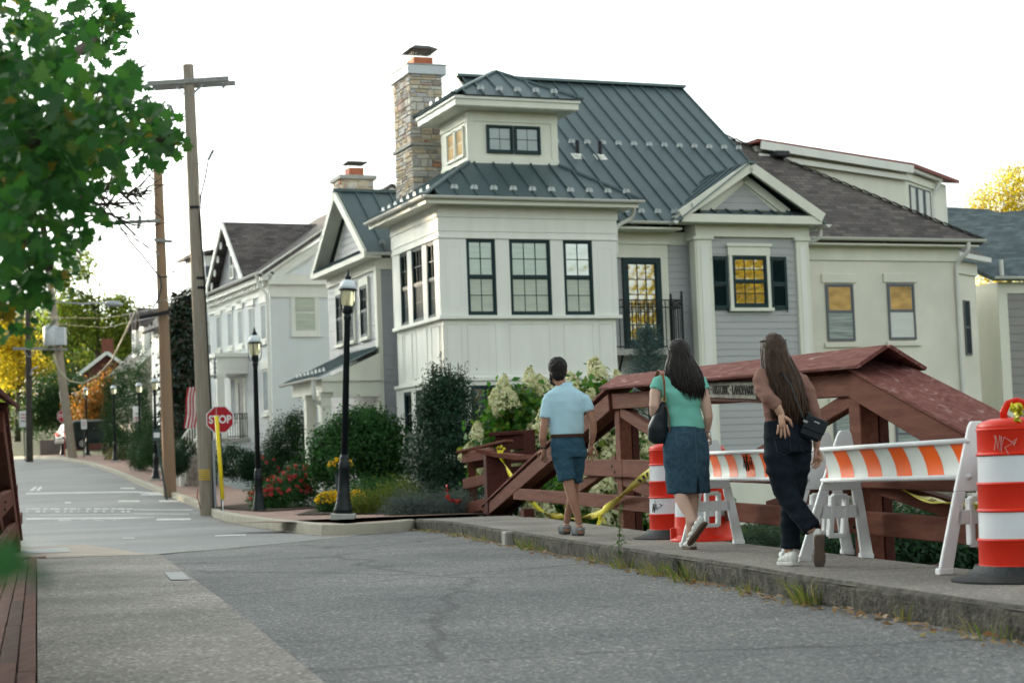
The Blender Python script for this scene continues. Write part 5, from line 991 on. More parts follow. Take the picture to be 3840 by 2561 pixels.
# ---------------------------------------------------------------- caution tape
def tape(name, label, pts, w_=.07, tw=1.5, mat=yel, seed=1, cat='tape'):
    P = [Vector(p) for p in pts]; out = []; r_ = random.Random(seed)
    for i in range(len(P)-1):
        p0, p1, p2, p3 = P[max(i-1, 0)], P[i], P[i+1], P[min(i+2, len(P)-1)]
        for k in range(8):
            t = k/8; out.append(.5*((2*p1)+(p2-p0)*t+(2*p0-5*p1+4*p2-p3)*t*t+(3*p1-p0-3*p2+p3)*t**3))
    out.append(P[-1]); V = []; n_ = len(out); ph = r_.uniform(0, 6)
    for i, p in enumerate(out):
        d = (out[min(i+1, n_-1)]-out[max(i-1, 0)]).normalized(); u = d.orthogonal().normalized(); u = Vector((0, 0, 1))-d*d.z; u = u.normalized() if u.length > .05 else d.orthogonal().normalized(); s_ = d.cross(u)
        a = ph+tw*math.sin(i*.35+ph); v = u*math.cos(a)+s_*math.sin(a); V += [p-v*w_/2, p+v*w_/2]
    Fc = [(2*i, 2*i+1, 2*i+3, 2*i+2) for i in range(n_-1)]; me = bpy.data.meshes.new(name); me.from_pydata(V, [], Fc); me.update(); me.polygons.foreach_set('use_smooth', [True]*len(me.polygons))
    me.materials.append(mat); me.materials.append(blk)
    for i, p in enumerate(me.polygons): p.material_index = 0
    o = link(name, me); md = o.modifiers.new('thickness', 'SOLIDIFY'); md.thickness = .002
    # printed black lettering strokes, too crumpled to read
    mb = MB()
    for i in range(2, n_-2):
        if (i//3) % 2 == 0 and r_.random() < .75:
            a, b = V[2*i], V[2*i+1]; c, d2 = V[2*i+2], V[2*i+3]; nn = (b-a).cross(c-a).normalized()*.003
            for f0, f1 in ((.25, .75),):
                q = [a.lerp(b, f0), a.lerp(b, f1), c.lerp(d2, f1), c.lerp(d2, f0)]; q = [q[0].lerp(q[3], .15), q[1].lerp(q[2], .15), q[1].lerp(q[2], .6), q[0].lerp(q[3], .6)]
                mb.add([x+nn for x in q], [(0, 1, 2, 3)]); mb.add([x-nn for x in q], [(3, 2, 1, 0)])
    if mb.v: setp(mb.build('print', blk, o), kind='stuff')
    return setp(o, label, cat, 'barrier tapes')
tape('caution_tape', 'yellow caution tape sagging from the fence past the man to the drum', [(-0.275, 28.9, 1.039), (-0.184, 28.7, 0.772), (0.082, 28, 0.362), (0.397, 26.8, 0.038), (0.618, 25.2, .03), (0.854, 23.5, 0.044), (0.996, 21.5, 0.165), (1.179, 19.8, 0.401), (1.348, 17.6, 0.667)], .085, 1.0)
tape('tape_tail', 'left-hand yellow tape tail hanging from the knot behind the man', [(0.979, 21.6, 0.142), (0.995, 21.55, 0.079), (0.964, 21.5, 0.018)], .05, .5, seed=4); tape('tape_tail', 'right-hand yellow tape tail hanging from the knot behind the man', [(1, 21.6, 0.141), (1.04, 21.6, 0.076), (1.054, 21.6, 0.017)], .05, .5, seed=6)
tape('caution_tape', 'yellow caution tape drooping behind the nearest barricade', [(2.622, 13, 0.591), (2.708, 12.6, 0.509), (2.775, 12.1, 0.441), (2.805, 11.5, 0.408), (2.825, 10.7, 0.416)], .075, .5, seed=3)
tape('tape_knot', 'crumpled yellow tape tied on the handle of the large drum', [(2.845, 10.02, 0.894), (2.855, 9.98, 0.927), (2.838, 9.95, 0.959), (2.81, 9.93, 0.986), (2.849, 9.95, 0.981), (2.86, 9.97, 0.946)], .055, 2.5, seed=8)
tape('tape_knot', 'crumpled yellow tape tied over the fence plank', [(-0.317, 28.9, 1.062), (-0.259, 28.9, 1.089), (-0.203, 28.9, 1.072), (-0.247, 28.85, 1.016)], .07, 2, seed=9)
tape('red_ribbon', 'red ribbon hanging from the low timber fence', [(-0.976, 30.3, 0.22), (-1.071, 30.2, 0.196), (-1.176, 30.1, 0.268), (-1.202, 30.1, 0.402), (-1.198, 30.1, 0.498)], .09, 1.5, M('red_ribbon', (.55, .05, .04), .4), seed=5, cat='ribbon')
# ---------------------------------------------------------------- street lamps
lampbk = M('lamp_black', (.010, .014, .016), .4, .1, 5); lampdome = M('lamp_white_dome', (.62, .68, .72), .3, .03); lampgl = bpy.data.materials.new('lamp_globe'); lampgl.use_nodes = True
n = lampgl.node_tree.nodes; pb = n['Principled BSDF']; pb.inputs['Base Color'].default_value = (.80, .76, .52, 1); pb.inputs['Roughness'].default_value = .12; pb.inputs['Transmission Weight'].default_value = .55; pb.inputs['IOR'].default_value = 1.2
tn = n.new('ShaderNodeTexNoise'); tn.inputs['Scale'].default_value = 6; bpn = n.new('ShaderNodeBump'); bpn.inputs['Strength'].default_value = .15; lampgl.node_tree.links.new(tn.outputs[0], bpn.inputs['Height']); lampgl.node_tree.links.new(bpn.outputs[0], pb.inputs['Normal'])
def make_lamp():
    o = thing('street_lamp', 'black post lamp', 'street lamp', group='black post lamps along the brick pavement')
    MB().box(-.2, .2, -.2, .2, -.15, .07).build('footing', concrete_t, o, bevel=.015)
    MB().lathe([(.16, .07), (.16, .15), (.135, .19), (.14, .22), (.12, .25), (.125, .30), (.105, .34), (.115, .38), (.10, .42), (.085, .80), (.105, .82), (.085, .86), (.10, .90), (.075, .94), (.078, .99), (.062, 1.05)], 16).build('base', lampbk, o, smooth=True); autosmooth(o.children[-1].data, 40)
    MB().lathe([(.06, 1.03), (.050, 3.30), (.065, 3.32), (.065, 3.38), (.05, 3.42)], 12).build('pole', lampbk, o, smooth=True)
    hd = MB().lathe([(.05, 3.40), (.085, 3.46), (.075, 3.52), (.08, 3.55)], 14).build('lantern', lampbk, o, smooth=True)
    MB().lathe([(.08, 3.54), (.105, 3.58), (.122, 3.66), (.128, 3.80)], 20, cap=False).build('globe', lampgl, hd, smooth=True)
    MB().lathe([(.03, 3.55), (.03, 3.66), (.045, 3.70), (.0, 3.74)], 10).build('bulb', M('lamp_bulb', (.75, .72, .6), .3), hd, smooth=True)
    MB().lathe([(.15, 3.80), (.155, 3.815), (.145, 3.83)], 20).build('rim', lampbk, hd)
    MB().lathe([(.143, 3.83), (.138, 3.88), (.115, 3.94), (.07, 3.98), (.05, 3.985)], 20).build('dome', lampdome, hd, smooth=True)
    MB().lathe([(.055, 3.98), (.05, 4.01), (.065, 4.03), (.03, 4.06), (.03, 4.08), (.018, 4.10), (.022, 4.12), (.0, 4.17)], 12).build('finial', lampbk, hd, smooth=True)
    cg = MB()
    for k in range(4):
        a = R(45+90*k); cg.tube([(math.cos(a)*r, math.sin(a)*r, z) for r, z in ((.06, 3.40), (.12, 3.45), (.148, 3.55), (.150, 3.81))], .009, 6)
    cg.build('cage', lampbk, hd)
    return o
L0 = make_lamp()
for i, (p, lb, rot) in enumerate((((-2.922, 29.5, 0.016), 'nearest black post lamp in front of the grey wing porch', (0, .05)), ((-5.687, 38.8, -0.12), 'black post lamp in front of the white house portico', (0, .0)), ((-14.051, 68.7, 0.74), 'black post lamp just left of the orange brown utility pole', (0, .02)), ((-17.044, 80, 1.217), 'black post lamp beside the no parking sign', (0, .0)), ((-20.909, 92, 1.788), 'black post lamp before the tall arborvitae', (0, .01)), ((-24.788, 102, 2.286), 'black post lamp in front of the parked car', (0, .01)), ((-27.768, 108, 2.432), 'farthest black post lamp just left of the leaning pole', (0, 0)))):
    o = L0 if i == 0 else copy_tree(L0); o.location = p; o['label'] = lb; o.rotation_euler = (rot[0], rot[1], i*.7)
# ---------------------------------------------------------------- utility poles
polem = M('weathered_pole', (.27, .22, .165), .9, .3, 3, .8, 26, mix=(.36, .32, .27), stretch=(9, 9, .5)); polem2 = M('orange_pole', (.33, .20, .115), .9, .3, 3, .8, 26, mix=(.25, .19, .14), stretch=(9, 9, .5)); poled = M('dark_pole', (.055, .05, .045), .9, .3, 3, .6, 20); armm = M('grey_crossarm', (.26, .26, .25), .85, .2, 4, stretch=(1, 6, 6)); galv = M('galvanised', (.33, .35, .36), .4, .1, metal=.5); porc = M('insulator', (.22, .23, .25), .25, .1); cable = M('black_cable', (.012, .013, .015), .5, .1); barec = M('pale_cable', (.42, .38, .28), .6, .1)
def upole(label, base, top, r0, r1, mat):
    o = thing('utility_pole', label, 'utility pole', base, 0, 'utility poles along the street'); d = Vector(top)-Vector(base); MB().tube([-d.normalized()*.5, Vector((0, 0, 0)), d*.35, d*.7, d], [r0*1.04, r0, r0+(r1-r0)*.35, r0+(r1-r0)*.7, r1], 16).build('pole', mat, o, smooth=True); autosmooth(o.children[0].data, 50); o['_d'] = list(d); return o, Vector(base), d
def loc_(base, p): return Vector(p)-base
def insulator(o, p, q, n=5, r=.05):
    p, q = Vector(p), Vector(q); pts = []; rad = []
    for k in range(n*2+1): pts.append(p.lerp(q, k/(n*2))); rad.append(r if k % 2 else r*.45)
    MB().tube(pts, rad, 10).build('insulator', porc, o, smooth=True)
U1, ub, ud = upole('tall grey utility pole with crossarm behind the stop sign', (-7.672, 43.7, -0.001), (-7.897, 43.7, 11.135), .195, .135, polem)
a0, a1 = (-8.876, 43.5, 10.616), (-6.896, 43.9, 10.764)
for k, dy in enumerate((-.14, .16)): MB().bar(loc_(ub, a0)+Vector((k*.12, dy, -k*.05)), loc_(ub, a1)+Vector((k*.12, dy, -k*.05)), .09, .12).build('crossarm', armm, U1, bevel=.006)
for s_, e_ in (((-8.179, 43.5, 10.546), (-7.941, 43.6, 10.315)), ((-7.502, 43.5, 10.565), (-7.81, 43.6, 10.332)), ((-7.615, 43.9, 10.657), (-7.867, 43.8, 10.399))): MB().bar(loc_(ub, s_), loc_(ub, e_), .03, .03).build('brace', galv, U1)
for s_, e_ in (((-8.724, 43.5, 10.588), (-8.781, 43.5, 10.48)), ((-6.992, 43.8, 10.679), (-7.05, 43.8, 10.536))): insulator(U1, loc_(ub, s_), loc_(ub, e_), 4, .05)
MB().tube([loc_(ub, (-7.959, 43.6, 10.006)), loc_(ub, (-8.234, 43.6, 9.972))], .01, 5).build('tie_wire', cable, U1); insulator(U1, loc_(ub, (-8.351, 43.6, 10.098)), loc_(ub, (-8.228, 43.6, 9.728)), 7, .06); MB().tube([loc_(ub, (-8.438, 43.6, 10.123)), loc_(ub, (-8.273, 43.6, 9.675))], .02, 5).build('fuse_tube', galv, U1); MB().tube([loc_(ub, (-8.438, 43.6, 10.123)), loc_(ub, (-8.351, 43.6, 10.098))], .03, 5).build('fuse_clip', galv, U1)
insulator(U1, loc_(ub, (-7.417, 43.5, 8.665)), loc_(ub, (-7.28, 43.5, 8.924)), 7, .05)
MB().tube([loc_(ub, p) for p in ((-7.691, 43.5, 8.566), (-7.559, 43.5, 8.649), (-7.417, 43.5, 8.665))], .012, 5).build('lead_wire', cable, U1)
MB().tube([loc_(ub, p) for p in ((-7.417, 43.5, 8.643), (-7.504, 43.5, 8.207), (-7.623, 43.5, 7.773), (-7.669, 43.5, 7.227), (-7.63, 43.5, 6.57), (-7.608, 43.5, 6.132), (-7.56, 43.45, 5.038), (-7.505, 43.4, 3.409), (-7.469, 43.4, 2.224), (-7.479, 43.4, 0.031))], .022, 6).build('riser_cable', cable, U1)
MB().tube([loc_(ub, (-7.449, 43.4, 1.687)), loc_(ub, (-7.426, 43.4, 0.029))], .035, 8).build('conduit', galv, U1)
for y in ((-7.824, 43.7, 7.503), (-7.762, 43.7, 5.724), (-7.751, 43.7, 5.483)):
    c = loc_(ub, y); MB().tube([c-ud.normalized()*.035, c+ud.normalized()*.035], .168, 16).build('band', iron, U1)
yp = loc_(ub, (-7.696, 43.45, 0.732))
for i in range(5): MB().box(-.14, .14, -.005, .005, -.012, .012).build('marker_slat', M('safety_yellow', (.70, .45, .02), .5), U1, loc=yp+Vector((0, 0, i*.055)))
MB().tube([loc_(ub, p) for p in ((-7.842, 43.4, 0.524), (-7.861, 43.3, 0.313), (-7.821, 43.3, 0.205), (-7.783, 43.3, 0.012))], .012, 5).build('ground_wire', M('copper_wire', (.25, .09, .05), .5), U1)
U2, ub, ud = upole('orange brown utility pole with bracket arm behind the small arrow sign', (-11.214, 57, 0.459), (-11.405, 57, 12.887), .21, .14, polem2)
MB().bar(loc_(ub, (-13.201, 56.6, 9.097)), loc_(ub, (-11.319, 56.8, 9.155)), .1, .11).build('crossarm', armm, U2); MB().tube([loc_(ub, (-12.695, 56.6, 8.993)), loc_(ub, (-11.344, 56.8, 8.043))], .025, 6).build('brace', galv, U2); MB().tube([loc_(ub, (-12.028, 56.6, 11.108)), loc_(ub, (-11.446, 56.8, 10.476))], .03, 6).build('brace', galv, U2)
for p, q in (((-13.144, 56.6, 9.137), (-13.141, 56.6, 9.294)), ((-12.578, 56.6, 9.145), (-12.575, 56.6, 9.301)), ((-11.915, 56.6, 9.135), (-11.911, 56.6, 9.32)), ((-11.909, 56.5, 9.064), (-11.969, 56.5, 8.867))): insulator(U2, loc_(ub, p), loc_(ub, q), 3, .09)
MB().bar(loc_(ub, (-11.503, 56.8, 8.534)), loc_(ub, (-10.924, 56.8, 8.456)), .1, .1).build('spacer_arm', armm, U2); MB().bar(loc_(ub, (-11.996, 56.6, 5.99)), loc_(ub, (-11.027, 56.7, 6.161)), .1, .12).build('cable_arm', iron, U2)
MB().tube([loc_(ub, p) for p in ((-13.341, 56.4, 10.338), (-12.863, 56.4, 9.539), (-12.182, 56.4, 8.436), (-11.771, 56.4, 7.94), (-11.272, 56.5, 7.254), (-11.251, 56.5, 6.942), (-11.373, 56.5, 6.523), (-11.518, 56.5, 6.317), (-11.671, 56.5, 6.393))], .03, 6).build('guy_cable', cable, U2); MB().tube([loc_(ub, (-11.278, 56.6, 7.279)), loc_(ub, (-10.628, 56.6, 7.326))], .02, 6).build('stub_arm', iron, U2)
MB().tube([loc_(ub, p) for p in ((-11.757, 56.5, 6.326), (-10.825, 55, 6.361), (-9.714, 52, 6.166), (-8.661, 48, 6.038), (-7.772, 44, 5.756))], .012, 5).build('service_wire', cable, U2)
U3, ub, ud = upole('leaning grey utility pole with transformer and coiled cable', (-25.167, 100, 2.312), (-26.619, 100, 15.467), .26, .17, polem)
MB().lathe([(.38, -.55), (.42, -.5), (.42, .5), (.36, .58), (.15, .62)], 16).build('transformer', M('transformer_grey', (.45, .48, .5), .4), U3, loc=loc_(ub, (-26.099, 99.4, 9.096)), smooth=True); MB().box(-.25, .25, -.3, .3, -.5, .5).build('transformer_box', MATS['transformer_grey'], U3, loc=loc_(ub, (-25.532, 99.4, 9.075)))
MB().bar(loc_(ub, (-28.287, 99.5, 8.49)), loc_(ub, (-25.2, 99.5, 8.327)), .12, .13).build('crossarm', armm, U3)
MB().tube([loc_(ub, p) for p in ((-25.889, 99, 8.073), (-25.587, 99, 7.126), (-24.984, 99, 6.489), (-24.25, 99, 6.34), (-22.911, 97, 6.629), (-21.416, 94, 7.283), (-20.097, 91, 8.297), (-18.817, 88, 9.299))], .05, 6).build('slack_cable', barec, U3)
for k in range(2): MB().tube([loc_(ub, q) for q in (Vector((-26.666, 100, 9.909))+Vector((0, 0, k*.35)), Vector((-22.033, 95, 9.094))+Vector((0, 0, k*.5)), Vector((-11.058, 57, 6.132))+Vector((0, 0, k*.25)))], .006, 4).build('service_wire', cable, U3)
MB().tube([loc_(ub, p) for p in ((-26.091, 99.6, 11.149), (-24.288, 99, 10.828), (-22.701, 98, 10.75))], .05, 6).build('lamp_arm', galv, U3); MB().lathe([(.1, -.5), (.16, -.3), (.18, .2), (.06, .5)], 10).build('lamp_head', galv, U3, loc=loc_(ub, (-22.167, 98, 10.657)), rot=(0, R(95), 0), smooth=True)
U4, ub, ud = upole('dark utility pole with white crossarm left of the leaning pole', (-27.863, 101, 2.492), (-27.818, 101, 11.092), .20, .15, poled)
MB().bar(loc_(ub, (-28.55, 100.6, 8.549)), loc_(ub, (-26.801, 100.6, 8.535)), .12, .14).build('crossarm', armm, U4)
for a, b in (((-27.978, 100.6, 8.402), (-27.709, 100.6, 8.042)), ((-27.353, 100.6, 8.38), (-27.659, 100.6, 8.04))): MB().bar(loc_(ub, a), loc_(ub, b), .05, .05).build('brace', galv, U4)
MB().tube([loc_(ub, p) for p in ((-27.627, 100.6, 6.989), (-27.521, 100.6, 7.335), (-27.169, 100.6, 7.472))], .05, 6).build('lamp_arm', galv, U4)
for o in (U1, U2, U3, U4): del o['_d']
# ---------------------------------------------------------------- signs
redsign = M('sign_red', (.36, .008, .016), .45, .05); whsign = M('sign_white', (.66, .67, .68), .45, .03); signpost = M('sign_post_steel', (.05, .075, .075), .5, .1, metal=.3)
def octa(r): return [(r/math.cos(R(22.5))*math.cos(R(22.5+45*k)), 0, r/math.cos(R(22.5))*math.sin(R(22.5+45*k))) for k in range(8)]
def stop_sign(label, p, size, rz, base_z, postmat, txt=True, pole_h=None):
    o = thing('stop_sign', label, 'stop sign', (p[0], p[1], base_z), rz, 'stop signs'); h = p[2]-base_z
    MB().bar((0, .02, -.3), (0, .02, h+size*.45), .05, .03, up=(0, 1, 0)).build('post', postmat, o)
    pl = MB().prism([(x, -.012, z+h) for x, y, z in octa(size/2)], (0, .008, 0)).build('plate', whsign, o); MB().prism([(x, -.015, z+h) for x, y, z in octa(size/2*.93)], (0, .002, 0)).build('red_face', redsign, pl)
    text(pl, 'STOP', size*.40, (0, -.0165, h-.005), (R(90), 0, 0), whsign, .001, sx=.86, bold=size*.012); return o
stop_sign('red stop sign behind the yellow guy guard by the near pole', (-6.864, 41, 2.105), .63, R(12), 0, signpost)
stop_sign('far red stop sign on a red post half hidden by the leaning pole', (-26.619, 104, 4.73), .78, R(10), 2.2, M('red_post', (.45, .02, .02), .5))
gg = thing('guy_guard', 'yellow guard tube and wire anchored in the brick pavement before the stop sign', 'guy wire guard', (-6.422, 38.516, 0))
gb = Vector((-6.422, 38.516, 0)); g1, g2, g3 = Vector((-6.514, 39, 0.288))-gb, Vector((-6.655, 39.3, 2.13))-gb, Vector((-6.717, 39.6, 2.877))-gb
MB().tube([(0, 0, -.1), g1], .012, 6).build('anchor_rod', galv, gg); MB().tube([g1, g2], .045, 10).build('guard_tube', M('guard_yellow', (.72, .55, .02), .45), gg, smooth=True); MB().tube([g2, g3, Vector((-7.391, 42.5, 6.007))-gb, Vector((-7.663, 43.4, 8.087))-gb], .006, 5).build('guy_wire', galv, gg); insulator(gg, g3+Vector((0, 0, .1)), g3+Vector((0, 0, .6)), 5, .04)
def post_sign(name, label, p, w_, h_, base_z, rz, lean=0., kind='plain', back=None):
    o = thing(name, label, 'sign', (p[0], p[1], base_z), rz); h = p[2]-base_z
    MB().bar((0, .02, -.2), (lean, .02, h+h_*.4), .06, .04, up=(0, 1, 0)).build('post', signpost, o); c = (lean*.9, -.01, h)
    pl = MB().box(-w_/2, w_/2, -.012, 0, -h_/2, h_/2).build('plate', whsign if kind != 'dark' else signpost, o, loc=c, bevel=.004)
    dk = M('sign_print', (.03, .03, .035), .6)
    if kind == 'park':
        MB().box(-w_*.18, -w_*.05, -.016, -.013, -h_*.02, h_*.1).box(w_*.05, w_*.2, -.016, -.013, -h_*.04, h_*.07).build('print', dk, pl)
        mb = MB(); mb.tube([(w_*.34*math.cos(a), -.016, -h_*.32+w_*.34*math.sin(a)) for a in np.linspace(0, 6.283, 17)], .016, 5, False); mb.bar((-w_*.24, -.016, -h_*.32+w_*.24), (w_*.24, -.016, -h_*.32-w_*.24), .02, .01, up=(0, 1, 0)); mb.build('prohibition_ring', redsign, pl); text(pl, 'P', w_*.5, (0, -.014, -h_*.32), (R(90), 0, 0), dk, .001, bold=.006)
    elif kind == 'text': 
        for k in range(3): MB().box(-w_*.32, w_*.32, -.015, -.013, h_*(.25-.2*k), h_*(.31-.2*k)).build('print', redsign if k < 2 else dk, pl)
    elif kind == 'dark': MB().box(-w_*.36, w_*.36, -.016, -.013, -h_*.22, h_*.22).build('print', whsign, pl); 
    return o
post_sign('parking_sign', 'tall white no parking sign on a slim dark post', (-17.759, 82, 3.852), .36, .74, 1.3, R(12), .18, 'park'); post_sign('regulation_sign', 'small white sign with red print beside the far lamp', (-24.515, 100, 4.068), .32, .55, 2.2, R(10), .05, 'text'); post_sign('arrow_sign', 'small dark framed board on a leaning post before the orange pole', (-10.919, 55, 2.155), .26, .36, .3, R(14), -.3, 'dark'); post_sign('notice_sign', 'grey lettered notice on a post beside the dark pole', (-28.964, 104, 4.636), .5, .95, 2.2, R(10), -.05, 'text')
# ---------------------------------------------------------------- parked car far up the street
cp_ = (-25.15, 106, 2.743)
CAR = thing('parked_car', 'dark green sport utility car with lit tail lights parked up the hill', 'car', (cp_[0], cp_[1], cp_[2]), R(38))
carp = M('car_paint', (.014, .026, .028), .4, .05, 2, spec=.2); cgl = M('car_glass', (.012, .018, .02), .3, .1, spec=.15); tyre = M('tyre', (.012, .012, .013), .8)
prof = [(-2.25, .35), (-2.3, .75), (-2.2, 1.02), (-1.95, 1.55), (-1.7, 1.66), (.3, 1.68), (1.05, 1.12), (2.1, .98), (2.28, .7), (2.25, .35)]
def carbody(profl, y0, y1, inset, z_in):
    V = []; 
    for y, k in ((y0, 1), (y0*.96, 0), (y1*.96, 0), (y1, 1)):
        for x, z in profl: V.append((x, y*(1-inset*max(0, z-z_in)), z))
    n_ = len(profl); Fc = [tuple(range(n_)), tuple(range(3*n_, 4*n_))[::-1]]
    Fc += [(i, (i+1) % n_, 3*n_+(i+1) % n_, 3*n_+i) for i in range(n_)]
    return V, Fc
V, Fc = carbody(prof, -.9, .9, .28, .95); o = MB().add(V, Fc).build('body', carp, CAR, bevel=.05)
MB().prism([(-1.75, -.80, 1.08), (.82, -.80, 1.08), (.25, -.74, 1.56), (-1.6, -.74, 1.56)], (0, -.03, 0)).build('side_window', cgl, CAR); MB().prism([(-1.75, .80, 1.08), (.82, .80, 1.08), (.25, .74, 1.56), (-1.6, .74, 1.56)], (0, .03, 0)).build('side_window', cgl, CAR)
MB().prism([(-2.19, -.66, 1.08), (-2.19, .66, 1.08), (-2.0, .58, 1.5), (-2.0, -.58, 1.5)], (-.04, 0, .01)).build('rear_window', cgl, CAR); MB().prism([(1.1, -.66, 1.15), (1.1, .66, 1.15), (.42, .58, 1.6), (.42, -.58, 1.6)], (.03, 0, .03)).build('windscreen', cgl, CAR)
tl = bpy.data.materials.new('tail_light'); tl.use_nodes = True; pb = tl.node_tree.nodes['Principled BSDF']; pb.inputs['Base Color'].default_value = (.6, .02, .01, 1); pb.inputs['Emission Color'].default_value = (1, .06, .02, 1); pb.inputs['Emission Strength'].default_value = .25
for s_ in (-1, 1):
    MB().box(-2.36, -2.26, s_*.62-.14, s_*.62+.14, .85, 1.02).build('tail_light', tl, CAR, bevel=.02); MB().tube([(-1.8, s_*.78, 1.72), (.2, s_*.78, 1.72)], .03, 6).build('roof_rail', galv, CAR)
    for x in (-1.4, 1.4): w_ = MB().tube([(x, s_*.92, .34), (x, s_*.68, .34)], .34, 18).build('wheel', tyre, CAR); MB().tube([(x, s_*.93, .34), (x, s_*.9, .34)], .2, 14).build('rim', galv, w_)
MB().box(-2.36, -2.26, -.85, .85, .38, .62).build('bumper', M('bumper', (.05, .05, .055), .5), CAR, bevel=.03); MB().box(-2.35, -2.3, -.22, .22, .70, .82).build('number_plate', whsign, CAR)
# ---------------------------------------------------------------- flag
FL = thing('flag', 'striped flag with blue canton hanging from the white house porch', 'flag', (-10.461, 58, 3.672), 0)
MB().tube([(-.25, .2, -.1), (.35, -.1, .35)], .018, 6).build('staff', white, FL)
for k in range(11):
    mb = MB(); V = []
    for z in np.linspace(.1, -1.25, 12):
        x = -.3+k*.055+(.1-z)*-.10+.02*math.sin(z*6); V += [(x, .04*math.sin(k*1.1+z*2), z), (x+.055, .04*math.sin((k+1)*1.1+z*2), z)]
    mb.add(V, [(2*i, 2*i+1, 2*i+3, 2*i+2) for i in range(11) if not (k > 5 and i < 4)]); mb.build('stripe', M('flag_red', (.40, .03, .04), .7) if k % 2 == 0 else M('flag_white', (.65, .63, .62), .7), FL)
mb = MB(); V = []
for z in np.linspace(.1, -.40, 5):
    for k in (6, 8, 10, 11): V.append((-.3+k*.055+(.1-z)*-.10+.02*math.sin(z*6), .04*math.sin(k*1.1+z*2)-.005, z))
mb.add(V, [(4*i+j, 4*i+j+1, 4*i+j+5, 4*i+j+4) for i in range(4) for j in range(3)]).build('canton', M('flag_blue', (.03, .05, .14), .7), FL)

# ---------------------------------------------------------------- people
from mathutils import noise as mnoise
def fuse(mb, voxel=.012, it=6, disp=None, name='m', fac=.5):
    """one continuous skin over overlapping volumes, then relaxed; disp(co) moves points along the normal"""
    me = mb.mesh('tmp'); bm = bmesh.new(); bm.from_mesh(me); bmesh.ops.recalc_face_normals(bm, faces=bm.faces); bm.to_mesh(me); bm.free()
    o = bpy.data.objects.new('tmp', me); COL.objects.link(o); r = o.modifiers.new('r', 'REMESH'); r.mode = 'VOXEL'; r.voxel_size = voxel
    if it: s = o.modifiers.new('s', 'SMOOTH'); s.factor = fac; s.iterations = it
    dg = bpy.context.evaluated_depsgraph_get(); dg.update(); out = bpy.data.meshes.new_from_object(o.evaluated_get(dg)); bpy.data.objects.remove(o)
    if disp:
        ns = [v.normal.copy() for v in out.vertices]
        for v, n_ in zip(out.vertices, ns): v.co += n_*disp(v.co)
    out.polygons.foreach_set('use_smooth', [True]*len(out.polygons)); out.name = name; return out
def sph(mb, c, r, k=14, n_=9):
    rx, ry, rz_ = r if hasattr(r, '__len__') else (r, r, r); V = []; Fc = []
    for i in range(n_+1):
        a = math.pi*i/n_
        for j in range(k): b = 2*math.pi*j/k; V.append((c[0]+rx*math.sin(a)*math.cos(b), c[1]+ry*math.sin(a)*math.sin(b), c[2]+rz_*math.cos(a)))
    for i in range(n_):
        for j in range(k): Fc.append((i*k+j, i*k+(j+1) % k, (i+1)*k+(j+1) % k, (i+1)*k+j))
    return mb.add(V, Fc)
def loft(mb, rings, k=20):
    """stack of horizontal ellipses (x, y, z, rx, ry)"""
    V = []; Fc = []
    for x, y, z, rx, ry in rings:
        for j in range(k): a = 2*math.pi*j/k; V.append((x+rx*math.cos(a), y+ry*math.sin(a), z))
    for i in range(len(rings)-1):
        for j in range(k): Fc.append((i*k+j, i*k+(j+1) % k, (i+1)*k+(j+1) % k, (i+1)*k+j))
    Fc += [tuple(range(k))[::-1], tuple(range((len(rings)-1)*k, len(rings)*k))]; return mb.add(V, Fc)
def hand(mb, wrist, dirv, palmn, size=1., curl=.25, spread=.12, side=1, curls=None):
    """palm and five fingers; dirv points to the fingertips, palmn out of the palm; the thumb leaves the side of the palm near its base"""
    d, n_ = Vector(dirv).normalized(), Vector(palmn).normalized(); s_ = d.cross(n_).normalized()*side; n_ = s_.cross(d).normalized()*side; w_ = Vector(wrist)
    pc = w_+d*.045*size; mb.tube([w_-d*.02*size, w_+d*.02*size, w_+d*.055*size, w_+d*.088*size], [(.026*size, .020*size), (.036*size, .019*size), (.042*size, .017*size), (.040*size, .013*size)], 12)
    base = [(-.031, .086, .066), (-.010, .092, .076), (.011, .089, .070), (.030, .080, .054)]
    for k, (a, b, L) in enumerate(base):
        c = curls[k] if curls else curl; p = w_+s_*a*size+d*b*size; dd = (d+s_*(a/.03)*spread).normalized(); pts = [p-dd*.015*size]; q = p
        for j, f in enumerate((.45, .32, .23)):
            ang = c*(j+.5); v = dd*math.cos(ang)+n_*math.sin(ang); pts.append(q); q = q+v*L*f*size
        pts.append(q); mb.tube(pts, [.0095*size, .0098*size, .009*size, .0085*size, .0062*size], 8); sph(mb, q, .0063*size, 8, 5)
    p = w_-s_*.030*size+d*.022*size; v1 = (d*.55-s_*.8+n_*.25).normalized(); q1 = p+v1*.036*size; v2 = (d*.85-s_*.35+n_*.35).normalized(); q2 = q1+v2*.03*size; q3 = q2+v2*.022*size
    mb.tube([p-v1*.02*size, p, q1, q2, q3], [.012*size, .0145*size, .012*size, .0105*size, .007*size], 8); sph(mb, q3, .0072*size, 8, 5); return mb
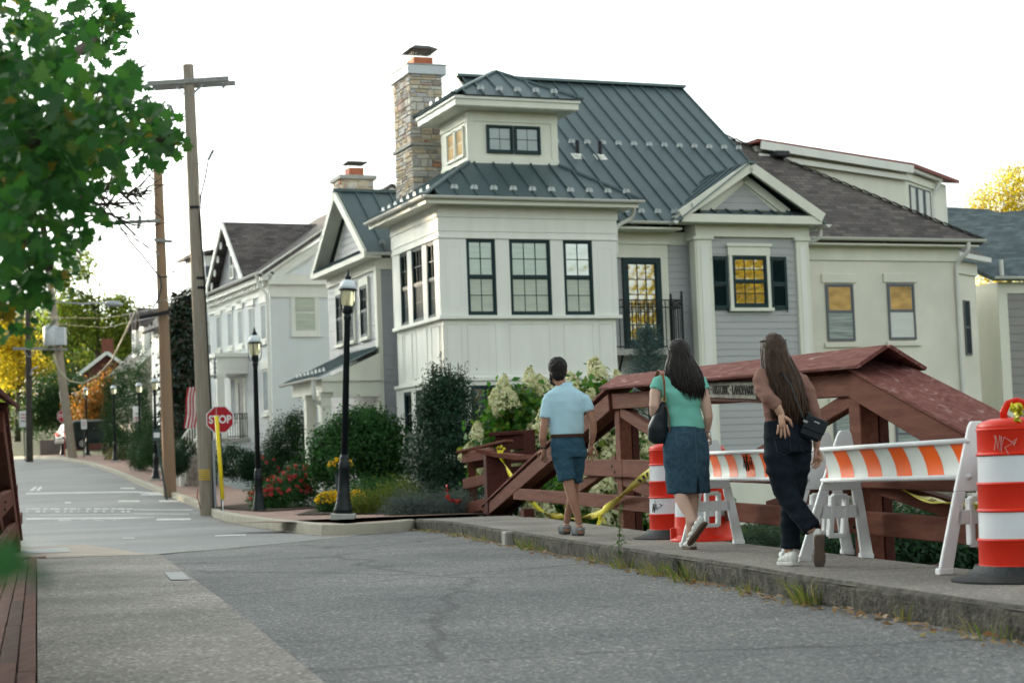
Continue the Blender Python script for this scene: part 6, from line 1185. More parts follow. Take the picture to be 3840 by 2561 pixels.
def head(mb, c, yaw=0., s=1.):
    """skull, jaw, nose, lips and ears; face looks along +y turned by yaw"""
    rot = Matrix.Rotation(yaw, 3, 'Z'); L = lambda x, y, z: Vector(c)+rot@Vector((x, y, z))*s
    sph(mb, L(0, -.012, .03), (.076*s, .094*s, .098*s), 18, 12); sph(mb, L(0, .025, -.035), (.062*s, .066*s, .080*s), 16, 10); sph(mb, L(0, .045, -.088), (.036*s, .034*s, .028*s), 12, 8)
    mb.tube([L(0, .082, .02), L(0, .098, -.012), L(0, .106, -.026), L(0, .088, -.034)], [.008*s, .012*s, .017*s, .012*s], 8)
    sph(mb, L(0, .086, -.058), (.026*s, .012*s, .009*s), 10, 6); sph(mb, L(0, .083, -.070), (.022*s, .011*s, .008*s), 10, 6); sph(mb, L(-.032, .074, .022), (.022*s, .012*s, .012*s), 10, 6); sph(mb, L(.032, .074, .022), (.022*s, .012*s, .012*s), 10, 6)
    for x in (-1, 1): mb.tube([L(x*.072, .0, .028), L(x*.083, -.008, .022), L(x*.086, -.010, .0), L(x*.080, .0, -.022), L(x*.072, .006, -.03)], [.010*s, .014*s, .014*s, .011*s, .007*s], 8)
    return L
def fold(amp, f1=9., f2=22., diag=(1, .4, 1.6)):
    dv = Vector(diag)
    def fn(co): return amp*(mnoise.noise(Vector((co.x*f1*dv.x, co.y*f1*dv.y, co.z*f1*dv.z)))*.8+mnoise.noise(Vector((co.x*f2*.6+co.z*f2*.5, co.y*f2*.4, co.z*f2)))*.45)
    return fn
def strands(name, roots, path, mat, parent, n=300, seed=3, r=.006, segs=10, k=4):
    """long hair as many tapered locks; path(u, v, t) gives the point of lock (u,v) at length t"""
    r_ = random.Random(seed); mb = MB()
    for i in range(n):
        u, v = r_.random(), r_.random(); ln = r_.uniform(.82, 1.0); ph = r_.uniform(0, 6.3); am = r_.uniform(.002, .010); pts = []; rad = []
        for j in range(segs+1):
            t = ln*j/segs; p = Vector(path(u, v, t)); wv = am*t*2; p += Vector((math.sin(ph+t*9)*wv, math.cos(ph*1.7+t*7)*wv, 0)); pts.append(p); rad.append(r*(.55+.9*math.sin(math.pi*min(1, t*.92+.08))))
        rad[-1] = r*.15; mb.tube(pts, rad, k, False)
    return mb.build(name, mat, parent, smooth=True)
skin_m = M('skin_tan', (.33, .175, .115), .55, .08, 9, .05, 80, spec=.25); skin_w = M('skin_fair', (.56, .37, .29), .55, .06, 9, .05, 80, spec=.25); skin_v = M('skin_light_olive', (.50, .31, .22), .55, .06, 9, .05, 80, spec=.25)
denim = M('denim_shorts', (.024, .066, .10), .85, .35, 26, .3, 120, mix=(.042, .10, .14), spec=.06); denim2 = M('denim_skirt', (.026, .058, .085), .85, .35, 24, .3, 120, mix=(.050, .098, .135), spec=.06); poly = M('polo_pique', (.40, .60, .68), .85, .04, 14, .15, 160, spec=.06); teal_tee = M('mint_tee', (.17, .47, .385), .85, .05, 10, .1, 140, spec=.06); mauve = M('mauve_knit', (.225, .125, .100), .8, .06, 12, .1, 140, spec=.06); blackd = M('black_denim', (.010, .015, .021), .8, .2, 22, .2, 120, spec=.06)
leather = M('black_leather', (.010, .016, .020), .38, .15, 12, .2, 60); tanl = M('tan_leather', (.22, .075, .03), .45, .1, 8); belt_m = M('brown_belt', (.045, .02, .012), .5, .1); hair_d = M('near_black_hair', (.010, .007, .006), .5, .3, 30, spec=.25); hair_b = M('dark_brown_hair', (.040, .020, .011), .5, .35, 30, spec=.25); hair_g = M('short_dark_hair', (.013, .011, .010), .6, .5, 40, .6, 90); shoe_w = M('white_sneaker', (.55, .56, .53), .55, .06, 12); sole_t = M('brown_sole', (.10, .065, .045), .7, .15, 10); brass = M('brass', (.55, .40, .16), .3, .05, metal=.9)
eyem = M('eye', (.05, .035, .03), .2)
def shoe(parent, heel, toe, up, h=.075, w_=.085, mat=shoe_w, sole=sole_t, st=.024):
    """low sneaker: sole follows the foot, upper rises to the ankle"""
    h0, t0 = Vector(heel), Vector(toe); d = (t0-h0).normalized(); u = Vector(up); u = (u-d*u.dot(d)).normalized(); s_ = d.cross(u); L = (t0-h0).length
    o_ = [(-.005, .30), (.08, .40), (.25, .42), (.45, .38), (.65, .47), (.82, .46), (.95, .33), (1.01, .12)]
    pts = [h0+d*(a*L)+s_*(b*w_) for a, b in o_]+[h0+d*(a*L)-s_*(b*w_) for a, b in o_[::-1]]
    so = MB().prism(pts, u*st).build('sole', sole, parent, bevel=.003)
    mb = MB(); 
    for a, b, hh in ((.10, .36, .95), (.28, .38, .92), (.45, .35, .80), (.65, .40, .55), (.85, .34, .38)): 
        c = h0+d*(a*L)+u*st; sph_v = MB(); sph(mb, c+u*(h*hh*.35), (w_*b*1.05, w_*b*1.15, h*hh*.62))
    me = fuse(mb, .008, 5, name='upper'); link('shoe', me, mat, parent); return so
# ------------------------------------------------ man in light blue polo
PM = thing('person', 'man in light blue polo shirt and dark denim shorts walking away', 'person', (0.56, 18.9, 0), R(9))
b = MB(); hc = Vector((-0.073, 0.03, 1.758)); head(b, hc, R(20), 1.16)
b.tube([hc+Vector((0, -.02, -.06)), Vector((-0.054, 0, 1.623)), Vector((-0.023, 0, 1.537))], [.058, .060, .075], 14)
loft(b, [(-.02, 0, 1.54, .06, .05), (-.02, 0, 1.47, .16, .08), (-.02, 0, 1.42, .20, .105), (-.015, 0, 1.25, .17, .10), (-.01, 0, 1.08, .16, .10), (-.005, 0, .98, .17, .11), (0, 0, .88, .16, .11)])
# arms
aL = [(-0.179, 0, 1.429), (-0.228, -0.01, 1.335), (-0.264, -0.02, 1.134), (-0.275, -0.01, 1.048), (-0.261, 0.05, 0.935)]; aR = [(0.179, 0, 1.429), (0.236, -0.01, 1.351), (0.273, -0.03, 1.211), (0.276, -0.02, 1.087), (0.258, 0.04, 0.95)]
for a in (aL, aR): b.tube(a, [.040, .050, .043, .043, .028], 14)
# legs: the left one planted behind, the right one stepping forward
lg1 = [(-0.078, 0, 0.978), (-0.031, -0.04, 0.668), (-0.016, -0.07, 0.512), (0.009, -0.11, 0.388), (0.05, -0.13, 0.217), (0.065, -0.13, 0.116)]; lg2 = [(0.093, 0, 0.978), (0.081, 0.1, 0.668), (0.07, 0.17, 0.512), (0.062, 0.22, 0.388), (0.031, 0.3, 0.233), (0.012, 0.34, 0.124)]
for a in (lg1, lg2): b.tube(a, [.095, .068, .060, .056, .043, .036], 14)
bm_ = fuse(b, .011, 8, name='body'); hb_ = MB(); hand(hb_, (-0.259, 0.055, 0.929), (.06, .25, -1), (.5, .75, .1), 1.05, .55, .1, 1); hand(hb_, (0.256, 0.045, 0.944), (-.06, .15, -1), (-.4, -.8, 0), 1.05, .35, .2, 1)
hm = hb_.mesh('h', smooth=True)
def joinm(a, c, name):
    bm = bmesh.new(); bm.from_mesh(a); bm.from_mesh(c); out = bpy.data.meshes.new(name); bm.to_mesh(out); bm.free(); out.polygons.foreach_set('use_smooth', [True]*len(out.polygons)); return out
body = link('body', joinm(bm_, hm, 'body'), skin_m, PM)
s = MB(); loft(s, [(-.02, 0, 1.635, .066, .062), (-.02, 0, 1.60, .085, .075), (-.02, 0, 1.565, .14, .09), (-.02, 0, 1.52, .215, .105), (-.02, 0, 1.44, .225, .122), (-.018, 0, 1.30, .200, .120), (-.012, 0, 1.18, .190, .118), (-.01, 0, 1.10, .186, .118), (-.008, 0, 1.07, .178, .115)], 26)
s.tube([(-0.14, 0, 1.475), (-0.199, 0, 1.441), (-0.225, -0.01, 1.32), (-0.234, -0.01, 1.261)], [.060, .070, .070, .068], 14); s.tube([(0.137, 0, 1.475), (0.199, 0, 1.444), (0.23, -0.01, 1.366), (0.239, -0.01, 1.32)], [.060, .070, .070, .068], 14)
link('polo_shirt', fuse(s, .011, 5, fold(.010, 5, 15, (1.6, .5, .7)), 'polo'), poly, PM)
cl = MB().lathe([(.066, 0), (.076, .0), (.070, .045), (.062, .045)], 20, (-.045, .005, 1.61), cap=False).build('collar', poly, PM, smooth=True); cl.rotation_euler = (R(-6), R(3), 0)
s = MB(); loft(s, [(-.005, 0, 1.06, .180, .117), (-.003, 0, .98, .188, .128), (0, -.005, .90, .187, .135), (0, -.005, .83, .185, .13)], 24)
s.tube([(-0.085, 0, 0.932), (-0.065, -0.015, 0.823), (-0.043, -0.04, 0.683), (-0.034, -0.05, 0.587)], [(.100, .125), (.098, .120), (.094, .108), (.092, .105)], 18); s.tube([(0.101, 0, 0.932), (0.093, 0.04, 0.823), (0.082, 0.09, 0.683), (0.078, 0.13, 0.578)], [(.096, .118), (.090, .11), (.084, .10), (.082, .097)], 18)
sh_ = link('shorts', fuse(s, .011, 4, fold(.011, 8, 20), 'shorts'), denim, PM)
bl_ = MB().lathe([(.0, 0), (1, 0), (1, 1), (0, 1)], 28).build('belt', belt_m, PM, smooth=False); bl_.scale = (.190, .128, .032); bl_.location = (-.004, 0, 1.05)
s = MB(); sph(s, hc+Vector((-.006, -.020, .050)), (.106, .118, .112), 18, 12); sph(s, hc+Vector((-.005, -.062, -.02)), (.088, .064, .090), 14, 9)
link('hair', fuse(s, .010, 3, lambda c: .007*mnoise.noise(c*38), 'hair'), hair_g, PM)
s = MB(); rr = Matrix.Rotation(R(20), 3, 'Z')
for p_ in ((-.055, .035, -.062), (-.03, .07, -.092), (.0, .082, -.105), (.03, .07, -.092), (.055, .035, -.062), (-.068, .01, -.03), (.068, .01, -.03)): sph(s, hc+rr@Vector(p_)*1.16, (.025, .025, .030), 10, 7)
link('beard', fuse(s, .008, 4, name='beard'), hair_g, PM)
for x in (-1, 1): e_ = MB(); sph(e_, hc+rr@Vector((x*.032, .080, .018))*1.08, .009, 8, 6); e_.build('eye', eyem, PM, smooth=True)
sand = M('sandal_strap', (.16, .19, .20), .6, .5, 30)
def sandal(heel, toe, foot_ank):
    h0, t0 = Vector(heel), Vector(toe); f = MB(); d = (t0-h0)
    f.tube([Vector(foot_ank), h0+d*.15+Vector((0, 0, .055)), h0+d*.5+Vector((0, 0, .045)), h0+d*.8+Vector((0, 0, .03)), h0+d*.98+Vector((0, 0, .022))], [.038, .042, .040, .040, .024], 12); sph(f, h0+d*.05+Vector((0, 0, .04)), (.034, .036, .036))
    link('foot', fuse(f, .008, 4, name='foot'), skin_m, PM); shoe_o = MB(); s_ = d.normalized().cross(Vector((0, 0, 1)))
    o_ = [(-.05, .36), (.1, .46), (.35, .44), (.7, .55), (.95, .40), (1.06, .1)]; pts = [h0+d*a_+s_*(b_*.088) for a_, b_ in o_]+[h0+d*a_-s_*(b_*.088) for a_, b_ in o_[::-1]]
    MB().prism([p+Vector((0, 0, -.004)) for p in pts], (0, 0, .026)).build('sandal_sole', M('sandal_sole', (.03, .032, .034), .7), PM, bevel=.004)
    for t in (.12, .45, .75): c = h0+d*t; MB().tube([c+s_*.048+Vector((0, 0, .02)), c+s_*.040+Vector((0, 0, .07)), c+Vector((0, 0, .088)), c-s_*.040+Vector((0, 0, .07)), c-s_*.048+Vector((0, 0, .02))], [(.016, .005)]*5, 8).build('sandal_strap', sand, PM)
    MB().tube([h0+s_*.042+Vector((0, 0, .075)), h0-d*.12+Vector((0, 0, .07)), h0-s_*.042+Vector((0, 0, .075))], [(.018, .005)]*3, 8).build('sandal_strap', sand, PM)
sandal((0.07, -0.17, 0.003), (0.043, 0.06, 0.006), (0.065, -0.13, 0.109)); sandal((.015, .31, .012), (-.01, .54, .012), (.015, .34, .115))
MB().lathe([(.034, -.014), (.036, -.01), (.036, .01), (.034, .014)], 14).build('wristwatch', iron, PM, loc=(-0.262, 0.045, 0.947), rot=(R(-14), R(-4), 0))
# ------------------------------------------------ woman in mint tee and denim skirt
PA = thing('person', 'dark haired woman in mint tee and long denim skirt walking away', 'person', (1.444, 14.95, 0), R(9))
b = MB(); hc = Vector((-0.025, 0.03, 1.643)); head(b, hc, R(0), 1.0)
b.tube([hc+Vector((0, -.01, -.06)), Vector((-0.025, 0, 1.507)), Vector((-0.025, 0, 1.452))], [.050, .048, .06], 14)
loft(b, [(-.02, 0, 1.47, .08, .06), (-.025, 0, 1.40, .14, .075), (-.03, 0, 1.30, .155, .095), (-.0, 0, 1.13, .125, .09), (.0, 0, 1.0, .15, .11), (0, 0, .85, .17, .12)])
b.tube([(-0.184, 0, 1.403), (-0.246, -0.01, 1.354), (-0.268, -0.02, 1.225), (-0.26, 0.02, 1.158), (-0.239, 0.14, 1.182), (-0.221, 0.24, 1.268)], [.035, .050, .045, .042, .034, .026], 14)
b.tube([(0.11, 0, 1.403), (0.164, -0.01, 1.342), (0.184, -0.02, 1.207), (0.201, -0.01, 1.121), (0.204, 0.05, 1.035), (0.199, 0.08, 0.98)], [.035, .050, .046, .042, .036, .027], 14)
b.tube([(-0.074, -0.02, 0.617), (-0.086, -0.05, 0.482), (-0.068, -0.1, 0.397), (-0.037, -0.17, 0.298), (-0.018, -0.22, 0.225)], [.075, .058, .058, .044, .036], 14); b.tube([(0.055, 0.02, 0.617), (0.047, 0.04, 0.495), (0.043, 0.06, 0.384), (0.031, 0.08, 0.212), (0.025, 0.08, 0.09)], [.075, .060, .058, .044, .036], 14)
hb_ = MB(); hand(hb_, (-0.219, 0.25, 1.278), (.1, .2, 1), (.6, .2, 0), .92, .9, .1, 1); hand(hb_, (0.199, 0.085, 0.976), (0, .2, -1), (-.6, -.5, 0), .92, .5, .12, 1)
body = link('body', joinm(fuse(b, .010, 7, name='b'), hb_.mesh('h', smooth=True), 'body'), skin_w, PA)
s = MB(); loft(s, [(-.025, .0, 1.49, .085, .072), (-.028, 0, 1.465, .15, .085), (-.03, 0, 1.42, .185, .098), (-.03, 0, 1.33, .182, .118), (-.015, 0, 1.20, .150, .112), (.0, 0, 1.12, .146, .108), (.012, 0, 1.05, .155, .118), (.018, 0, 1.015, .160, .122)], 26)
s.tube([(-0.16, 0, 1.44), (-0.211, 0, 1.422), (-0.239, -0.01, 1.354)], [.055, .066, .066], 14); s.tube([(0.086, 0, 1.44), (0.14, 0, 1.415), (0.167, -0.01, 1.339)], [.055, .066, .066], 14)
link('tee_shirt', fuse(s, .010, 4, fold(.011, 6, 18, (.6, .5, 2.6)), 'tee'), teal_tee, PA)
s = MB(); loft(s, [(.0, 0, 1.045, .150, .118), (-.005, -.004, .97, .178, .140), (-.008, -.008, .88, .198, .152), (-.006, -.006, .78, .200, .150), (.0, 0, .62, .192, .142), (.002, .0, .50, .188, .138), (.002, 0, .475, .187, .137)], 28)
sk = link('denim_skirt', fuse(s, .010, 4, fold(.009, 6, 14), 'skirt'), denim2, PA)
stitch = M('denim_seam', (.060, .105, .13), .8)
MB().tube([(.045, -.124, 1.03), (.043, -.158, .88), (.045, -.152, .72), (.05, -.142, .55), (.05, -.139, .48)], .0035, 5).build('back_seam', stitch, sk)
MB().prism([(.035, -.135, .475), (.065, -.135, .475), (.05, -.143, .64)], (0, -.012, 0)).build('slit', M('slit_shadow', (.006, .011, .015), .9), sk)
for x0, sg in ((-.125, 1), (.075, 1)):
    MB().tube([(x0, -.128-.02, .985), (x0+.10, -.150, .985), (x0+.10, -.165, .885), (x0+.05, -.172, .860), (x0+.005, -.160, .885), (x0, -.148, .985)], .003, 5, False).build('pocket_stitching', stitch, sk)
hp = Vector(hc)
def hair_path(u, v, t):
    a = (u-.5)*3.3; rx = .088; 
    if t < .34: q = t/.34; el = 1.45-q*1.75; return (hp.x+rx*1.02*math.sin(a)*math.cos(el)*1.0, hp.y-.012-.108*math.cos(a)*math.cos(el), hp.z+.035+.112*math.sin(el)*(1 if el > 0 else .9)-.0)
    q = (t-.34)/.66; el = -.30; x0 = rx*1.02*math.sin(a)*math.cos(el); y0 = -.012-.108*math.cos(a)*math.cos(el); w_ = 1+.95*math.sin(q*2.3)-.55*q*q
    return (hp.x+x0*w_+.055*q*q+.025*q, hp.y+y0-.035*math.sin(q*2.5)-.02*q, hp.z+.035+.10*math.sin(el)-q*(.36+.05*v))
s = MB(); sph(s, hp+Vector((0, -.018, .035)), (.090, .108, .112), 18, 12)
loft(s, [(hp.x, hp.y-.03, hp.z+.02, .092, .10), (hp.x+.005, hp.y-.04, hp.z-.06, .110, .085), (hp.x+.02, hp.y-.058, hp.z-.15, .128, .058), (hp.x+.045, hp.y-.07, hp.z-.24, .110, .045), (hp.x+.06, hp.y-.075, hp.z-.31, .070, .032)], 18)
hr = link('hair', fuse(s, .011, 4, lambda c: .010*mnoise.noise(Vector((c.x*34, c.y*20, c.z*5))), 'hair'), hair_d, PA); strands('hair_locks', None, hair_path, hair_d, PA, 420, 5, .0065)
for x in (-1, 1): e_ = MB(); sph(e_, hc+Vector((x*.032, .080, .018)), .009, 8, 6); e_.build('eye', eyem, PA, smooth=True)
sg_ = MB().tube([hc+Vector((.088*math.sin(a), -.01+.10*math.cos(a), .075)) for a in np.linspace(-1.9, 1.9, 15)], .005, 6).build('sunglasses', iron, PA)
# lifted left shoe shows its sole, right shoe planted
shoe(PA, (0.055, -0.33, 0.227), (-0.049, -0.16, 0.041), (-.55, .75, .32), .085, .092); shoe(PA, (0.025, 0, 0.004), (0.012, 0.24, 0), (0, 0, 1), .085, .088)
TOTE = thing('tote_bag', 'black leather tote with tan strap hanging from the shoulder of the woman in mint', 'bag', PA.location, R(9))
s = MB(); loft(s, [(-0.221, 0.02, 0.902)+(.055, .05), (-0.233, 0.02, 0.943)+(.090, .075), (-0.239, 0.01, 1.035)+(.088, .08), (-0.221, 0, 1.133)+(.066, .07), (-0.201, -0.01, 1.219)+(.035, .055), (-0.192, -0.02, 1.258)+(.016, .03)], 20)
link('bag_body', fuse(s, .010, 5, fold(.005, 9, 22), 'tote'), leather, TOTE)
MB().tube([(-0.194, -0.05, 1.231), (-0.172, -0.075, 1.207), (-0.157, -0.075, 1.109), (-0.153, -0.06, 0.998)], .004, 5).build('piping', tanl, TOTE)
MB().tube([(-0.192, -0.06, 1.256), (-0.193, -0.1, 1.329), (-0.2, -0.125, 1.428), (-0.205, -0.09, 1.489), (-0.209, 0, 1.523), (-0.211, 0.09, 1.477), (-0.215, 0.14, 1.329), (-0.209, 0.09, 1.231)], [(.016, .004)]*8, 8).build('strap', tanl, TOTE)
MB().tube([Vector((-0.192, -0.075, 1.274))+Vector((.017*math.cos(a), 0, .02*math.sin(a))) for a in np.linspace(0, 6.283, 13)], .004, 6, False).build('buckle', brass, TOTE)
# ------------------------------------------------ woman in mauve top and black trousers
PB = thing('person', 'long haired woman in mauve top and black trousers, hand on her hip', 'person', (1.901, 12.25, 0), R(9))
b = MB(); hc = Vector((-0.077, 0.03, 1.477)); head(b, hc, R(12), .98)
b.tube([hc+Vector((.01, -.01, -.06)), Vector((-0.047, 0, 1.364)), Vector((-0.036, 0, 1.317))], [.047, .046, .06], 14)
loft(b, [(-.03, 0, 1.34, .08, .06), (-.03, 0, 1.27, .13, .07), (-.03, 0, 1.16, .14, .09), (-.03, 0, 1.02, .115, .085), (-.02, 0, .92, .14, .10), (-.02, 0, .80, .15, .11)])
bL = [(-0.154, 0, 1.299), (-0.194, -0.04, 1.276), (-0.204, -0.09, 1.211), (-0.18, -0.16, 1.151), (-0.133, -0.185, 1.092), (-0.103, -0.17, 1.039)]; bR = [(0.083, 0, 1.264), (0.14, -0.01, 1.199), (0.18, -0.01, 1.08), (0.204, 0.01, 0.974), (0.213, 0.05, 0.856), (0.211, 0.06, 0.802)]
b.tube(bL, [.030, .042, .040, .040, .033, .026], 14); b.tube(bR, [.030, .042, .040, .037, .031, .025], 14)
b.tube([(0, -0.08, 0.43), (0.047, -0.16, 0.311), (0.065, -0.2, 0.234)], [.045, .038, .032], 12); b.tube([(-0.012, 0.08, 0.311), (-0.009, 0.09, 0.169), (-0.014, 0.09, 0.08)], [.045, .036, .032], 12)
hb_ = MB(); hand(hb_, (-0.103, -0.172, 1.038), (.06, .04, -1), (.05, 1, .0), .95, .14, .22, -1, curls=(.1, .14, .16, .2)); hand(hb_, (0.212, 0.062, 0.799), (.05, .1, -1), (-.8, -.4, 0), .92, .6, .12, 1)
body = link('body', joinm(fuse(b, .010, 7, name='b'), hb_.mesh('h', smooth=True), 'body'), skin_v, PB)
s = MB(); loft(s, [(-.03, .0, 1.365, .075, .068), (-.03, 0, 1.335, .14, .082), (-.03, 0, 1.29, .175, .094), (-.035, 0, 1.18, .162, .110), (-.035, 0, 1.08, .138, .102), (-.035, 0, 1.00, .132, .100), (-.03, 0, .955, .142, .108)], 26)
s.tube([(-0.13, 0, 1.323), (-0.18, -0.01, 1.323), (-0.2, -0.04, 1.279), (-0.204, -0.09, 1.211), (-0.182, -0.16, 1.154), (-0.128, -0.187, 1.095)], [.050, .057, .056, .053, .050, .042], 14); s.tube([(0.047, 0, 1.299), (0.107, 0, 1.279), (0.144, -0.01, 1.199), (0.18, -0.01, 1.08), (0.208, 0.015, 0.95)], [.048, .055, .053, .048, .044], 14)
link('fitted_top', fuse(s, .010, 3, fold(.010, 8, 24, (1, .5, 3)), 'top'), mauve, PB)
s = MB(); loft(s, [(-.03, 0, 1.005, .140, .108), (-.022, -.005, .94, .158, .122), (-.018, -.012, .86, .166, .140), (-.016, -.008, .78, .164, .135)], 26)
s.tube([(-0.089, -0.005, 0.826), (-0.088, -0.015, 0.737), (-0.077, -0.02, 0.643), (-0.053, -0.03, 0.512), (-0.018, -0.07, 0.43), (0.041, -0.15, 0.317), (0.073, -0.19, 0.25)], [.098, .102, .098, .083, .076, .069, .068], 18); s.tube([(0.059, 0.005, 0.826), (0.059, 0.02, 0.737), (0.047, 0.05, 0.607), (0.026, 0.08, 0.453), (0.006, 0.09, 0.288), (-0.002, 0.09, 0.116)], [.094, .096, .088, .077, .069, .067], 18)
tr_ = link('trousers', fuse(s, .010, 3, fold(.013, 8, 20, (1, .5, 2.4)), 'trousers'), blackd, PB)
for x0 in (-.145, .03): MB().tube([(x0, -.118, .885), (x0+.10, -.150, .885), (x0+.10, -.158, .79), (x0+.05, -.162, .765), (x0+.005, -.15, .79), (x0, -.118, .885)], .0025, 5, False).build('pocket_stitching', M('dark_seam', (.02, .028, .036), .8), tr_)
hp2 = Vector(hc)
def hair_path2(u, v, t):
    a = (u-.5)*3.5; rx = .086
    if t < .24: q = t/.24; el = 1.45-q*1.75; return (hp2.x+rx*math.sin(a)*math.cos(el), hp2.y-.012-.106*math.cos(a)*math.cos(el), hp2.z+.033+.108*math.sin(el))
    q = (t-.24)/.76; el = -.3; x0 = rx*math.sin(a)*math.cos(el); y0 = -.012-.106*math.cos(a)*math.cos(el); w_ = 1+.85*math.sin(q*1.9)-.35*q*q
    return (hp2.x+x0*w_+.105*q-.02*q*q, hp2.y+y0*(1-.1*q)-.045*math.sin(q*2.2), hp2.z+.033+.10*math.sin(el)-q*(.46+.09*v))
s = MB(); sph(s, hp2+Vector((0, -.018, .033)), (.088, .106, .108), 18, 12)
loft(s, [(hp2.x, hp2.y-.03, hp2.z+.02, .090, .10), (hp2.x+.015, hp2.y-.045, hp2.z-.08, .112, .080), (hp2.x+.045, hp2.y-.062, hp2.z-.20, .130, .055), (hp2.x+.07, hp2.y-.072, hp2.z-.32, .118, .045), (hp2.x+.085, hp2.y-.075, hp2.z-.43, .085, .035), (hp2.x+.09, hp2.y-.07, hp2.z-.49, .05, .02)], 18)
link('hair', fuse(s, .011, 4, lambda c: .010*mnoise.noise(Vector((c.x*34, c.y*20, c.z*4))), 'hair'), hair_b, PB); strands('hair_locks', None, hair_path2, hair_b, PB, 480, 8, .0062, 12)
for x in (-1, 1): e_ = MB(); sph(e_, hc+Matrix.Rotation(R(12), 3, 'Z')@Vector((x*.031, .078, .018)), .009, 8, 6); e_.build('eye', eyem, PB, smooth=True)
MB().tube([hc+Vector((.088*math.sin(a), -.01+.10*math.cos(a), .085)) for a in np.linspace(-2.0, 2.0, 15)], .006, 6).build('sunglasses', iron, PB)
shoe(PB, (0.08, -0.31, 0.214), (0.107, -0.2, -0.014), (.12, .95, .35), .085, .088, sole=M('gum_sole', (.13, .10, .08), .75, .2, 8)); shoe(PB, (-0.002, -0.02, 0.004), (-0.047, 0.21, 0), (0, 0, 1), .085, .088, sole=shoe_w)
XB = thing('crossbody_bag', 'small black crossbody bag at the hip of the woman in mauve', 'bag', PB.location, R(9))
o = MB().box(-.075, .075, -.04, .04, -.075, .075).build('bag_body', leather, XB, bevel=.02, loc=(0.124, -0.15, 0.938), rot=(R(4), R(24), R(-8))); MB().box(-.078, .078, -.048, -.03, -.02, .082).build('flap', leather, o, bevel=.012); MB().box(-.02, .02, -.054, -.048, .045, .055).build('clasp', galv, o); MB().box(-.09, -.06, -.05, -.04, .02, .035).build('zip_pull', galv, o)
MB().tube([(0.065, -0.16, 0.986), (0.03, -0.175, 1.069), (0, -0.178, 1.151), (-0.024, -0.172, 1.24), (-0.065, -0.13, 1.323), (-0.107, -0.03, 1.364)], [(.009, .003)]*6, 6).build('strap', leather, XB); MB().tube([(0.172, -0.13, 0.95), (0.136, -0.12, 1.021), (0.095, -0.13, 1.057)], [(.008, .003)]*3, 6).build('strap', leather, XB)

# ---------------------------------------------------------------- vegetation
def leafmesh(name, P, Nn, size, mat, asp=.55, shape='leaf', rng=NR, droop=0.):
    """many small leaves as one mesh: P points, Nn facing, size per leaf"""
    n = len(P); P = np.asarray(P, float); Nn = np.asarray(Nn, float); Nn /= np.linalg.norm(Nn, axis=1, keepdims=True)+1e-9
    r = rng.normal(size=(n, 3)); 
    if droop: r = r*(1-droop)+np.array([0, 0, -1.])*droop*2
    u = r-(r*Nn).sum(1, keepdims=True)*Nn; u /= np.linalg.norm(u, axis=1, keepdims=True)+1e-9; v = np.cross(Nn, u); s = np.asarray(size).reshape(-1, 1)
    if shape == 'leaf': T = [(-.5, 0, 0), (-.1, -.5*asp, .06), (.5, 0, -.06), (-.1, .5*asp, .06)]
    elif shape == 'blade': T = [(0, -.06, 0), (.6, -.05, .04), (1, 0, 0), (.6, .05, .04)]
    else:      # maple: five pointed lobes with notches
        a = [(-.42, 0), (-.30, -.10), (-.36, -.34), (-.16, -.24), (-.12, -.52), (.06, -.30), (.22, -.42), (.22, -.20), (.34, -.16), (.55, 0), (.34, .16), (.22, .20), (.22, .42), (.06, .30), (-.12, .52), (-.16, .24), (-.36, .34), (-.30, .10)]
        T = [(x, y, .10*abs(y)-.12*x*x) for x, y in a]
    k = len(T); V = np.empty((n, k, 3))
    for i, (a_, b_, c_) in enumerate(T): V[:, i] = P+u*(a_*s)+v*(b_*s)+Nn*(c_*s)
    me = bpy.data.meshes.new(name); me.vertices.add(n*k); me.vertices.foreach_set('co', V.reshape(-1)); me.loops.add(n*k); me.loops.foreach_set('vertex_index', np.arange(n*k, dtype=np.int32)); me.polygons.add(n)
    me.polygons.foreach_set('loop_start', np.arange(0, n*k, k, dtype=np.int32)); me.polygons.foreach_set('loop_total', np.full(n, k, dtype=np.int32)); me.update(calc_edges=True); me.validate(); me.materials.append(mat); return me
def blobpts(blobs, n, clump=18, rc=.16, shell=.55, seed=1):
    """points in clumps inside a union of ellipsoids ((x,y,z),(rx,ry,rz)), denser toward the outside"""
    g = np.random.default_rng(seed); vol = np.array([b[1][0]*b[1][1]*b[1][2] for b in blobs])**.7; pick = g.choice(len(blobs), size=max(1, n//clump), p=vol/vol.sum()); PP = []; NN = []
    for b in pick:
        c, r = np.array(blobs[b][0]), np.array(blobs[b][1]); d = g.normal(size=3); d /= np.linalg.norm(d); rad = shell+(1-shell)*g.random()**.6; cc = c+d*r*rad
        q = cc+g.normal(size=(clump, 3))*rc*(.6+.8*g.random()); PP.append(q); NN.append(d+g.normal(size=(clump, 3))*.55+np.array([0, 0, .35]))
    return np.concatenate(PP), np.concatenate(NN)
bark = M('bark', (.085, .065, .05), .95, .35, 6, .9, 20, stretch=(6, 6, .8)); barkd = M('dark_twig', (.045, .034, .026), .9, .2, 8)
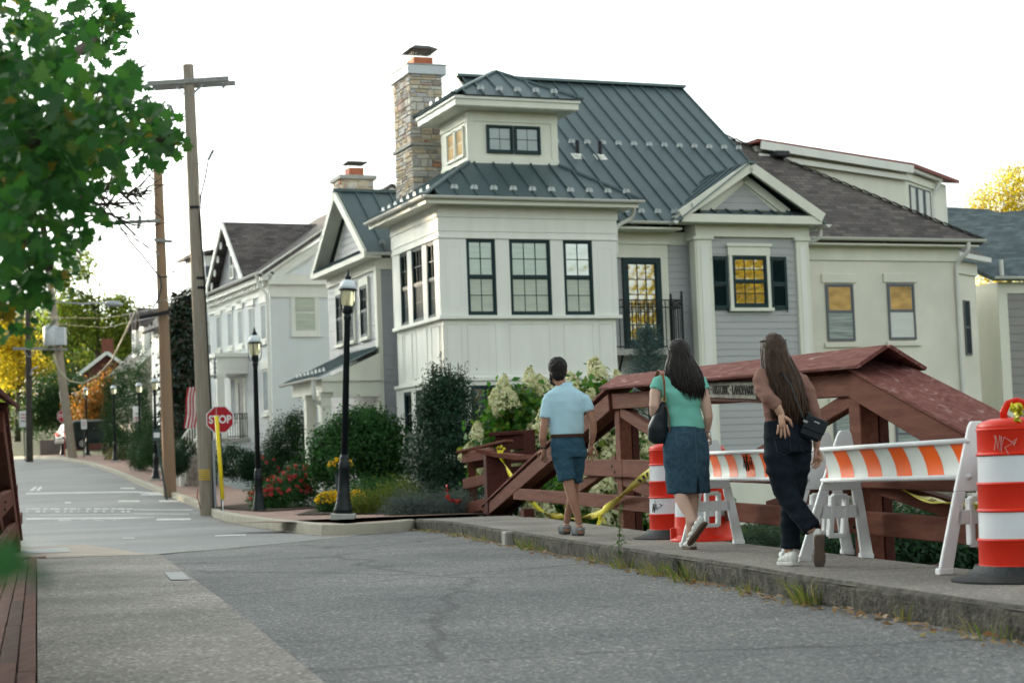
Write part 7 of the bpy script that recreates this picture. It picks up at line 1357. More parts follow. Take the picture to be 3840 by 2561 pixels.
G_dark = leafmat('holly_leaf', [(.006, .024, .014), (.013, .045, .022), (.022, .065, .034), (.010, .035, .018)], .45, .15, .2); G_mid = leafmat('shrub_leaf', [(.012, .050, .014), (.028, .090, .022), (.045, .120, .030), (.018, .062, .018)], .45, .3); G_hyd = leafmat('hydrangea_leaf', [(.020, .075, .012), (.040, .130, .018), (.075, .175, .025), (.16, .17, .02)], .45, .4); G_box = leafmat('boxwood_leaf', [(.006, .022, .010), (.012, .040, .016), (.022, .060, .022)], .5, .2); G_arb = leafmat('arborvitae_leaf', [(.008, .030, .012), (.018, .055, .018), (.035, .08, .022)], .6, .2); G_spr = leafmat('spruce_needle', [(.045, .085, .085), (.075, .13, .125), (.11, .17, .16)], .7, .1); G_lav = leafmat('lavender_leaf', [(.07, .11, .09), (.11, .15, .13), (.13, .11, .16)], .8, .2); G_yg = leafmat('grassy_leaf', [(.05, .09, .015), (.10, .13, .02), (.14, .14, .03), (.05, .08, .02)], .6, .4)
F_red = leafmat('rose_petal', [(.42, .02, .03), (.55, .05, .06), (.60, .14, .14)], .6, .3); F_yel = leafmat('mum_petal', [(.62, .36, .01), (.72, .48, .02)], .6, .3); F_hyd = leafmat('hydrangea_petal', [(.62, .66, .36), (.72, .74, .46), (.78, .76, .54), (.62, .50, .32)], .7, .3, gain=(1, 1, .9))
def plant(name, label, cat, loc, blobs, n, size, mat, seed=1, clump=18, rc=.16, shell=.55, asp=.55, shape='leaf', group=None, stems=None, stem_r=.02, sv=.35, part='foliage', droop=0., core=None):
    o = thing(name, label, cat, loc, 0, group); P, Nn = blobpts(blobs, n, clump, rc, shell, seed); g = np.random.default_rng(seed+99)
    link(part, leafmesh(part, P, Nn, size*(1-sv+2*sv*g.random(len(P))), mat, asp, shape, g, droop), None, o)
    if stems:
        mb = MB()
        for s_ in stems: mb.tube(s_, np.linspace(stem_r, stem_r*.5, len(s_)), 6)
        mb.build('stem', bark, o, smooth=True)
    return o
def gz(x, y): return max(ground_z(x, y), -2)
def pos(p): return (p[0], p[1], gz(p[0], p[1]))
# holly at the tower corner
hp_ = (-1.362, 34.8, 0.133)
stems = [[(0, 0, 0), (.03*math.cos(a), .03*math.sin(a), .8), (.25*math.cos(a), .25*math.sin(a), 2.2), (.28*math.cos(a), .28*math.sin(a), 3.0)] for a in (0, 1.3, 2.6, 3.9, 5.2)]
HO = plant('holly_bush', 'tall dark green holly bush at the corner of the white tower', 'bush', (hp_[0], hp_[1], -.15), [((0, 0, .5), (.78, .7, .55)), ((0, 0, 1.2), (.82, .7, .7)), ((0, 0, 1.9), (.62, .55, .6)), ((-.08, 0, 2.45), (.30, .35, .5)), ((.24, 0, 2.35), (.26, .3, .45)), ((-.24, .1, 2.25), (.26, .3, .4))], 42000, .055, G_dark, 3, 22, .085, .5, stems=stems)
mb = MB(); sp, sn = [], []
for k, (x, h) in enumerate(((-.42, 2.78), (-.25, 3.05), (-.20, 2.8), (.02, 2.9), (-.05, 3.22), (.33, 2.95), (.42, 3.02), (.50, 2.7), (.62, 2.5), (.12, 2.95), (-.5, 2.5))):
    y = NR.uniform(-.3, .3); mb.tube([(x*.8, y, h-.7), (x, y, h)], [.008, .003], 5)
    for t in np.linspace(0, 1, 26): sp.append((x*(.8+.2*t)+NR.normal()*.035, y+NR.normal()*.035, h-.7+.7*t)); sn.append(NR.normal(size=3)+np.array([0, 0, .4]))
mb.build('shoot', barkd, HO); link('shoot_leaves', leafmesh('s', sp, sn, np.full(len(sp), .055), G_dark), None, HO)
# multi-stem shrub by the porch
vp = (-3.7, 40.6, 0.457)
V_ = plant('viburnum_shrub', 'broad round green shrub on bare stems in front of the porch', 'shrub', (vp[0], vp[1], -.1), [((-.45, 0, 1.35), (.62, .7, .62)), ((.35, 0, 1.55), (.80, .7, .75)), ((.1, 0, 1.9), (.6, .6, .4)), ((.65, .2, 1.1), (.55, .5, .6)), ((-.7, -.1, 1.05), (.35, .4, .4))], 22000, .085, G_mid, 5, 16, .11, .55, asp=.6, stems=[[(.1*k-.2, 0, 0), (.16*k-.35, .05*k-.1, .5), (.34*k-.75, .1*k-.2, 1.3)] for k in range(6)], stem_r=.028)
plant('juniper_shrub', 'tall dark evergreen shrub behind the red roses', 'shrub', pos((-6.149, 47, 1.347)), [((0, 0, .9), (.75, .7, .9)), ((.1, 0, 1.8), (.62, .6, .8)), ((-.3, 0, 1.3), (.5, .5, .8)), ((.35, 0, 2.2), (.38, .4, .5))], 20000, .07, G_arb, 7, 20, .10, .5, asp=.4)
def flowers(o, blobs, n, size, mat, seed, clump=16, rc=.04, shell=.9, name='blossom', asp=.8):
    g = np.random.default_rng(seed); vol = np.array([b[1][0]*b[1][1]*b[1][2] for b in blobs])**.6; cache = []
    for k in range(3):
        d = g.normal(size=(clump, 3)); d /= np.linalg.norm(d, axis=1, keepdims=True); cache.append(leafmesh(name, d*rc, d+g.normal(size=(clump, 3))*.3, size*(.7+.6*g.random(clump)), mat, asp, 'leaf', g))
    for i in range(n):
        b = blobs[g.choice(len(blobs), p=vol/vol.sum())]; d = g.normal(size=3); d[2] = abs(d[2])*.8+.1; d[1] = -abs(d[1])*.9 if g.random() < .75 else d[1]; d /= np.linalg.norm(d)
        link(name, cache[i % 3], None, o, loc=tuple(np.array(b[0])+d*np.array(b[1])*shell*(1+.1*g.random())), rot=(g.random()*3, g.random()*3, g.random()*6))
rb = [((0, 0, .5), (.75, .6, .5)), ((.35, .1, .8), (.5, .5, .45)), ((-.45, 0, .4), (.45, .45, .4))]
RO = plant('rose_bush', 'red flowering rose bush left of the porch column', 'rose bush', pos((-5.386, 41, 0.463)), rb, 9000, .06, G_mid, 9, 14, .09, .4); flowers(RO, rb, 85, .055, F_red, 4)
RO2 = plant('rose_bush', 'smaller rose bush with few red blooms beside the white house wall', 'rose bush', pos((-6.506, 46, 1.352)), [((0, 0, .7), (.42, .4, .8))], 4000, .06, G_arb, 10, 14, .09, .4); flowers(RO2, [((0, 0, .7), (.42, .4, .8))], 14, .05, F_red, 6)
# boxwoods and clipped evergreens along the pavement
for i, (p, r, lb) in enumerate((((-7.472, 46.5, 0.99), (.46, .46, .44), 'round boxwood just right of the stop sign'), ((-6.821, 45, 0.912), (.26, .3, .34), 'small boxwood between the stop sign and second lamp'), ((-11.717, 62, 1.363), (.5, .5, .6), 'boxwood beside the white house steps'), ((-11.52, 60, 1.202), (.36, .4, .45), 'low boxwood at the foot of the orange pole'))):
    plant('boxwood', lb, 'boxwood', (p[0], p[1], p[2]-.1), [((0, 0, r[2]*.6), r)], 6500, .05, G_box, 20+i, 18, .07, .7, group='clipped boxwoods')
for i, (p, h, w_, lb) in enumerate((((-16.282, 78, 1.577), 2.4, .75, 'conical evergreen nearest the orange pole'), ((-17.056, 80, 1.572), 2.0, .6, 'shorter conical evergreen behind the fourth lamp'), ((-15.432, 75, 1.63), 1.9, .7, 'squat conical evergreen right of the third lamp'))):
    plant('dwarf_conifer', lb, 'conifer', (p[0], p[1], p[2]-.2), [((0, 0, h*.2), (w_, w_, h*.25)), ((0, 0, h*.5), (w_*.7, w_*.7, h*.28)), ((0, 0, h*.8), (w_*.35, w_*.35, h*.25))], 5000, .08, G_arb, 30+i, 16, .12, .5, asp=.4, group='conical evergreens by the pavement')
for i, (p, lb) in enumerate((((-21.877, 96, 2.427), 'leftmost tall columnar arborvitae'), ((-20.553, 93, 2.237), 'middle tall columnar arborvitae'), ((-19.114, 90, 2.049), 'tallest columnar arborvitae before the tan house'))):
    h = 4.6+.5*i; plant('arborvitae', lb, 'arborvitae', (p[0], p[1], p[2]-.4), [((0, 0, h*f), (.75*(1-.5*abs(f-.4)), .75*(1-.5*abs(f-.4)), h*.2)) for f in (.15, .35, .55, .72, .88)], 9000, .10, G_arb, 40+i, 18, .13, .55, asp=.4, group='columnar arborvitae along the street')
hz = [((x*.55, 0, .28), (.4, .4, .32)) for x in range(7)]; plant('flower_border', 'clipped low hedge with yellow and purple flowers before the arborvitae', 'hedge', tuple(np.array((-21.656, 95, 2.105))-np.array((0, 0, .15))), hz, 7000, .07, leafmat('border_leaf', [(.02, .05, .015), (.04, .08, .02), (.35, .25, .03), (.16, .05, .12), (.03, .06, .02)]), 50)
plant('magnolia_tree', 'dark magnolia tree with bronze leaf backs behind the poles', 'tree', tuple(np.array((-13.264, 70, 1.443))), [((0, 0, 1.6), (.75, .8, 1.5)), ((.1, 0, 3.4), (.7, .8, 1.4)), ((.0, 0, 5.0), (.6, .7, 1.2)), ((.25, 0, 6.0), (.4, .5, .7))], 15000, .19, leafmat('magnolia_leaf', [(.006, .020, .010), (.012, .034, .016), (.020, .040, .018), (.07, .035, .015)], .3, .15, .5), 60, 14, .2, .5, stems=[[(0, 0, 0), (0, 0, 3), (.1, 0, 6)]], stem_r=.12)
# beds right of the lamp
for i, (p, bl, n, m_, sz, asp, lb) in enumerate((((-2.544, 32.5, 0.021), [((0, 0, .22), (.45, .4, .30)), ((-.4, .1, .15), (.3, .3, .25)), ((.35, .2, .3), (.35, .3, .35))], 9000, G_yg, .055, .3, 'yellow green grassy shrub right of the nearest lamp'), ((-2.01, 30.8, -0.009), [((0, 0, .15), (.32, .3, .24)), ((.3, .1, .12), (.25, .25, .2))], 6000, G_lav, .06, .18, 'grey purple lavender clump left of the holly'), ((-1.34, 30.6, 0.002), [((0, 0, .16), (.5, .35, .24)), ((-.35, .05, .12), (.3, .3, .2)), ((.4, .1, .14), (.3, .3, .22))], 9000, G_lav, .06, .18, 'silvery lavender clump before the holly'), ((-1.007, 31.5, -0.01), [((0, 0, .15), (.4, .3, .25))], 5000, G_lav, .06, .18, 'lavender clump beside the low timber fence'), ((-3.174, 37, 0.384), [((0, 0, .3), (.5, .5, .4)), ((.4, 0, .25), (.4, .4, .35))], 7000, G_mid, .06, .5, 'low dark shrub under the viburnum'))):
    plant('garden_shrub', lb, 'shrub', (p[0], p[1], -.06), bl, n, sz, m_, 70+i, 14, .09, .35, asp=asp)
ribbon('garden_bed', soil, [(-4.2, 33.2), (-3.0, 32.3), (-1.6, 30.6), (-.6, 30.2)], [(-4.5, 43), (-3.0, 42), (-.4, 41), (1.2, 36)], .015, 4)
ribbon('garden_bed', soil, [(-7.6, 44), (-6.2, 40.0), (-5.4, 37.6)], [(-6.0, 47), (-4.6, 44), (-4.0, 40)], .015, 3)
for i, (p, r, lb) in enumerate((((-3.646, 34.5, 0.205), .30, 'yellow chrysanthemum mound left of the nearest lamp'), ((-3.212, 34.6, 0.221), .26, 'yellow chrysanthemum mound right of the nearest lamp'))):
    o = plant('chrysanthemum', lb, 'flowers', (p[0], p[1], 0), [((0, 0, .18), (r, r, .2))], 2500, .045, G_mid, 80+i, 12, .05, .5, group='yellow mums'); flowers(o, [((0, 0, .2), (r, r, .2))], 60, .05, F_yel, 80+i, 12, .03, .95, 'blossom')
pp = (-3.745, 37.5, 0.353)
PO = thing('tall_planter', 'tall tapered grey planter topped with yellow mums beside the porch', 'planter', (pp[0], pp[1], 0)); MB().lathe([(.10, 0), (.17, .75), (.185, .76), (.185, .80), (.15, .80)], 4).build('pot', M('slate_pot', (.06, .075, .085), .5), PO, rot=(0, 0, R(45)))
P, Nn = blobpts([((0, 0, .92), (.24, .24, .16))], 1500, 12, .05, .6, 3); link('mum_foliage', leafmesh('m', P, Nn, np.full(len(P), .05), G_mid), None, PO); flowers(PO, [((0, 0, .92), (.24, .24, .16))], 40, .05, F_yel, 8, 12, .03, .95)
# hydrangeas behind the truss
def hydrangea(label, p, blobs, n, nb, seed):
    o = plant('hydrangea', label, 'hydrangea', p, blobs, n, .15, G_hyd, seed, 10, .14, .45, asp=.62, droop=.3, group='panicle hydrangeas behind the bridge', stems=[[(.2*k-.3, 0, 0), (.3*k-.45, 0, .8), (.35*k-.55, 0, 1.5)] for k in range(4)], stem_r=.015); g = np.random.default_rng(seed)
    heads = []
    for k in range(2):
        t = g.random(260)**.8; a = g.random(260)*6.283; r = .135*(1-t)**.7*np.sqrt(.45+.55*g.random(260))+.015; Q = np.stack([r*np.cos(a), r*np.sin(a), -.10+.30*t], 1); heads.append(leafmesh('blossom', Q, Q*np.array([1, 1, .6])+g.normal(size=Q.shape)*.03, .036+.016*g.random(260), F_hyd, .9, 'leaf', g))
    vol = np.array([b[1][0]*b[1][2] for b in blobs])
    for i in range(nb):
        b = blobs[g.choice(len(blobs), p=vol/vol.sum())]; d = g.normal(size=3); d[2] = d[2]*.6+.5; d[1] = -abs(d[1])*1.1; d /= np.linalg.norm(d); q = link('blossom', heads[i % 2], None, o, loc=tuple(np.array(b[0])+d*np.array(b[1])*1.16+np.array([0, -.06, .05])), rot=(g.uniform(-.5, .4), g.uniform(-.5, .5), g.random()*6)); s_ = g.uniform(1.0, 1.5); q.scale = (s_, s_, s_)
    return o
h1 = (0.23, 32.5, 0.679); h2 = (1.419, 30.5, 0.64); h3 = (1.794, 29, 0.129)
hydrangea('large hydrangea with cream blooms between the holly and the man', (h1[0], h1[1], -.12), [((0, 0, 1.75), (.75, .6, .55)), ((-.55, 0, 1.25), (.5, .5, .6)), ((.3, 0, 1.2), (.6, .5, .6)), ((.1, 0, .7), (.8, .6, .6))], 5200, 40, 101); hydrangea('tall hydrangea with cream blooms behind the left end of the truss', (h2[0], h2[1], -.35), [((-.35, 0, 1.75), (.5, .5, .6)), ((.05, 0, 2.15), (.4, .5, .45)), ((.35, 0, 1.3), (.5, .5, .7)), ((0, 0, .8), (.8, .6, .7))], 5200, 40, 102); hydrangea('low hydrangea seen through the lower truss rails', (h3[0], h3[1], -.7), [((-.8, 0, .6), (.8, .5, .55)), ((.1, 0, .7), (.8, .5, .6)), ((.9, 0, .6), (.7, .5, .55))], 6000, 36, 103)
# blue spruce before the balcony
sp_ = (2.786, 36.2, 1.293); SPR = thing('blue_spruce', 'blue green spruce in front of the balcony door', 'conifer', (sp_[0], sp_[1], .05)); MB().tube([(0, 0, -1), (0, 0, 3.6)], [.07, .015], 8).build('trunk', bark, SPR); g = np.random.default_rng(77); P = []; Nn = []; br = MB()
for i in range(150):
    z = .5+2.95*(i/150)**1.05; L = .95*(1-(z-.3)/3.5)+.05; a = i*2.399; tip = np.array([math.cos(a)*L, math.sin(a)*L, z+.25*L]); br.tube([(0, 0, z-.05), tuple(tip)], [.012, .006], 4, False)
    for k in range(3):
        t_ = tip*(1-.28*k)+np.array([0, 0, z])*.28*k*np.array([0, 0, 1]); 
        for s_ in range(46): P.append(t_+g.normal(size=3)*np.array([.075, .075, .05])); Nn.append(g.normal(size=3))
br.build('branches', bark, SPR); link('needles', leafmesh('needles', P, Nn, .035+.04*g.random(len(P)), G_spr, .22, 'leaf', g), None, SPR)
# yard planting right of the truss
for i, (p, bl, n, m_, sz, asp, lb) in enumerate((((2.943, 20, -0.108), [((0, 0, .0), (.9, .5, .30)), ((.5, .4, .0), (.7, .5, .3))], 9000, leafmat('ornamental_grass', [(.05, .09, .06), (.09, .13, .09), (.03, .06, .035)], .6, .3), .14, .1, 'soft ornamental grass clump behind the barricades'), ((4.332, 19, -0.214), [((0, 0, .1), (1.1, .6, .36)), ((-.9, .2, .05), (.6, .5, .3)), ((.8, .3, .05), (.6, .5, .3))], 14000, G_box, .06, .6, 'dark leafy groundcover below the stucco house'), ((5.128, 24, -0.279), [((0, 0, .1), (1.3, .6, .5)), ((1.3, .2, .1), (.9, .6, .5))], 10000, G_arb, .08, .5, 'dark shrubs against the stone base of the stucco house'))):
    plant('yard_shrub', lb, 'shrub', (p[0], p[1], p[2]-.2), bl, n, sz, m_, 120+i, 14, .09, .3, asp=asp, shape='blade' if i == 0 else 'leaf')
# weeds and fallen leaves along the kerb
g_w = leafmat('weed_blade', [(.06, .10, .02), (.11, .15, .03), (.20, .17, .06), (.26, .19, .09)], .6, .4); g_w2 = leafmat('weed_leaf', [(.03, .08, .02), (.07, .14, .03)], .5, .4)
def tuft(label, x, y, n, h, spread, mat=g_w, dry=None):
    P = []; Nn = []; S = []; g = np.random.default_rng(int(abs(x*1000+y*77))); o = thing('weed_tuft', label, 'weeds', (x, y, -.17), 0, 'weeds along the kerb'); mb = MB()
    for i in range(int(n*.6)):
        a = g.random()*6.283; r = spread*math.sqrt(g.random()); L = h*(.25+.75*g.random()); le = .15+.45*g.random(); b = Vector((r*math.cos(a)*.5, r*math.sin(a), 0)); d = Vector((math.cos(a)*le-.15, math.sin(a)*le, 1)).normalized(); s_ = d.cross(Vector((g.normal(), g.normal(), .2))).normalized()*(.0022+.002*g.random()); m1 = b+d*L*.55; tip = b+d*L+Vector((math.cos(a), math.sin(a), -.6))*L*.22
        mb.add([b-s_, b+s_, m1+s_*.8, m1-s_*.8, tip], [(0, 1, 2, 3), (3, 2, 4)])
    setp(mb.build('blades', mat, o), kind='stuff'); return o
def kx(y): return at_y(KERB, y)-.03
for y, n, h, s_, lb in ((26.6, 90, .12, .4, 'dry weeds at the corner end of the kerb'), (24.2, 110, .13, .5, 'straggly weeds below the far kerb slab'), (22.6, 90, .12, .35, 'weeds just beyond the broken kerb block'), (19.7, 150, .26, .22, 'bright green grass tuft below the feet of the man'), (18.9, 40, .16, .1, 'small grass tuft right of the feet of the man'), (16.6, 60, .16, .14, 'green weeds left of the tall weed'), (15.6, 120, .20, .22, 'dry grass at the foot of the tall weed'), (14.55, 160, .20, .3, 'grass tuft left of the drain hole'), (13.7, 170, .22, .34, 'grass tuft right of the drain hole'), (12.3, 60, .10, .2, 'sparse dry weeds in front of the woman in mauve'), (11.1, 190, .26, .17, 'tall grass tuft at the kerb nearest the woman in mauve'), (9.75, 30, .16, .1, 'thin dry weeds at the nearest kerb'), (8.75, 90, .14, .25, 'weeds at the right edge of the kerb')): tuft(lb, kx(y), y, n, h, s_)
tw_ = thing('tall_weed', 'single tall leafy weed growing at the kerb below the black drum base', 'weeds', (kx(15.75)-.02, 15.75, -.17)); MB().tube([(0, 0, 0), (.01, 0, .2), (.03, 0, .42), (.045, 0, .58)], [.006, .005, .004, .002], 6).build('stalk', M('weed_stalk', (.07, .10, .03), .6), tw_)
P = []; Nn = []; S = []
for k in range(110): t = NR.random()**.8; a = NR.random()*6.28; r = (.09 if t < .45 else .03)*NR.random()+.01; P.append((.045*t+r*math.cos(a), r*math.sin(a), .05+.53*t)); Nn.append((math.cos(a)*.5, math.sin(a)*.5, .8)); S.append(.05 if t < .45 else .03)
link('leaves', leafmesh('wl', P, Nn, S, g_w2, .4), None, tw_)
P = []; Nn = []; S = []
for k in range(520):
    y = 8+NR.random()**1.0*20; P.append((kx(y)-abs(NR.normal())*.09-.01, y, -.165+NR.random()*.02)); Nn.append((NR.normal()*.35, NR.normal()*.35, 1)); S.append(.03+.05*NR.random())
for k in range(90): y = 6+NR.random()*18; P.append((NR.uniform(at_y(LEFT, y), at_y(KERB, y)), y, -.164)); Nn.append((0, 0, 1)); S.append(.012+.02*NR.random())
for k in range(70): t = NR.random(); y = 26.3+t*14; P.append((at_y([q for q in CORN if q[0] < -2.5 and q[1] < 46], y)-.05-.1*NR.random(), y, -.166)); Nn.append((0, 0, 1)); S.append(.06)
setp(link('fallen_leaves', leafmesh('fl', P, Nn, S, leafmat('dead_leaf', [(.22, .10, .04), (.30, .19, .10), (.40, .30, .20), (.16, .06, .025)], .8, .2), .6)), 'dry brown leaves lying along the kerb', 'leaves', kind='stuff')
# ---------------------------------------------------------------- trees
def tree(name, label, loc, h, blobs, n, size, mat, seed, trunk_r=.2, clump=20, rc=.35, asp=.6, limbs=8, cat='tree', group=None, shell=.45, shape='leaf'):
    o = thing(name, label, cat, loc, 0, group); g = np.random.default_rng(seed); mb = MB(); c = np.mean([b[0] for b in blobs], axis=0); mb.tube([(0, 0, -.5), (.1, 0, h*.25), (c[0]*.5, c[1]*.5, h*.5), (c[0], c[1], h*.8)], [trunk_r*1.1, trunk_r*.85, trunk_r*.55, trunk_r*.15], 10)
    for i in range(limbs):
        b = blobs[i % len(blobs)]; z = h*(.28+.4*g.random()); p = np.array(b[0])+g.normal(size=3)*np.array(b[1])*.35; s_ = np.array([c[0]*.4, c[1]*.4, z]); mb.tube([tuple(s_), tuple(s_*.45+p*.55+np.array([0, 0, .3])), tuple(p)], [trunk_r*.35, trunk_r*.2, trunk_r*.06], 7)
    mb.build('trunk', bark, o, smooth=True); P, Nn = blobpts(blobs, n, clump, rc, shell, seed); link('crown', leafmesh('crown', P, Nn, size*(.65+.7*g.random(len(P))), mat, asp, shape, g), None, o); return o
L_yg = leafmat('backlit_yellow_green_leaf', [(.045, .085, .015), (.09, .13, .02), (.17, .18, .025), (.06, .10, .02)], .5, .55); L_gold = leafmat('golden_leaf', [(.40, .26, .02), (.52, .37, .03), (.34, .27, .03), (.20, .20, .03)], .5, .55); L_or = leafmat('orange_maple_leaf', [(.22, .07, .015), (.30, .11, .02), (.12, .08, .02), (.06, .06, .02)], .5, .5); L_dk = leafmat('deep_green_leaf', [(.012, .035, .015), (.025, .06, .02), (.035, .075, .025)], .5, .3); L_far = leafmat('hillside_leaf', [(.035, .055, .02), (.07, .09, .025), (.11, .12, .03), (.05, .07, .02)], .6, .5)
def rblobs(w_, d_, z0, z1, k, seed, r=.35):
    g = np.random.default_rng(seed); out = []
    for i in range(k): t = (i+.5)/k; z = z0+(z1-z0)*t; f = math.sin(math.pi*(.15+.8*t))**.7; out.append(((g.uniform(-.5, .5)*w_*f, g.uniform(-.5, .5)*d_*f, z), (w_*r*(.6+.6*g.random())*max(.4, f), d_*r*(.6+.6*g.random())*max(.4, f), (z1-z0)/k*1.6)))
    return out
def up(p, dz=0): return (p[0], p[1], p[2]+dz)
bt = 'trees beyond the end of the street'
tree('tall_backlit_tree', 'tall airy yellow green tree at the end of the street', up((-35.641, 150, 4.721)), 17, [((-2.6, 0, 13.3), (1.3, 1.5, 1.6)), ((-.8, 0, 14.6), (.9, 1.2, 1.6)), ((-1.4, 0, 11.3), (2.2, 1.5, 1.3)), ((1.8, 0, 11.0), (1.5, 1.5, 1.3)), ((3.6, 0, 10.0), (1.3, 1.3, 1.0)), ((0, 0, 9.0), (3.6, 2, 1.6)), ((-3.2, 0, 10), (1.5, 1.3, 1.5)), ((2.6, 0, 8.0), (2.2, 1.5, 1.4)), ((4.6, 0, 8.0), (1.4, 1.3, 1.4))], 9500, .30, L_yg, 201, .3, 12, .38, group=bt, shell=.3)
tree('broad_green_tree', 'dense rounded green tree behind the leaning pole', up((-30.505, 118, 3.089)), 5.4, [((0, 0, 3.8), (2.2, 1.8, 1.4)), ((-.9, 0, 2.8), (1.5, 1.4, 1.2)), ((.9, 0, 3.0), (1.5, 1.4, 1.2)), ((-1.5, 0, 1.7), (1.1, 1, .9))], 14000, .17, L_dk, 202, .2, group=bt)
tree('orange_maple_tree', 'orange tinged maple behind the far lamps', up((-26.127, 112, 3.005)), 4.8, [((0, 0, 3.0), (1.8, 1.5, 1.1)), ((.9, 0, 3.9), (1.3, 1.2, .9)), ((-.8, 0, 1.9), (1.4, 1.2, .9)), ((1.0, 0, 2.0), (1.4, 1.2, 1.1))], 10000, .18, L_or, 203, .15, group=bt)
tree('golden_tree', 'golden yellow tree glowing behind the dark utility pole', up((-40.98, 145, 4.826)), 12, [((-1.0, 0, 8.6), (2.0, 1.5, 1.8)), ((-.8, 0, 5.5), (1.8, 1.5, 1.8)), ((1.6, 0, 5.0), (1.6, 1.3, 1.3)), ((2.6, 0, 4.4), (1.5, 1.3, 1.0)), ((.4, 0, 7.2), (1.4, 1.3, 1.3))], 8000, .26, L_gold, 204, .25, 12, group=bt)
tree('yellow_green_tree', 'yellow green tree beside the red brown house', up((-36.634, 165, 5.024)), 12, rblobs(7, 4, 5.5, 11.5, 9, 5), 9000, .32, L_yg, 205, .25, 14, .45, group=bt)
tree('hillside_oak', 'large green tree rising left behind the golden tree', up((-46.645, 175, 5.567)), 15, rblobs(10, 6, 5, 13.2, 12, 6), 13000, .36, L_far, 206, .3, 16, .5, group=bt)
tree('hillside_oak', 'green tree behind the chimney of the red brown house', up((-44.277, 185, 5.659)), 14, rblobs(12, 6, 4, 12, 12, 7), 12000, .38, L_far, 207, .3, 16, .5, group=bt)
for i, (x, lb) in enumerate(((330, 'hill tree behind the tan dormer house'), (20, 'hill tree at the far left edge'), (150, 'hill tree above the leaning pole'))): tree('hillside_tree', lb, up(A_) if False else up({330: (-41.125, 195, 5.722), 20: (-46.208, 160, 5.284), 150: (-53.636, 210, 6.445)}[x]), 13, rblobs(11, 6, 3, 11, 11, 20+i), 10000, .38, L_far, 210+i, .3, 16, .5, group=bt)
tree('autumn_tree', 'bright yellow autumn tree above the roofs at the right edge', up((21.225, 75, 1.311)), 12.4, [((0, 0, 9.8), (1.4, 1.2, 1.3)), ((-.9, 0, 9.2), (1.0, 1, .9)), ((.7, 0, 10.8), (.9, .9, .9)), ((.9, 0, 9.4), (1.1, 1, 1.2)), ((0, 0, 7.5), (1.8, 1.5, 1.6))], 12000, .12, L_gold, 220, .2, 14, .22)
hb_b = []; gh = np.random.default_rng(55)
for i in range(60):
    q = Vector((-52.04, 178, 7.579)).lerp(Vector((-39.325, 190, 7.447)), gh.random()); hb_b.append(((q.x, q.y+gh.uniform(-4, 4), q.z-1+gh.random()*6), (2.2, 2, 1.7)))
P, Nn = blobpts(hb_b, 16000, 16, .5, .4, 56); setp(link('hillside_woods', leafmesh('hw', P, Nn, .30+.25*gh.random(len(P)), L_far)), 'mass of green woods on the hill behind the street end', 'woods', kind='stuff')
# left-hand hedge and wall at the bend
hw = (-30.287, 112, 2.742); boxw = thing('brick_wall', 'low brick wall with pillar at the bend of the street', 'wall', (hw[0], hw[1], 2.3), R(8)); MB().box(.05, 1.0, 0, .3, -.5, 1.25).build('wall', brickmat('far_brick', (.16, .08, .06), (.12, .06, .05), (.15, .13, .12), .25, .1), boxw); MB().box(1.0, 1.4, -.1, .5, -.5, 1.6).build('pillar', MATS['far_brick'], boxw)
wf = (-22.218, 100, 2.6); WFN = thing('white_fence', 'low white scalloped fence beside the parked car', 'fence', (wf[0]-.6, wf[1], wf[2]-.2), R(6))
for k in range(9): MB().box(k*.42, k*.42+.40, 0, .05, 0, .95+(.12 if k % 2 else 0)).build('board', white, WFN)
# ---------------------------------------------------------------- woodland added out of view to shade the street; golden trees for window reflections
blobs = []; g = np.random.default_rng(300)
for (x, y) in ((-30, 22), (-35, 33), (-40, 44), (-44, 55), (-49, 66), (-54, 78), (-60, 90), (-36, 12), (-65, 102), (-70, 114), (-57, 97), (-62, 108), (-76, 127), (-82, 141), (-70, 122)):
    for k in range(12): blobs.append(((x+g.normal()*3, y+g.normal()*3.4, 2+g.random()*(14.5 if y < 74 else 21)), (3.2, 3.2, 2.4)))
P, Nn = blobpts(blobs, 56000, 20, .9, .3, 301); setp(link('shade_belt_trees', leafmesh('shade_belt_trees', P, Nn, .75+.5*g.random(len(P)), L_far, .7)), 'unseen belt of tall trees left of the street, added to shade it', 'trees', kind='stuff')
blobs = []
for (x, y) in ((44, 14), (50, 4), (56, -6), (62, 8), (40, 24), (66, -16), (48, -20), (58, 20)):
    for k in range(8): blobs.append(((x+g.normal()*3, y+g.normal()*3, 1+g.random()*11), (3.4, 3.4, 2.4)))
P, Nn = blobpts(blobs, 12000, 20, .9, .5, 302); setp(link('reflection_trees', leafmesh('aw', P, Nn, .7+.5*g.random(len(P)), L_gold, .7)), 'unseen golden trees added for the windows to reflect', 'trees', kind='stuff')

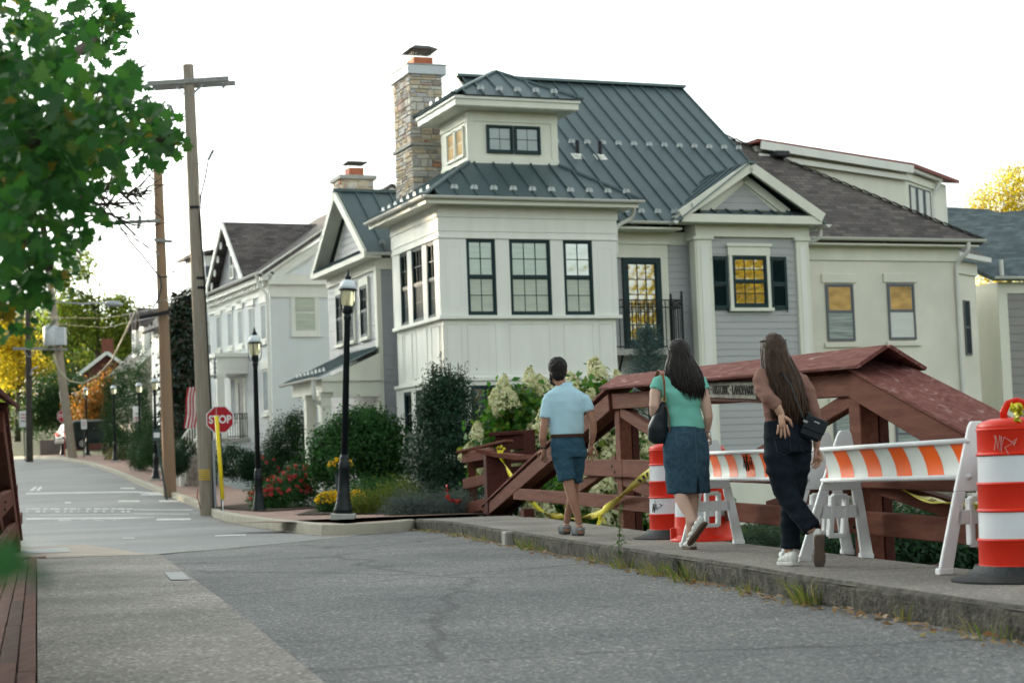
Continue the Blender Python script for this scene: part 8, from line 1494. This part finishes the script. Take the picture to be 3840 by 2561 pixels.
# ---------------------------------------------------------------- maple overhanging from the left
G_map = leafmat('maple_leaf', [(.014, .060, .016), (.024, .090, .022), (.045, .125, .026), (.020, .072, .030), (.08, .15, .03), (.030, .095, .024), (.018, .065, .022), (.034, .105, .026), (.024, .08, .022), (.045, .12, .03), (.018, .075, .02), (.03, .09, .03), (.024, .090, .022), (.045, .125, .026), (.03, .095, .024), (.018, .065, .022), (.024, .08, .022), (.02, .07, .02), (.045, .12, .03), (.06, .13, .03), (.03, .09, .02), (.02, .08, .02), (.24, .15, .02)], .45, .5, .15, gain=(1.9, 2.1, 1.2))
MP = thing('maple_tree', 'maple with large lobed leaves overhanging the top left corner', 'tree', (-5.6, 9.0, -1.2))
mo = Vector((-5.6, 9.0, -1.2))
def ml(p): return Vector(p)-mo
crown = [((-2.055, 7.5, 2.616), (.34, .6, .34)), ((-1.993, 7, 2.174), (.30, .6, .45)), ((-1.963, 7.5, 2.478), (.20, .5, .24)), ((-1.712, 7, 2.217), (.30, .5, .24)), ((-1.821, 7, 2.026), (.34, .5, .35)), ((-1.46, 6.4, 2.128), (.18, .3, .15)), ((-1.946, 7, 1.854), (.28, .5, .4)), ((-1.941, 8, 2.203), (.22, .4, .18)), ((-1.846, 8.5, 2.458), (.26, .4, .22)), ((-1.865, 9, 2.509), (.22, .3, .14)), ((-1.741, 9, 2.509), (.10, .2, .09)), ((-2.297, 10, 3.374), (.20, .3, .17)), ((-2.255, 9.5, 3.168), (.14, .3, .05)), ((-2.27, 10, 3.475), (.06, .2, .07)), ((-1.843, 6.5, 1.564), (.20, .4, .28)), ((-1.761, 6.5, 1.642), (.14, .3, .2)), ((-1.714, 6.5, 1.51), (.09, .2, .14)), ((-1.861, 6.5, 1.418), (.12, .3, .12)), ((-1.861, 9, 2.692), (.06, .1, .12)), ((-2.283, 7.5, 2.471), (.5, .8, .6)), ((-2.328, 7.5, 1.998), (.5, .8, .6)), ((-1.624, 7.5, 2.466), (.07, .1, .07))]
g = np.random.default_rng(401); P = []; Nn = []; S = []
dens = [140, 150, 45, 90, 130, 40, 130, 60, 85, 60, 22, 70, 26, 10, 70, 36, 16, 26, 12, 200, 200, 8]
for (c, r), n_ in zip(crown, dens):
    for i in range(int(n_*1.5)):
        d = g.normal(size=3); d /= np.linalg.norm(d); p = np.array(ml(c))+d*np.array(r)*1.12*g.random()**.55; P.append(p); Nn.append(g.normal(size=3)*.75+np.array([-.1, -.75, .55])); S.append((.048+.062*g.random()**1.8)*(1 if r[0] > .12 else .9))
link('crown', leafmesh('crown', P, Nn, S, G_map, 1, 'maple', g), None, MP)
mb = MB(); T = [(0, 0, -.5), (.1, .0, 1.5), (.2, 0, 2.6)]; mb.tube(T, [.26, .22, .18], 12)
def limb(pts, r0): mb.tube([ml(p) if i or len(p) == 3 and True else p for i, p in enumerate(pts)], np.linspace(r0, r0*.15, len(pts)), 8)
root = (-5.4, 9.0, 1.4)
limb([root, (-2.442, 8, 2.14), (-2.089, 7.6, 2.235), (-1.785, 7.3, 2.279), (-1.57, 7, 2.273)], .09); limb([root, (-2.478, 8, 2.384), (-2.234, 8, 2.619), (-2.137, 8.5, 2.814), (-2.218, 9.6, 3.221)], .09); limb([root, (-2.304, 7.6, 1.879), (-1.965, 7, 1.784), (-1.74, 6.6, 1.555)], .06); limb([root, (-2.403, 8, 2.099), (-2.159, 8.3, 2.221), (-1.955, 8.6, 2.416), (-1.73, 9, 2.504)], .07); limb([(-2.028, 7.6, 1.907), (-1.872, 7.2, 1.591), (-1.923, 7.2, 1.738)], .012)
mb.build('trunk', bark, MP, smooth=True)
tw = MB(); gt = random.Random(6)
def twig(a, b, r=.006, kids=6, L=.22):
    a, b = ml(a), ml(b); mid = a.lerp(b, .5)+Vector((0, 0, gt.uniform(.0, .05))); tw.tube([a, mid, b], [r, r*.7, r*.3], 5)
    for k in range(kids):
        s_ = a.lerp(b, gt.uniform(.15, .95)); e_ = s_+(b-a).normalized()*L*gt.uniform(.3, .9)+Vector((0, gt.uniform(-.1, .1), gt.uniform(-.5, .5)*L)); m_ = s_.lerp(e_, .5)+Vector((0, 0, gt.uniform(-.02, .02))); tw.tube([s_, m_, e_], [r*.45, r*.35, r*.15], 4)
twig((-2.189, 9, 2.647), (-2.143, 9.4, 2.869), .009, 5); twig((-2.143, 9.4, 2.869), (-1.981, 9.6, 3.028), .005, 4); twig((-1.981, 9.6, 3.028), (-1.909, 9.6, 2.989), .003, 2, .08); twig((-2.155, 9.4, 2.845), (-2.059, 9.5, 2.827), .004, 4); twig((-2.144, 9.4, 2.785), (-2.039, 9.5, 2.67), .003, 3)
for a, b in (((-2.082, 8, 2.127), (-2.025, 8.6, 2.114)), ((-2.023, 8, 2.054), (-1.938, 8.6, 2.176)), ((-2.025, 8.6, 2.114), (-1.842, 8.8, 2.148)), ((-1.964, 8, 2.042), (-1.927, 8.6, 2.208)), ((-2.069, 8.6, 2.105), (-1.877, 8.8, 2.028)), ((-2.102, 8.3, 1.957), (-1.994, 8.6, 2.048)), ((-1.938, 8.6, 2.176), (-1.83, 8.8, 2.17)), ((-2.115, 8.2, 2.058), (-1.982, 8.6, 2.145)), ((-2.138, 8.2, 1.955), (-2.077, 8.4, 1.864)), ((-1.918, 8.8, 2.173), (-1.846, 8.8, 2.231))): twig(a, b, .010, 9, .28)
setp(tw.build('bare_twigs', barkd, MP), kind='stuff')
# sprig very close to the lens at the lower left
SG = thing('leaf_sprig', 'blurred green sprig close to the lens at the lower left edge', 'leaves', (0, 0, 0)); c = [(-0.391, 1.35, 0.701), (-0.372, 1.3, 0.691), (-0.395, 1.35, 0.686), (-0.363, 1.3, 0.688), (-0.357, 1.32, 0.681), (-0.418, 1.4, 0.69)]
link('leaves', leafmesh('sprig', c, [(-.2, -.8, .5), (.1, -.7, .6), (0, -.9, .3), (.2, -.5, .8), (.25, -.45, .85), (0, -.8, .5)], [.030, .034, .032, .022, .022, .04], leafmat('sprig_leaf', [(.012, .06, .014), (.02, .08, .02), (.04, .11, .04)], .4, .4), 1, 'maple'), None, SG)
MB().tube([(-0.447, 1.45, 0.675), (-0.405, 1.38, 0.688), (-0.365, 1.31, 0.687), (-0.357, 1.32, 0.681)], .0012, 5).build('stem', barkd, SG)
